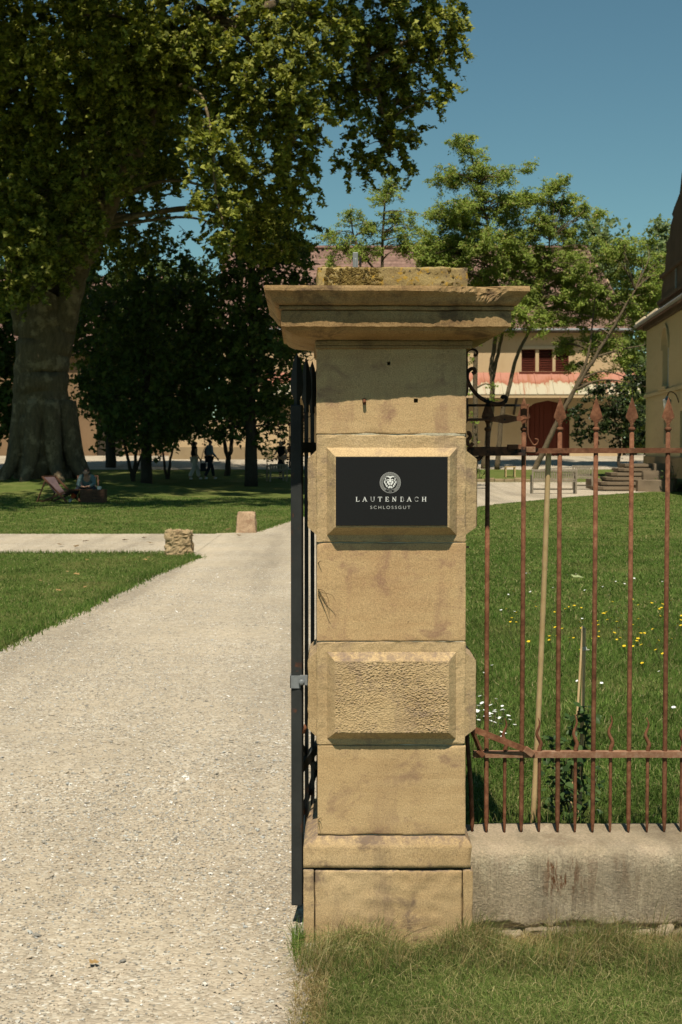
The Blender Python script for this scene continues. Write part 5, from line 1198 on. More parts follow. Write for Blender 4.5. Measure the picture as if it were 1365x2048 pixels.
for (a, b) in WN:
    mb = MB(); mb.span((a, BY + 0.30, wz0), (b, BY + 0.34, wz1)); w_ = mb.build('shutter', M['dark_void'], barn)
    for k in range(13):
        z = wz0 + 0.05 + k * 0.101
        mb = MB(); mb.box(((a + b) / 2, BY + 0.2, z), (b - a - 0.08, 0.09, 0.022), Matrix.Rotation(R(38), 3, 'X')); mb.build('slat', M['red_paint'], w_)
    mb = MB(); mb.span((a, BY + 0.12, wz0), (a + 0.05, BY + 0.28, wz1)); mb.span((b - 0.05, BY + 0.12, wz0), (b, BY + 0.28, wz1)); mb.build('frame', M['red_paint'], w_)
mb = MB(); mb.span((WN[0][0] - 0.15, BY - 0.14, wz0 - 0.16), (WN[2][1] + 0.15, BY - 0.003, wz0 - 0.02)); mb.build('window_sill', M['red_paint'], barn)
M['lintel'] = plaster_mat('pale_stone', (0.52, 0.42, 0.27, 1), (0.60, 0.50, 0.34, 1), (0.42, 0.32, 0.2, 1))
mb = MB(); mb.span((WN[0][0] - 0.12, BY - 0.03, wz1 + 0.01), (WN[2][1] + 0.12, BY - 0.004, wz1 + 0.2)); mb.build('lintel', M['lintel'], barn)
# roof: two slopes, hipped at the right end
ex0, ex1, eY, eZ, rY, rZ = bx0 - 0.5, bx1 + 0.5, BY - 0.57, 8.60, 92.0, 14.35
V = [(ex0, eY, eZ), (ex1, eY, eZ), (ex1 - 1.6, rY, rZ), (ex0, rY, rZ), (ex0, 99.8, eZ), (ex1, 99.8, eZ)]
V += [(x, y, z - 0.22) for x, y, z in V]
mb = MB().add(V, [[(0, 1, 2, 3), (3, 2, 5, 4), (0, 6, 7, 1), (4, 5, 11, 10), (6, 9, 8, 7), (9, 10, 11, 8), (0, 3, 9, 6), (3, 4, 10, 9)], [(1, 5, 2), (1, 7, 8), (7, 11, 8)], [(1, 7, 11, 5)]])
roof = mb.build('roof', M['roof_tile'], barn)
mb = MB(); mb.tube([(x, rY, rZ + 0.06) for x in np.linspace(ex0, ex1 - 1.6, 30)], 0.16, 7); mb.tube([(ex1 - 1.6, rY, rZ + 0.05), (ex1, eY, eZ + 0.05)], 0.12, 6); mb.build('ridge_tiles', M['roof_tile'], roof)
mb = MB(); mb.tube([(ex0, eY - 0.06, eZ - 0.05), (ex1, eY - 0.06, eZ - 0.05)], 0.08, 8); mb.build('gutter', M['zinc'], roof)
# canopy over the door: rusty sheets on beams
px0, px1 = -4.5, 16.6
k = 0; x = px0
while x < px1:
    V = [(x, BY - 0.002, 6.06), (x + 0.98, BY - 0.002, 6.06), (x + 0.98, BY - 1.75, 4.72), (x, BY - 1.75, 4.72)]
    V += [(a, b, c - 0.03) for a, b, c in V]
    mb = MB().add(V, [[(0, 3, 2, 1), (4, 5, 6, 7), (0, 1, 5, 4), (1, 2, 6, 5), (2, 3, 7, 6), (3, 0, 4, 7)]])
    mb.tube([(x + 0.99, BY - 0.01, 6.075), (x + 0.99, BY - 1.75, 4.735)], 0.035, 5)
    mb.build('canopy_sheet', M['sheet'], barn); x += 1.0
mb = MB(); mb.span((px0, BY - 1.72, 4.5), (px1, BY - 1.60, 4.675)); mb.build('canopy_beam', M['barn_plaster'], barn)
for k in range(8):
    xx = px0 + 0.3 + k * 2.9
    mb = MB(); mb.beam((xx, BY - 0.01, 3.6), (xx, BY - 1.6, 4.55), 0.12, 0.14); mb.build('strut', M['dark_bark'], barn)

# farm wing on the left, behind the plane tree
wing = root('farm_wing', (-24, 92, 1.1), 'tan farm wing with small window and brown door behind the plane trunk', 'building')
wx0, wx1, WY = -46.0, -9.6, 86.0
mb = MB(); wd = (-14.75, -13.2, 3.35); wn = (-16.6, -16.05, 3.0, 4.3)
mb.span((wx0, WY, 1.0), (wn[0], WY + 0.5, 7.6)); mb.span((wn[0], WY, 1.0), (wn[1], WY + 0.5, wn[2])); mb.span((wn[0], WY, wn[3]), (wn[1], WY + 0.5, 7.6)); mb.span((wn[1], WY, 1.0), (wd[0], WY + 0.5, 7.6)); mb.span((wd[0], WY, wd[2]), (wd[1], WY + 0.5, 7.6)); mb.span((wd[1], WY, 1.0), (wx1, WY + 0.5, 7.6))
mb.span((wx1 - 0.5, WY + 0.5, 1.0), (wx1, 98, 7.6)); mb.span((wx0, WY + 0.5, 1), (wx0 + 0.5, 98, 7.6)); mb.span((wx0 + 0.5, 97.5, 1), (wx1 - 0.5, 98, 7.6))
M['wing_plaster'] = plaster_mat('shaded_tan_plaster', (0.20, 0.125, 0.07, 1), (0.27, 0.175, 0.10, 1), (0.15, 0.09, 0.05, 1))  # tan darkened to put the wall's shade into its colour
mb.build('wall', M['wing_plaster'], wing)
mb = MB(); mb.span((wd[0], WY + 0.2, 1.0), (wd[1], WY + 0.27, wd[2])); mb.build('door', M['dark_bark'], wing)
mb = MB(); mb.span((wn[0], WY + 0.3, wn[2]), (wn[1], WY + 0.33, wn[3])); mb.build('window', M['dark_void'], wing)
V = [(wx0 - 0.4, WY - 0.6, 7.4), (wx1 + 0.4, WY - 0.6, 7.4), (wx1 + 0.4, 92, 12.6), (wx0 - 0.4, 92, 12.6), (wx0 - 0.4, 98.6, 7.4), (wx1 + 0.4, 98.6, 7.4)]
V += [(x, y, z - 0.2) for x, y, z in V]
MB().add(V, [[(0, 1, 2, 3), (3, 2, 5, 4), (0, 6, 7, 1), (4, 5, 11, 10), (6, 9, 8, 7), (9, 10, 11, 8), (0, 3, 9, 6), (3, 4, 10, 9), (1, 7, 8, 2), (2, 8, 11, 5)]]).build('roof', M['roof_tile'], wing)
# sunlit yard wall between the two
yw = root('yard_wall', (-5.5, 79, 1.0), 'low sunlit yellow yard wall behind the small dark trees', 'wall')
mb = MB(); mb.span((-9.5, 79, 0.7), (-2.9, 79.4, 3.15)); mb.build('wall_body', M['barn_plaster'], yw)
M['footing'] = plaster_mat('stone_footing', (0.26, 0.19, 0.11, 1), (0.36, 0.27, 0.16, 1), (0.2, 0.14, 0.08, 1))
mb = MB(); mb.span((-9.55, 78.85, 0.7), (-2.85, 78.997, 1.62)); mb.build('footing', M['footing'], yw)

# ---------------------------------------------------------------- manor house on the right
manor = root('manor_house', (16, 52, 0.8), 'ochre manor house with arched window and scrolled gable at the picture edge', 'house')
MD = Vector((12.83 - 11.55, 60.0 - 44.0, 0)).normalized()     # along the visible wall, away from the camera
MN = Vector((-MD.y, MD.x, 0))                                  # outwards, to the left
def mp_(s_, z, off=0.0):
    """s_ metres along the wall measured towards the camera from the far corner"""
    return (12.83 - MD.x * s_ + MN.x * off, 60.0 - MD.y * s_ + MN.y * off, z)
def mbox(mb, s0, s1, z0, z1, o0, o1):
    P = [mp_(s0, z0, o0), mp_(s1, z0, o0), mp_(s1, z0, o1), mp_(s0, z0, o1), mp_(s0, z1, o0), mp_(s1, z1, o0), mp_(s1, z1, o1), mp_(s0, z1, o1)]
    return mb.add(P, [[(0, 3, 2, 1), (4, 5, 6, 7), (0, 1, 5, 4), (1, 2, 6, 5), (2, 3, 7, 6), (3, 0, 4, 7)]])
ME = 6.72
mb = MB(); ws0, ws1, wz_0, wz_1 = 4.7, 6.3, 3.92, 6.15
ds0, ds1, dz_ = 9.2, 10.7, 2.9
sw = (5.2, 5.9, 1.75, 2.65)
for (a, b, z0, z1) in ((0, ws0, 0.6, ME), (ws0, ws1, 0.6, sw[2]), (ws0, ws1, sw[3], wz_0), (ws0, sw[0], sw[2], sw[3]), (sw[1], ws1, sw[2], sw[3]), (ws1, ds0, 0.6, ME), (ds0, ds1, dz_, ME), (ds1, 13, 0.6, ME), (13, 14.6, 0.6, wz_0), (14.6, 19, 0.6, ME)):
    mbox(mb, a, b, z0, z1, -0.45, 0)
for a, b in ((ws0, ws1), (13, 14.6)):
    cx = (a + b) / 2; rr_ = (b - a) / 2
    aps = [(cx - rr_ * math.cos(t_), wz_1 - rr_ + rr_ * math.sin(t_)) for t_ in np.linspace(0, math.pi, 13)]
    for (s_a, za), (s_b, zb) in zip(aps[:-1], aps[1:]):
        P = [mp_(s_a, za), mp_(s_b, zb), mp_(s_b, ME), mp_(s_a, ME), mp_(s_a, za, -0.45), mp_(s_b, zb, -0.45), mp_(s_b, ME, -0.45), mp_(s_a, ME, -0.45)]
        mb.add(P, [[(0, 3, 2, 1), (4, 5, 6, 7), (0, 1, 5, 4), (3, 7, 6, 2)]])
# far end and the rest of the shell
P0 = np.array(mp_(0, 0)); P1 = P0 + np.array((11, 0, 0))
mb.span((12.83 + 0.45, 59.55, 0.6), (24, 60.0, ME)); mb.span((23.5, 41, 0.6), (24, 59.5, ME)); mb.span((12.3, 40.8, 0.6), (23.5, 41.2, ME))
mb.build('wall', M['manor_stone'], manor)
mb = MB(); mbox(mb, -0.02, 19, 3.66, 3.80, 0.003, 0.09); mb.build('string_course', M['manor_stone'], manor)
mb = MB(); mbox(mb, -0.03, 19, 0.5, 1.25, 0.004, 0.08); mb.build('plinth', M['footing'], manor)
mb = MB(); mbox(mb, 0.0, 19, ME - 0.24, ME - 0.02, 0.003, 0.16); mb.build('cornice', M['manor_dark'], manor)
M['glass'] = flat_mat('window_glass', (0.03, 0.04, 0.05, 1), 0.08, 0.6)
M['white_paint'] = simple_mat('white_paint', (0.62, 0.61, 0.56, 1), (0.72, 0.71, 0.66, 1), 10, 0.6, 0.3, 0)
for (a, b) in ((ws0, ws1), (13, 14.6)):
    cx = (a + b) / 2; rr_ = (b - a) / 2
    mb = MB(); mbox(mb, a, b, wz_0, wz_1, -0.30, -0.27); w_ = mb.build('window', M['glass'], manor)
    mb = MB(); mbox(mb, a, a + 0.08, wz_0, wz_1 - 0.3, -0.265, -0.20); mbox(mb, b - 0.08, b, wz_0, wz_1 - 0.3, -0.265, -0.20); mbox(mb, cx - 0.05, cx + 0.05, wz_0, wz_1, -0.265, -0.20)
    for z in (wz_0 + 0.02, wz_0 + 0.55, wz_0 + 1.1, wz_0 + 1.6): mbox(mb, a + 0.08, b - 0.08, z, z + 0.06, -0.262, -0.205)
    mb.build('window_frame', M['white_paint'], w_)
    mb = MB()
    for t0, t1 in zip(np.linspace(0, math.pi, 13)[:-1], np.linspace(0, math.pi, 13)[1:]):
        P = [mp_(cx - r_ * math.cos(t_), wz_1 - rr_ + r_ * math.sin(t_), o_) for o_ in (0.004, 0.07) for (r_, t_) in ((rr_ + 0.03, t0), (rr_ + 0.03, t1), (rr_ + 0.17, t1), (rr_ + 0.17, t0))]
        mb.add(P, [[(0, 3, 2, 1), (4, 5, 6, 7), (0, 1, 5, 4), (1, 2, 6, 5), (2, 3, 7, 6), (3, 0, 4, 7)]])
    mb.build('arch_moulding', M['manor_stone'], w_)
    mb = MB(); mbox(mb, a - 0.1, b + 0.1, wz_0 - 0.14, wz_0 - 0.004, 0.092, 0.16); mb.build('sill', M['manor_stone'], w_)
mb = MB(); mbox(mb, sw[0], sw[1], sw[2], sw[3], -0.30, -0.27); mb.build('window', M['glass'], manor)
mb = MB(); mbox(mb, ds0, ds1, 0.6, dz_, -0.30, -0.25); mb.build('door', M['dark_bark'], manor)
# hipped roof behind the gable
V = [mp_(-0.4, ME, 0.36), mp_(19, ME, 0.36), (24.6, 40.6, ME), (24.6, 60.6, ME), (18.4, 54.6, 11.0), (18.0, 46.0, 11.0)]
V += [(x, y, z - 0.16) for x, y, z in V]
mb = MB().add(V, [[(0, 4, 5, 1), (2, 5, 4, 3), (6, 7, 11, 10), (8, 9, 10, 11), (0, 1, 7, 6), (1, 2, 8, 7), (2, 3, 9, 8), (3, 0, 6, 9)], [(0, 3, 4), (1, 5, 2), (6, 10, 9), (7, 8, 11)]])
mr = mb.build('roof', M['roof_tile'], manor)
mb = MB(); mb.tube([mp_(-0.4, ME - 0.02, 0.41), mp_(19, ME - 0.02, 0.41)], 0.07, 8); mb.build('gutter', M['zinc'], mr)
for k in range(9):
    f = k / 8; a = np.array(mp_(-0.4, ME + 0.06, 0.36)); b = np.array((18.4, 54.6, 11.06)); p = a + (b - a) * f * 0.55
    q_ = a + (b - a) * (f * 0.55 + 0.055)
    mb = MB(); mb.tube([p, q_], [0.10, 0.13], 7); mb.build('hip_tile', M['lintel'], mr)
# scrolled gable standing on the wall
pr = [(4.55, 6.6), (4.55, 7.0), (4.1, 7.05), (4.1, 7.2), (4.9, 7.3), (5.0, 7.7), (5.4, 7.95), (5.0, 8.05), (5.0, 8.2), (5.8, 8.3), (5.95, 8.75), (6.4, 9.0), (6.0, 9.1), (6.05, 9.3), (6.9, 9.4), (7.1, 9.8), (7.7, 10.0), (7.4, 10.15), (7.9, 10.3), (9.2, 10.6), (9.6, 11.2), (10.5, 11.6)]
full = pr + [(24 - s_, z) for s_, z in pr[::-1]]
n = len(full); V = [mp_(s_, z, 0.10) for s_, z in full] + [mp_(s_, z, -0.5) for s_, z in full]
k = np.arange(n)
MB().add(V, [np.stack([k, (k + 1) % n, (k + 1) % n + n, k + n], -1), [k[::-1]], [k + n]]).build('scrolled_gable', M['manor_dark'], manor)
mb = MB(); mbox(mb, 4.7, 19.0, 7.10, 7.22, 0.103, 0.24); mb.build('gable_moulding', M['manor_dark'], manor)
mb = MB(); mbox(mb, 5.3, 18.6, 8.05, 8.16, 0.103, 0.24); mb.build('gable_moulding', M['manor_dark'], manor)
mb = MB(); mbox(mb, 8.7, 8.8, 7.3, 8.0, 0.103, 0.16); mb.build('downpipe', M['zinc'], manor)
# lantern on a bracket
lt = root('wall_lantern', mp_(8.9, 3.15, 0.0), 'white lantern on an iron bracket by the manor door', 'lantern')
mb = MB(); lc = np.array(mp_(8.9, 2.95, 0.42))
for z0, z1, r0, r1 in ((0.0, 0.34, 0.10, 0.15),):
    mb.tube([lc + np.array((0, 0, z0)), lc + np.array((0, 0, z1))], [r0, r1], 6)
mb.build('lantern_body', M['white_paint'], lt)
mb = MB(); mb.tube([lc + np.array((0, 0, 0.342)), lc + np.array((0, 0, 0.42)), lc + np.array((0, 0, 0.50))], [0.17, 0.07, 0.03], 6); mb.build('lantern_cap', M['zinc'], lt)
mb = MB(); mb.tube(bez([mp_(8.9, 3.2, 0.0), mp_(8.9, 3.5, 0.12), mp_(8.9, 3.6, 0.32), mp_(8.9, 3.45, 0.42)], 6), 0.018, 6); mb.build('bracket', M['old_iron'], lt)

# curved stone steps
steps = root('stone_steps', (10.9, 53.5, 0), 'weathered stone garden steps rising to the manor', 'steps')
M['step_stone'] = plaster_mat('step_stone', (0.17, 0.125, 0.08, 1), (0.26, 0.20, 0.135, 1), (0.12, 0.085, 0.06, 1))
for k, (x0, x1, y0) in enumerate(((9.75, 10.7, 52.0), (10.0, 11.0, 52.5), (10.3, 11.35, 53.1), (10.6, 11.7, 53.7), (11.0, 12.1, 54.4), (11.4, 12.38, 55.1))):
    z = 0.16 * (k + 1)
    pts = [(x0 - 0.28, y0 + 0.35), (x0 - 0.12, y0 + 0.08), (x0 + 0.2, y0), (x1, y0), (x1, y0 + 1.6), (x0 - 0.28, y0 + 1.6)]
    mb = MB(); mb.prism(pts, 'z', -0.05, z - 0.10); mb.build('riser', M['step_stone'], steps)
    pts2 = [(x0 - 0.34, y0 + 0.32), (x0 - 0.16, y0 + 0.02), (x0 + 0.2, y0 - 0.06), (x1, y0 - 0.06), (x1, y0 + 1.6), (x0 - 0.34, y0 + 1.6)]
    mb = MB(); mb.prism(pts2, 'z', z - 0.098, z); mb.build('tread', M['step_stone'], steps)
for (x0, x1, y0, y1, h) in ((10.75, 12.0, 51.5, 51.85, 0.42), (11.1, 12.35, 52.2, 52.55, 0.75), (9.55, 9.85, 53.9, 55.5, 0.42), (11.65, 12.35, 52.9, 53.2, 1.0)):
    rblock(x0, x1, y0, y1, -0.05, h, 0.02, 0.12, 1, x0, 0.01).build('cheek_wall', M['step_stone'], steps, True)
# kerb along the far grass strip
kb = root('kerb_edging', (4.5, 60, 0), 'low pale stone edging between gravel path and grass strip', 'edging')
for k in range(15):
    x0 = 3.6 + 0.42 * k; y0 = 60.5
    rblock(x0, x0 + 0.40, y0, y0 + 0.2, gz(x0, y0) - 0.1, gz(x0, y0) + 0.14 + 0.03 * math.sin(k * 2.3), 0.02, 0.1, 1, k, 0.008).build('kerb_stone', M['footing'], kb, True)

# ---------------------------------------------------------------- stone bollards on the lawn corners
def bollard(name, loc, w, d, h, label, mat, seed, rough, top_in, step=0.03):
    rt = root(name, loc, label, 'stone', 'stone bollards at the path corners')
    mb = rblock(-w / 2, w / 2, -d / 2, d / 2, -0.1, h, 0.03, step, 1.2, seed, rough)
    V = np.concatenate(mb.V)
    f = np.clip(V[:, 2] / h, 0, 1)
    V[:, 0] *= 1 - top_in * f; V[:, 1] *= 1 - top_in * f
    for i, p in enumerate(V):
        q = Vector(p * 9 + seed); k = mnoise.noise(q) + 0.6 * mnoise.noise(q * 2.7)
        V[i] += np.array((p[0], p[1], 0)) * k * rough * 14 + np.array((0, 0, rough * 2.5 * mnoise.noise(q * 1.7))) * (f[i] > 0.8)
    mb.V = [V + np.array(loc)]
    mb.build('stone_body', mat, rt, rough < 0.006)
    return rt
M['bollard_rough'] = stone_mat('rough_bollard', (0.36, 0.26, 0.14, 1), (0.20, 0.13, 0.07, 1), (0.46, 0.35, 0.2, 1), (0.13, 0.085, 0.05, 1), 0.7, 60, 1.0)
M['bollard_pink'] = stone_mat('pink_bollard', (0.42, 0.285, 0.175, 1), (0.33, 0.21, 0.125, 1), (0.50, 0.36, 0.235, 1), (0.26, 0.14, 0.085, 1), 0.7, 60, 0.6)
bollard('stone_bollard', (-2.43, 21.3, 0), 0.40, 0.36, 0.36, 'rough brown boulder-like stone at the near lawn tip', M['bollard_rough'], 3.3, 0.012, 0.08)
bollard('stone_bollard', (-1.78, 26.75, 0), 0.38, 0.36, 0.39, 'smooth squared pink sandstone bollard at the far lawn corner', M['bollard_pink'], 7.1, 0.0055, 0.16)

# ---------------------------------------------------------------- benches and chairs
M['grey_wood'] = simple_mat('weathered_wood', (0.20, 0.165, 0.12, 1), (0.33, 0.28, 0.21, 1), 14, 0.85, 0.15, 0.3, 40)
M['brown_wood'] = simple_mat('brown_wood', (0.07, 0.03, 0.016, 1), (0.13, 0.06, 0.03, 1), 14, 0.7, 0.25, 0.3, 40)
def bench(name, loc, rz, w, label, cat, group=None, mat=None, slats=9, back_h=0.85):
    mat = mat or M['grey_wood']
    rt = root(name, loc, label, cat, group)
    def mk(nm, f, par=rt):
        mb = MB(); f(mb); mb.V = [v + np.array(loc) for v in mb.V]; return mb.build(nm, mat, par)
    for sx in (-1, 1):
        mk('leg', lambda m: m.box((sx * (w / 2 - 0.03), -0.24, 0.31), (0.06, 0.06, 0.62)))
        mk('leg', lambda m: m.beam((sx * (w / 2 - 0.03), 0.22, 0), (sx * (w / 2 - 0.03), 0.30, back_h), 0.06, 0.06, (0, 1, 0)))
        mk('armrest', lambda m: m.box((sx * (w / 2 - 0.03), 0.0, 0.64), (0.07, 0.56, 0.035)))
    for k in range(5): mk('seat_slat', lambda m: m.box((0, -0.22 + 0.11 * k, 0.43), (w - 0.04, 0.09, 0.025)))
    mk('top_rail', lambda m: m.box((0, 0.305, back_h - 0.04), (w - 0.125, 0.035, 0.075)))
    mk('lower_rail', lambda m: m.box((0, 0.265, 0.50), (w - 0.125, 0.03, 0.06)))
    mk('stretcher', lambda m: m.box((0, 0.0, 0.16), (w - 0.12, 0.04, 0.05)))
    for k in range(slats):
        x = -w / 2 + 0.13 + (w - 0.26) * k / (slats - 1)
        mk('back_slat', lambda m: m.beam((x, 0.268, 0.532), (x, 0.302, back_h - 0.08), (w - 0.26) / (slats - 1) * 0.72, 0.014, (0, 1, 0)))
    rt.rotation_euler = (0, 0, rz)
    return rt
bench('garden_bench', (7.35, 49.2, gz(7.35, 49.2)), R(178 + 0), 1.55, 'long grey slatted wooden bench on the gravel, seen from behind', 'bench', slats=17)
bench('garden_chair', (9.2, 54.0, gz(9.2, 54)), R(165), 0.78, 'grey wooden garden armchair beside the long bench', 'chair', slats=9, back_h=0.92)
bench('white_chair', (-2.75, 61.0, gz(-2.75, 61)), R(200), 0.8, 'pale grey garden chair in the shade by the gate', 'chair', mat=M['grey_wood'], slats=6, back_h=0.75)
st = root('side_stool', (7.6, 64, gz(7.6, 64)), 'small pale wooden stool on the grass strip', 'stool')
for dx in (-0.2, 0.2):
    for dy in (-0.2, 0.2):
        mb = MB(); mb.box((7.6 + dx, 64 + dy, gz(7.6, 64) + 0.22), (0.05, 0.05, 0.44)); mb.build('leg', M['bamboo'], st)
mb = MB(); mb.box((7.6, 64, gz(7.6, 64) + 0.46), (0.5, 0.5, 0.04)); mb.build('seat', M['bamboo'], st)

def deck_chair(loc, rz, label, mat):
    rt = root('deck_chair', loc, label, 'deck chair', 'deck chairs under the plane tree')
    def mk(nm, f, m_=M['brown_wood']):
        mb = MB(); f(mb); mb.V = [v + np.array(loc) for v in mb.V]; return mb.build(nm, m_, rt)
    for s_ in (-1, 1):
        mk('frame_rail', lambda m: m.beam((s_ * 0.29, -0.48, 0.02), (s_ * 0.29, 0.42, 0.74), 0.03, 0.05))
        mk('frame_rail', lambda m: m.beam((s_ * 0.25, 0.48, 0.02), (s_ * 0.25, -0.50, 0.36), 0.03, 0.05))
        mk('prop', lambda m: m.beam((s_ * 0.32, 0.60, 0.02), (s_ * 0.32, 0.30, 0.62), 0.03, 0.035))
    mk('cross_bar', lambda m: m.box((0, 0.42, 0.75), (0.62, 0.04, 0.04))); mk('cross_bar', lambda m: m.box((0, -0.50, 0.37), (0.56, 0.04, 0.04))); mk('cross_bar', lambda m: m.box((0, 0.60, 0.04), (0.68, 0.03, 0.03)))
    P = bez([(0, 0.42, 0.76), (0, 0.18, 0.44), (0, -0.08, 0.25), (0, -0.32, 0.26), (0, -0.50, 0.38)], 5)
    V = [(x, p[1], p[2] + dz) for p in P for x, dz in ((-0.23, 0), (0.23, 0), (0.23, -0.012), (-0.23, -0.012))]; n = len(P)
    mk('sling', lambda m: m.add(V, [[(i * 4 + k, i * 4 + (k + 1) % 4, (i + 1) * 4 + (k + 1) % 4, (i + 1) * 4 + k) for i in range(n - 1) for k in range(4)]]), mat)
    rt.rotation_euler = (0, 0, rz)
    return rt
M['sling'] = simple_mat('mauve_canvas', (0.10, 0.07, 0.07, 1), (0.15, 0.10, 0.10, 1), 8, 0.9, 0.1, 0)
M['sling2'] = simple_mat('dark_canvas', (0.05, 0.045, 0.045, 1), (0.08, 0.075, 0.075, 1), 8, 0.9, 0.1, 0)
deck_chair((-8.15, 41.3, gz(-8.15, 41.3)), R(62), 'empty mauve deck chair with brown wooden frame beside the seated person', M['sling'])
deck_chair((-7.42, 41.75, gz(-7.42, 41.75)), R(12), 'dark deck chair holding the seated person under the plane tree', M['sling2'])
cr = root('wooden_crate', (-7.15, 41.1, gz(-7.15, 41.1)), 'low brown wooden crate used as a table by the seated person', 'crate')
z0 = gz(-7.15, 41.1)
for k in range(4):
    for y, sx in ((40.88, 0.70), (41.32, 0.70)):
        mb = MB(); mb.box((-7.15, y, z0 + 0.05 + 0.092 * k), (sx, 0.018, 0.082)); mb.build('slat', M['brown_wood'], cr)
    for x in (-7.49, -6.81):
        mb = MB(); mb.box((x, 41.1, z0 + 0.05 + 0.092 * k), (0.018, 0.42, 0.082)); mb.build('slat', M['brown_wood'], cr)
for k in range(4):
    mb = MB(); mb.box((-7.15, 40.94 + 0.108 * k, z0 + 0.376), (0.72, 0.10, 0.018)); mb.build('top_board', M['brown_wood'], cr)
mb = MB(); c0 = (-6.97, 41.0, z0 + 0.386)
mb.tube([(c0[0], c0[1], c0[2]), (c0[0], c0[1], c0[2] + 0.09)], [0.05, 0.07], 12)
tag(mb.build('white_cup', M['white_paint'], loc=c0), 'white cup standing on the brown wooden crate', 'cup')

# ---------------------------------------------------------------- people
def skin_obj(name, verts, edges, radii, mat, parent, sub=2):
    me = bpy.data.meshes.new(name)
    me.from_pydata([tuple(v) for v in verts], edges, [])
    o = bpy.data.objects.new(name, me); C.objects.link(o); o.parent = parent
    me.materials.append(mat)
    m = o.modifiers.new('skin', 'SKIN'); m.use_smooth_shade = True
    for i, r in enumerate(radii):
        sv = me.skin_vertices[0].data[i]; sv.radius = (r, r) if np.isscalar(r) else r
        sv.use_root = (i == 0)
    s_ = o.modifiers.new('sub', 'SUBSURF'); s_.levels = sub; s_.render_levels = sub
    ORG[o.name] = ORG[parent.name]
    return o
def person(loc, rz, label, J, mats, long_dress=False, sleeves=True, hair_long=False, scale=1.0):
    """J: joint name -> local position (x right, y ahead, z up)"""
    rt = root('person', loc, label, 'person')
    J = {k: np.array(v, float) for k, v in J.items()}
    names = ['pelvis', 'waist', 'chest', 'neck', 'chin', 'head', 'crown', 'shoulderL', 'elbowL', 'wristL', 'palmL', 'shoulderR', 'elbowR', 'wristR', 'palmR', 'hipL', 'kneeL', 'ankleL', 'toeL', 'hipR', 'kneeR', 'ankleR', 'toeR']
    rad = dict(pelvis=0.13, waist=0.115, chest=0.125, neck=0.052, chin=0.072, head=0.090, crown=0.066, shoulderL=0.058, elbowL=0.042, wristL=0.028, palmL=0.036, hipL=0.085, kneeL=0.056, ankleL=0.038, toeL=0.034)
    rad.update({k[:-1] + 'R': v for k, v in rad.items() if k.endswith('L')})
    E = [('pelvis', 'waist'), ('waist', 'chest'), ('chest', 'neck'), ('neck', 'chin'), ('chin', 'head'), ('head', 'crown')]
    for s_ in 'LR': E += [('chest', 'shoulder' + s_), ('shoulder' + s_, 'elbow' + s_), ('elbow' + s_, 'wrist' + s_), ('wrist' + s_, 'palm' + s_), ('pelvis', 'hip' + s_), ('hip' + s_, 'knee' + s_), ('knee' + s_, 'ankle' + s_), ('ankle' + s_, 'toe' + s_)]
    V = [J[n] for n in names]; Rr = [rad[n] for n in names]; ix = {n: i for i, n in enumerate(names)}
    ed = [(ix[a], ix[b]) for a, b in E]
    for s_ in 'LR':      # five fingers
        d = J['palm' + s_] - J['wrist' + s_]; d /= np.linalg.norm(d) + 1e-9
        side = np.cross(d, (0, 1, 0.2)); side /= np.linalg.norm(side) + 1e-9
        fw = np.cross(side, d)
        for k, (o_, L_) in enumerate(((-0.028, 0.065), (-0.010, 0.082), (0.010, 0.078), (0.028, 0.06), (0.045, 0.045))):
            b_ = J['palm' + s_] + fw * o_
            m_ = b_ + d * L_ * (0.6 if k < 4 else 0.3) + (fw * 0.02 if k == 4 else 0)
            V += [m_, m_ + d * L_ * 0.4 + side * 0.012]; Rr += [0.010, 0.008]; n_ = len(V)
            ed += [(ix['palm' + s_], n_ - 2), (n_ - 2, n_ - 1)]
    fwd = J.get('face', np.array((0, 1, 0))); fwd = fwd / np.linalg.norm(fwd)
    V.append((J['chin'] + J['head']) / 2 + fwd * 0.105); Rr.append(0.014); ed.append((ix['head'], len(V) - 1))
    skin_obj('body', V, ed, Rr, mats['skin'], rt)
    sd_ = np.cross(fwd, (0, 0, 1)); up_ = np.cross(sd_, fwd)
    for s_ in (-1, 1):
        mb = MB(); mb.sphere(np.array(loc) + J['head'] + fwd * 0.082 + sd_ * 0.032 * s_ - up_ * 0.015, 0.012, 6, 4); mb.build('eye', M['dark_void'], rt)
        mb = MB(); mb.sphere(np.array(loc) + J['head'] + sd_ * 0.09 * s_ - up_ * 0.02, (0.016, 0.02, 0.03), 6, 4); mb.build('ear', mats['skin'], rt)
    back = J['head'] - fwd * 0.028 + up_ * 0.022
    hv = [back + up_ * 0.045, back, back - fwd * 0.02 - up_ * 0.06]; hr = [0.082, 0.098, 0.080]
    if hair_long: hv += [J['neck'] - fwd * 0.07, J['chest'] - fwd * 0.11 + np.array((0, 0, 0.02))]; hr += [0.065, 0.05]
    skin_obj('hair', hv, [(i, i + 1) for i in range(len(hv) - 1)], hr, mats['hair'], rt)
    sv = [J['pelvis'] + np.array((0, 0, 0.02)), J['waist'], J['chest'], J['chest'] * 0.45 + J['neck'] * 0.55]; sr = [0.152, 0.138, 0.148, 0.085]; se = [(0, 1), (1, 2), (2, 3)]
    for s_ in 'LR':
        b_ = len(sv); sv.append(J['shoulder' + s_]); sr.append(0.078); se.append((2, b_))
        if sleeves:
            sv += [J['elbow' + s_], J['wrist' + s_] * 0.9 + J['elbow' + s_] * 0.1]; sr += [0.058, 0.044]; se += [(b_, b_ + 1), (b_ + 1, b_ + 2)]
        else:
            sv += [J['shoulder' + s_] * 0.6 + J['elbow' + s_] * 0.4]; sr += [0.062]; se += [(b_, b_ + 1)]
    skin_obj('shirt', sv, se, sr, mats['shirt'], rt)
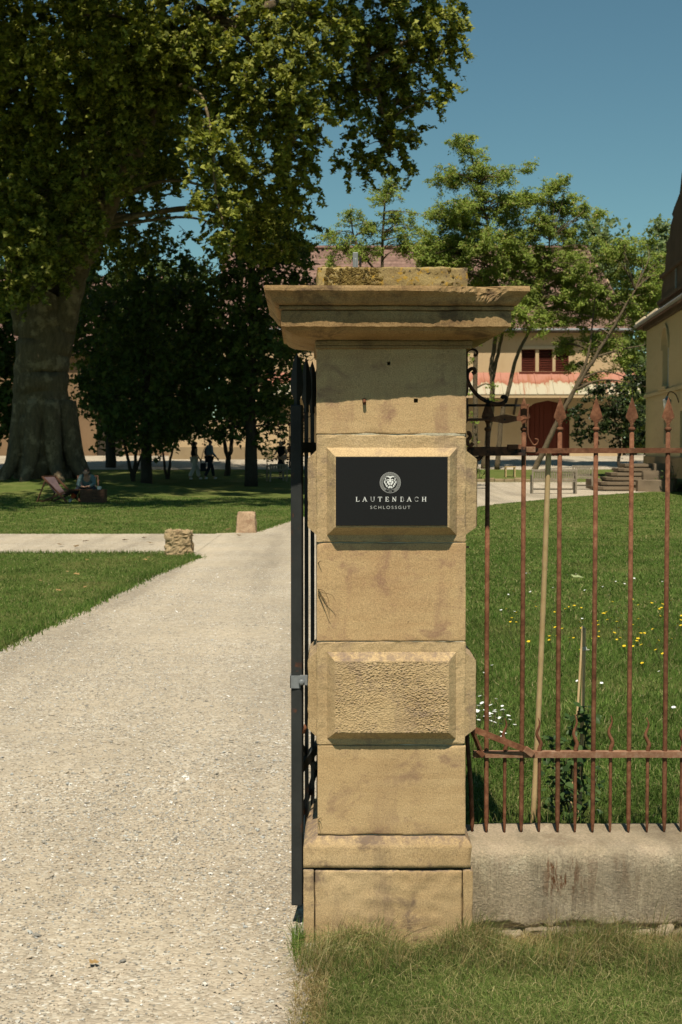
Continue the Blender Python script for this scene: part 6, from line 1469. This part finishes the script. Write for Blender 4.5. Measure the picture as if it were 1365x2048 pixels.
    if long_dress:
        a_ = (J['ankleL'] + J['ankleR']) / 2; p_ = J['pelvis']
        skin_obj('skirt', [p_, p_ * 0.6 + a_ * 0.4, p_ * 0.12 + a_ * 0.88 + np.array((0, 0, 0.05))], [(0, 1), (1, 2)], [0.165, 0.19, 0.21], mats['legs'], rt)
    else:
        lv_ = [J['pelvis']]; lr = [0.148]; le = []
        for s_ in 'LR':
            b_ = len(lv_); lv_ += [J['hip' + s_], J['knee' + s_], J['ankle' + s_] * 0.93 + J['knee' + s_] * 0.07]; lr += [0.105, 0.080, mats.get('cuff', 0.065)]
            le += [(0, b_), (b_, b_ + 1), (b_ + 1, b_ + 2)]
        skin_obj('trousers', lv_, le, lr, mats['legs'], rt)
    for s_ in 'LR':
        skin_obj('shoe', [J['ankle' + s_] + np.array((0, 0, -0.03)), J['toe' + s_]], [(0, 1)], [0.052, 0.045], mats['shoes'], rt)
    rt.rotation_euler = (0, 0, rz); rt.scale = (scale,) * 3
    return rt
def cloth(name, c, k=0.75): return simple_mat(name, tuple(a * k for a in c[:3]) + (1,), c, 12, 0.9, 0.1, 0)
SK = simple_mat('skin', (0.36, 0.20, 0.13, 1), (0.42, 0.25, 0.17, 1), 20, 0.6, 0.3, 0)
HB = simple_mat('brown_hair', (0.025, 0.015, 0.010, 1), (0.05, 0.03, 0.018, 1), 60, 0.6, 0.3, 0)
HD = simple_mat('dark_hair', (0.010, 0.008, 0.007, 1), (0.02, 0.015, 0.012, 1), 60, 0.6, 0.3, 0)
BLK = cloth('black_cloth', (0.012, 0.012, 0.013, 1)); WHT = cloth('pale_trousers', (0.55, 0.52, 0.46, 1), 0.9); BLU = cloth('light_blue_shirt', (0.20, 0.27, 0.36, 1)); DEN = cloth('dark_denim', (0.025, 0.032, 0.042, 1))
TEAL = cloth('grey_green_jacket', (0.13, 0.19, 0.185, 1)); SHW = cloth('white_shoe', (0.65, 0.63, 0.58, 1), 0.9); RED = cloth('orange_sock', (0.42, 0.07, 0.025, 1)); DRS = cloth('dark_shoes', (0.03, 0.025, 0.02, 1))
def walk(h=1.0, st=0.22, arm=0.18):
    return dict(pelvis=(0, 0, 0.93), waist=(0, 0.01, 1.10), chest=(0, 0.02, 1.30), neck=(0, 0.03, 1.46), chin=(0, 0.055, 1.53), head=(0, 0.05, 1.60), crown=(0, 0.04, 1.66),
        shoulderL=(-0.175, 0.02, 1.40), elbowL=(-0.22, -arm * 0.4, 1.14), wristL=(-0.235, arm * 0.1, 0.91), palmL=(-0.235, arm * 0.2, 0.84), shoulderR=(0.175, 0.02, 1.40), elbowR=(0.22, arm * 0.2, 1.13), wristR=(0.235, arm, 0.93), palmR=(0.235, arm * 1.2, 0.86),
        hipL=(-0.095, 0, 0.88), kneeL=(-0.10, st * 0.75, 0.49), ankleL=(-0.10, st, 0.09), toeL=(-0.11, st + 0.15, 0.045), hipR=(0.095, 0, 0.88), kneeR=(0.10, -st * 0.2, 0.49), ankleR=(0.10, -st, 0.10), toeR=(0.11, -st + 0.14, 0.045))
person((-6.42, 62.2, gz(-6.42, 62.2)), R(-70), 'walker in black top and wide pale trousers in the tree shade', walk(st=0.24), dict(skin=SK, hair=HD, shirt=BLK, legs=WHT, shoes=SHW, cuff=0.10), sleeves=False, hair_long=True)
person((-5.78, 62.4, gz(-5.78, 62.4)), R(-60), 'walker in light blue shirt and dark dungarees carrying a dark bag', walk(st=0.26, arm=0.24), dict(skin=SK, hair=HB, shirt=BLU, legs=DEN, shoes=SHW), scale=1.03)
# bib of the dungarees is worn over the shirt as a bag-like dark shape: the bag itself
bg_ = (-6.02, 62.15, gz(-6.02, 62.15) + 0.55)
mb = rblock(bg_[0] - 0.13, bg_[0] + 0.13, bg_[1] - 0.06, bg_[1] + 0.06, bg_[2] - 0.19, bg_[2] + 0.18, 0.04, 0.06, 0.5, 2, 0.004)
bagr = root('shoulder_bag', bg_, 'dark shoulder bag hanging between the two walkers', 'bag')
mb.build('bag_body', DEN, bagr, True)
mb = MB(); mb.tube(bez([(bg_[0] - 0.1, bg_[1], bg_[2] + 0.16), (bg_[0] - 0.02, bg_[1] + 0.06, bg_[2] + 0.6), (bg_[0] + 0.08, bg_[1] + 0.2, bg_[2] + 0.86), (bg_[0] + 0.10, bg_[1] + 0.1, bg_[2] + 0.5), (bg_[0] + 0.1, bg_[1], bg_[2] + 0.16)], 6), 0.014, 6); mb.build('strap', DEN, bagr, True)
stand = walk(st=0.06, arm=0.1); stand.update(elbowR=(0.26, 0.02, 1.16), wristR=(0.22, 0.2, 1.08), palmR=(0.18, 0.26, 1.08), elbowL=(-0.27, -0.03, 1.16), wristL=(-0.30, 0.12, 0.98), palmL=(-0.30, 0.17, 0.93))
person((-2.62, 62.4, gz(-2.62, 62.4)), R(150), 'person in long black sleeveless dress standing behind the pale chair', stand, dict(skin=SK, hair=HD, shirt=BLK, legs=BLK, shoes=DRS), long_dress=True, sleeves=False)
sit = dict(pelvis=(0, 0.0, 0.33), waist=(0, 0.05, 0.48), chest=(0, 0.17, 0.66), neck=(0, 0.28, 0.79), chin=(0, 0.35, 0.83), head=(0, 0.36, 0.89), crown=(0, 0.36, 0.95), face=(0, 0.85, -0.5),
    shoulderL=(-0.175, 0.20, 0.74), elbowL=(-0.25, 0.36, 0.53), wristL=(-0.10, 0.50, 0.46), palmL=(-0.05, 0.54, 0.455), shoulderR=(0.175, 0.20, 0.74), elbowR=(0.24, 0.34, 0.50), wristR=(0.10, 0.50, 0.46), palmR=(0.05, 0.55, 0.455),
    hipL=(-0.10, 0.02, 0.32), kneeL=(-0.24, 0.40, 0.42), ankleL=(-0.26, 0.46, 0.10), toeL=(-0.29, 0.60, 0.045), hipR=(0.10, 0.02, 0.32), kneeR=(0.20, 0.42, 0.43), ankleR=(0.40, 0.50, 0.10), toeR=(0.45, 0.64, 0.045))
sp = person((-7.42, 41.72, gz(-7.42, 41.72)), R(180), 'person in grey-green jacket leaning forward in a deck chair over the crate', sit, dict(skin=SK, hair=HB, shirt=TEAL, legs=DEN, shoes=SHW), sleeves=True)
skin_obj('sock', [np.array((0.385, 0.497, 0.11)), np.array((0.29, 0.455, 0.29))], [(0, 1)], [0.066, 0.078], RED, sp)

# ---------------------------------------------------------------- grass: blades as geometry, one mass for each lawn
def blades(P, h, wd, g, lean=0.5, tri=False, wind=(0, 0)):
    N = len(P)
    a = g.uniform(0, 2 * math.pi, N); b = g.uniform(0, 2 * math.pi, N)
    ln = np.abs(g.normal(0, lean, N))
    d = np.stack([np.cos(a) * ln + wind[0], np.sin(a) * ln + wind[1], np.zeros(N)], -1) * h[:, None]
    s = np.stack([np.cos(b), np.sin(b), np.zeros(N)], -1) * wd[:, None] / 2
    up = np.stack([np.zeros(N), np.zeros(N), h], -1)
    tip = P + d + up * np.clip(1.0 - 0.35 * ln, 0.25, 1)[:, None]
    if tri:
        V = np.stack([P - s, P + s, tip], 1)
        return V.reshape(-1, 3), [np.arange(N * 3).reshape(-1, 3)]
    m = P + d * 0.32 + up * 0.58
    V = np.stack([P - s, P + s, m + s * 0.8, m - s * 0.8, tip], 1)
    k = np.arange(N)[:, None] * 5
    return V.reshape(-1, 3), [k + np.array([[0, 1, 2, 3]]), k + np.array([[3, 2, 4]])]

def grass_mat(name, stops, trans=0.3):
    t = NT(name)
    c = t.ramp(t.island, stops)
    big = t.noise(1.4, 4, 0.7)
    c = t.mix(0.65, c, t.ramp(big, [(0.3, 0.25), (0.7, 0.75)]), 'OVERLAY')
    dr = t.ramp(t.noise(0.5, 5, 0.7), [(0.52, 0.0), (0.66, 0.38)])
    c = t.mix(dr, c, (0.26, 0.24, 0.085, 1))
    p = t.principled(c, 0.7, 0.1)
    tr = t.n('ShaderNodeBsdfTranslucent'); t.L(c, tr.inputs['Color'])
    mx = t.n('ShaderNodeMixShader'); mx.inputs['Fac'].default_value = trans
    t.L(p, mx.inputs[1]); t.L(tr.outputs[0], mx.inputs[2])
    return t.done(mx.outputs[0])
M['grass'] = grass_mat('grass_blade', [(0, (0.058, 0.105, 0.016, 1)), (0.5, (0.105, 0.178, 0.032, 1)), (0.86, (0.165, 0.225, 0.055, 1)), (0.95, (0.28, 0.26, 0.10, 1)), (1, (0.42, 0.36, 0.18, 1))])
M['grass_dry'] = grass_mat('verge_blade', [(0, (0.08, 0.13, 0.026, 1)), (0.45, (0.145, 0.205, 0.048, 1)), (0.72, (0.23, 0.26, 0.08, 1)), (0.88, (0.36, 0.31, 0.13, 1)), (1, (0.50, 0.42, 0.21, 1))])
M['straw'] = grass_mat('straw_blade', [(0, (0.26, 0.19, 0.07, 1)), (0.6, (0.42, 0.32, 0.14, 1)), (1, (0.56, 0.46, 0.25, 1))])

def scatter(n, y0, y1, xf0, xf1, g, keep):
    y = np.sqrt(g.uniform(y0 ** 2, y1 ** 2, n)); x = xf0(y) + (xf1(y) - xf0(y)) * g.random(n)
    ok = keep(x, y); return x[ok], y[ok]
def in_path(x, y):
    d = (x > np.interp(y, DY, DL) - 0.02) & (x < np.interp(y, DY, DR) + 0.02)
    c = (x < -2.2) & (y > 21.55) & (y < 26.15)
    return d | c | (y > 69)
def patchy(x, y, k=1.0):
    return np.array([mnoise.noise(Vector((a * 1.6 * k, b * 1.1 * k, 2.0))) for a, b in zip(x, y)])
def lawn(name, label, specs, mat, seed):
    g = np.random.default_rng(seed); Vs = []; F3 = []; F4 = []; n0 = 0
    for (n, y0, y1, xf0, xf1, keep, h0, h1, w0, w1, lean, tri) in specs:
        x, y = scatter(n, y0, y1, xf0, xf1, g, keep)
        P = np.stack([x, y, ground_z(x, y) - 0.003], -1)
        pv = patchy(x, y)
        V, F = blades(P, g.uniform(h0, h1, len(P)) * (1 + 0.5 * pv), g.uniform(w0, w1, len(P)), g, lean, tri)
        for f in F: (F3 if f.shape[1] == 3 else F4).append(f + n0)
        Vs.append(V); n0 += len(V)
    fs = [np.concatenate(f) for f in (F3, F4) if f]
    o = link(name, fast_mesh(name, np.concatenate(Vs), fs), mat)
    return tag(o, label, 'grass', kind='stuff')
nb_ = lambda x, y: (~in_path(x, y))
rl = lambda x, y: (~in_path(x, y)) & (x > 0.40) & (y > 4.94)
lawn('lawn_grass', 'green lawn grass behind the iron fence', [
    (54000, 4.94, 7.2, lambda y: 0.4 + 0 * y, lambda y: 0.28 * y + 0.7, rl, 0.025, 0.065, 0.003, 0.006, 1.0, False),
    (66000, 7.2, 12.5, lambda y: 0.03 * y, lambda y: 0.28 * y + 0.5, rl, 0.03, 0.06, 0.005, 0.010, 1.1, True),
    (90000, 12.5, 24, lambda y: 0.02 * y, lambda y: 0.29 * y, rl, 0.025, 0.05, 0.010, 0.018, 1.2, True),
    (60000, 24, 50, lambda y: 0.01 * y, lambda y: 0.28 * y, rl, 0.025, 0.05, 0.02, 0.035, 1.2, True)], M['grass'], 11)
lawn('lawn_grass', 'mown lawn grass on both sides of the gravel cross path', [
    (60000, 10.5, 21.6, lambda y: -0.30 * y, lambda y: -0.09 * y, nb_, 0.02, 0.045, 0.007, 0.014, 1.1, True),
    (70000, 26.0, 45, lambda y: -0.29 * y, lambda y: 0.0 * y, nb_, 0.025, 0.05, 0.016, 0.03, 1.2, True)], M['grass'], 12)
vg = lambda x, y: (x > np.interp(y, DY, DR) - 0.02) & ~((x > -0.125) & (x < 0.43) & (y > 4.492)) & ~((x > 0.42) & (y > 4.59))
# verge in front of the pillar: mixed, drier towards the stone
g = np.random.default_rng(13)
x, y = scatter(72000, 3.3, 4.6, lambda y: -0.2 + 0 * y, lambda y: 0.34 * y, g, vg)
P = np.stack([x, y, ground_z(x, y) - 0.004], -1)
pv = patchy(x, y, 3.0)
bare = (y > 4.43) & (g.random(len(x)) < 0.55) & (x < 0.6)
P = P[~bare]; pv = pv[~bare]; y_ = P[:, 1]; x_ = P[:, 0]
tall = np.exp(-((y_ - 4.36) / 0.10) ** 2) * (x_ > 0.02)
near_stone = np.clip((y_ - 4.36) / 0.14, 0, 1) + (x_ < -0.04) * 0.9
V, F = blades(P, (g.uniform(0.012, 0.04, len(P)) + tall * g.uniform(0, 0.05, len(P))) * (1 + 0.5 * pv), g.uniform(0.0012, 0.0026, len(P)), g, 1.5, False)
dry = (near_stone + 0.5 * pv + g.normal(0, 0.25, len(P))) > 0.62
def sub_blades(V, F, mask):
    idx = np.where(mask)[0]; VV = V.reshape(-1, 5, 3)[idx].reshape(-1, 3); k = np.arange(len(idx))[:, None] * 5
    return VV, [k + np.array([[0, 1, 2, 3]]), k + np.array([[3, 2, 4]])]
for nm, lab, mk_, mt in (('verge_grass', 'tufty green grass growing at the foot of the pillar and wall', ~dry, M['grass_dry']), ('straw_grass', 'dry straw coloured grass round the pillar foot', dry, M['straw'])):
    VV, FF = sub_blades(V, F, mk_)
    tag(link(nm, fast_mesh(nm, VV, FF), mt), lab, 'grass', kind='stuff')
# long wispy blades overlapping the foot of pillar and wall
n = 22000
x = g.uniform(-0.14, 1.7, n); y = g.normal(4.40, 0.075, n); ok = vg(x, y); x, y = x[ok], y[ok]
cl = np.array([mnoise.noise(Vector((a * 6, b * 6, 5))) for a, b in zip(x, y)]); ok = (cl + g.uniform(-0.25, 0.35, len(x))) > -0.02; x, y, cl = x[ok], y[ok], cl[ok]
V, F = blades(np.stack([x, y, ground_z(x, y)], -1), g.uniform(0.05, 0.13, len(x)) * (1 + 0.7 * np.clip(cl, -0.5, 1)), g.uniform(0.0009, 0.0018, len(x)), g, 0.95, False, (0.15, -0.25))
w1 = g.random(len(x)) < 0.38
VV, FF = sub_blades(V, F, w1); tag(link('stalk_grass', fast_mesh('stalk_grass', VV, FF), M['straw']), 'thin dry grass stalks leaning over the verge', 'grass', kind='stuff')
VV, FF = sub_blades(V, F, ~w1); tag(link('wispy_grass', fast_mesh('wispy_grass', VV, FF), M['grass_dry']), 'long wispy pale green grass along the wall foot', 'grass', kind='stuff')
# weed tuft between gate and pillar, tufts along the wall top
n = 160
x = np.concatenate([g.normal(-0.135, 0.012, n), g.uniform(0.45, 1.5, 500)]); y = np.concatenate([g.normal(4.46, 0.04, n), g.normal(4.945, 0.012, 500)])
z = np.concatenate([np.zeros(n), np.full(500, 0.26)])
V, F = blades(np.stack([x, y, z], -1), np.concatenate([g.uniform(0.03, 0.11, n), g.uniform(0.03, 0.10, 500)]), g.uniform(0.002, 0.004, n + 500), g, 0.45, False)
tag(link('weed_grass', fast_mesh('weed_grass', V, F), M['grass']), 'green weeds sprouting by the gate post and wall top', 'grass', kind='stuff')
# ragged turf along the edges of the drive
xs2 = []; ys2 = []
for yy in g.uniform(11, 34, 9000):
    e_ = np.interp(yy, DY, DL)
    if 21.5 < yy < 26.2: continue
    xs2.append(e_ + g.normal(-0.02, 0.05)); ys2.append(yy)
for xx in g.uniform(-12, -2.3, 7000):
    xs2.append(xx); ys2.append(g.choice((21.47, 26.23)) + g.normal(0, 0.05))
xs2 = np.array(xs2); ys2 = np.array(ys2)
V, F = blades(np.stack([xs2, ys2, ground_z(xs2, ys2)], -1), g.uniform(0.03, 0.08, len(xs2)), g.uniform(0.008, 0.018, len(xs2)), g, 0.6, True)
tag(link('edge_grass', fast_mesh('edge_grass', V, F), M['grass']), 'ragged turf along the edges of the gravel paths', 'grass', kind='stuff')

# ---------------------------------------------------------------- flowers and fallen leaves, each its own object
M['daisy'] = flat_mat('daisy_petal', (0.80, 0.80, 0.76, 1), 0.7, 0.2)
M['butter'] = flat_mat('buttercup_petal', (0.75, 0.50, 0.02, 1), 0.5, 0.3)
def flower_mesh(name, r, npet, h, mat):
    mb = MB(); V = [(0, 0, h + 0.001)]
    for k in range(npet * 2):
        a = math.pi * k / npet; q = r if k % 2 == 0 else r * 0.72
        V.append((q * math.cos(a), q * math.sin(a), h + 0.004))
    n = npet * 2
    mb.add(V, [[(0, 1 + k, 1 + (k + 1) % n) for k in range(n)]])
    mb.tube([(0, 0, -0.01), (0, 0, h)], 0.0015, 4)
    o = mb.build(name, mat); o.data.materials.append(M['rose_stem'])
    for p in o.data.polygons:
        if abs(p.normal.z) < 0.6: p.material_index = 1
    return o
def scatter_flowers(proto, pts, label, cat, group):
    for k, (x, y) in enumerate(pts):
        o = proto if k == 0 else proto.copy()
        if k: C.objects.link(o)
        o.location = (x, y, gz(x, y) + 0.01); s_ = rr.uniform(0.8, 1.3); o.scale = (s_, s_, rr.uniform(0.7, 1.3)); o.rotation_euler = (rr.uniform(-0.5, 0.1), rr.uniform(-0.4, 0.4), rr.uniform(0, 6))
        tag(o, label, cat, group)
rr = random.Random(5)
pts = [(0.775 + rr.gauss(0, 0.05), 7.45 + rr.gauss(0, 0.24)) for _ in range(42)]
scatter_flowers(flower_mesh('daisy', 0.011, 9, 0.05, M['daisy']), pts, 'white daisy in the cluster behind the fence next to the pillar', 'flower', 'daisy cluster by the pillar')
pts = [(rr.uniform(0.095, 0.245) * y, y) for y in [rr.choice((8.2, 9.0, 12.5, 14.5, 16)) + rr.gauss(0, 0.5) for _ in range(40)]]
scatter_flowers(flower_mesh('daisy', 0.012, 9, 0.045, M['daisy']), pts, 'white daisy scattered singly across the lawn behind the fence', 'flower', 'scattered daisies')
pts = []
while len(pts) < 150:
    y = rr.gauss(11.2, 0.95); u = rr.uniform(0.12, 0.29)
    if mnoise.noise(Vector((u * 25, y * 0.9, 1))) + rr.uniform(-0.3, 0.5) > 0: pts.append((u * y, y))
scatter_flowers(flower_mesh('buttercup', 0.012, 5, 0.09, M['butter']), pts, 'yellow buttercup in the band across the lawn', 'flower', 'buttercups on the lawn')
M['fallen'] = leaf_mat('fallen_leaf', [(0, (0.30, 0.17, 0.06, 1)), (1, (0.42, 0.28, 0.12, 1))], 0.1)
M['fallen_pale'] = leaf_mat('fallen_leaf_pale', [(0, (0.30, 0.36, 0.16, 1)), (1, (0.38, 0.42, 0.2, 1))], 0.1)
def fallen(loc, s_, rz, mat, label, group=None):
    L = np.array(LEAF['lobed']) * s_; L[:, 0] -= s_ / 2; L[:, 2] = np.abs(L[:, 1]) * 0.25 + 0.006
    o = link('fallen_leaf', fast_mesh('fallen_leaf', L, [np.arange(8)[None]]), mat, loc=loc); o.rotation_euler = (0.15, 0.1, rz)
    tag(o, label, 'leaf', group)
fallen((-0.76, 4.31, 0.012), 0.032, 0.4, M['fallen'], 'curled orange-brown leaf lying on the gravel drive')
fallen((2.62, 15.6, gz(2.62, 15.6) + 0.06), 0.16, 0.5, M['fallen_pale'], 'large pale green leaf on the lawn behind the fence')
for k in range(16):
    y = rr.uniform(12, 20); x = rr.uniform(-0.24, -0.13) * y
    if x > np.interp(y, DY, DL): continue
    fallen((x, y, 0.05), rr.uniform(0.05, 0.08), rr.uniform(0, 6), M['fallen'], 'brown plane leaf scattered on the left lawn', 'leaves on the left lawn')
for k in range(12):
    y = rr.uniform(21.8, 30); x = rr.uniform(-0.22, -0.06) * y
    fallen((x, y, 0.03), rr.uniform(0.09, 0.14), rr.uniform(0, 6), M['twig'], 'dark dry leaf scattered by the gravel cross path', 'leaves by the cross path')
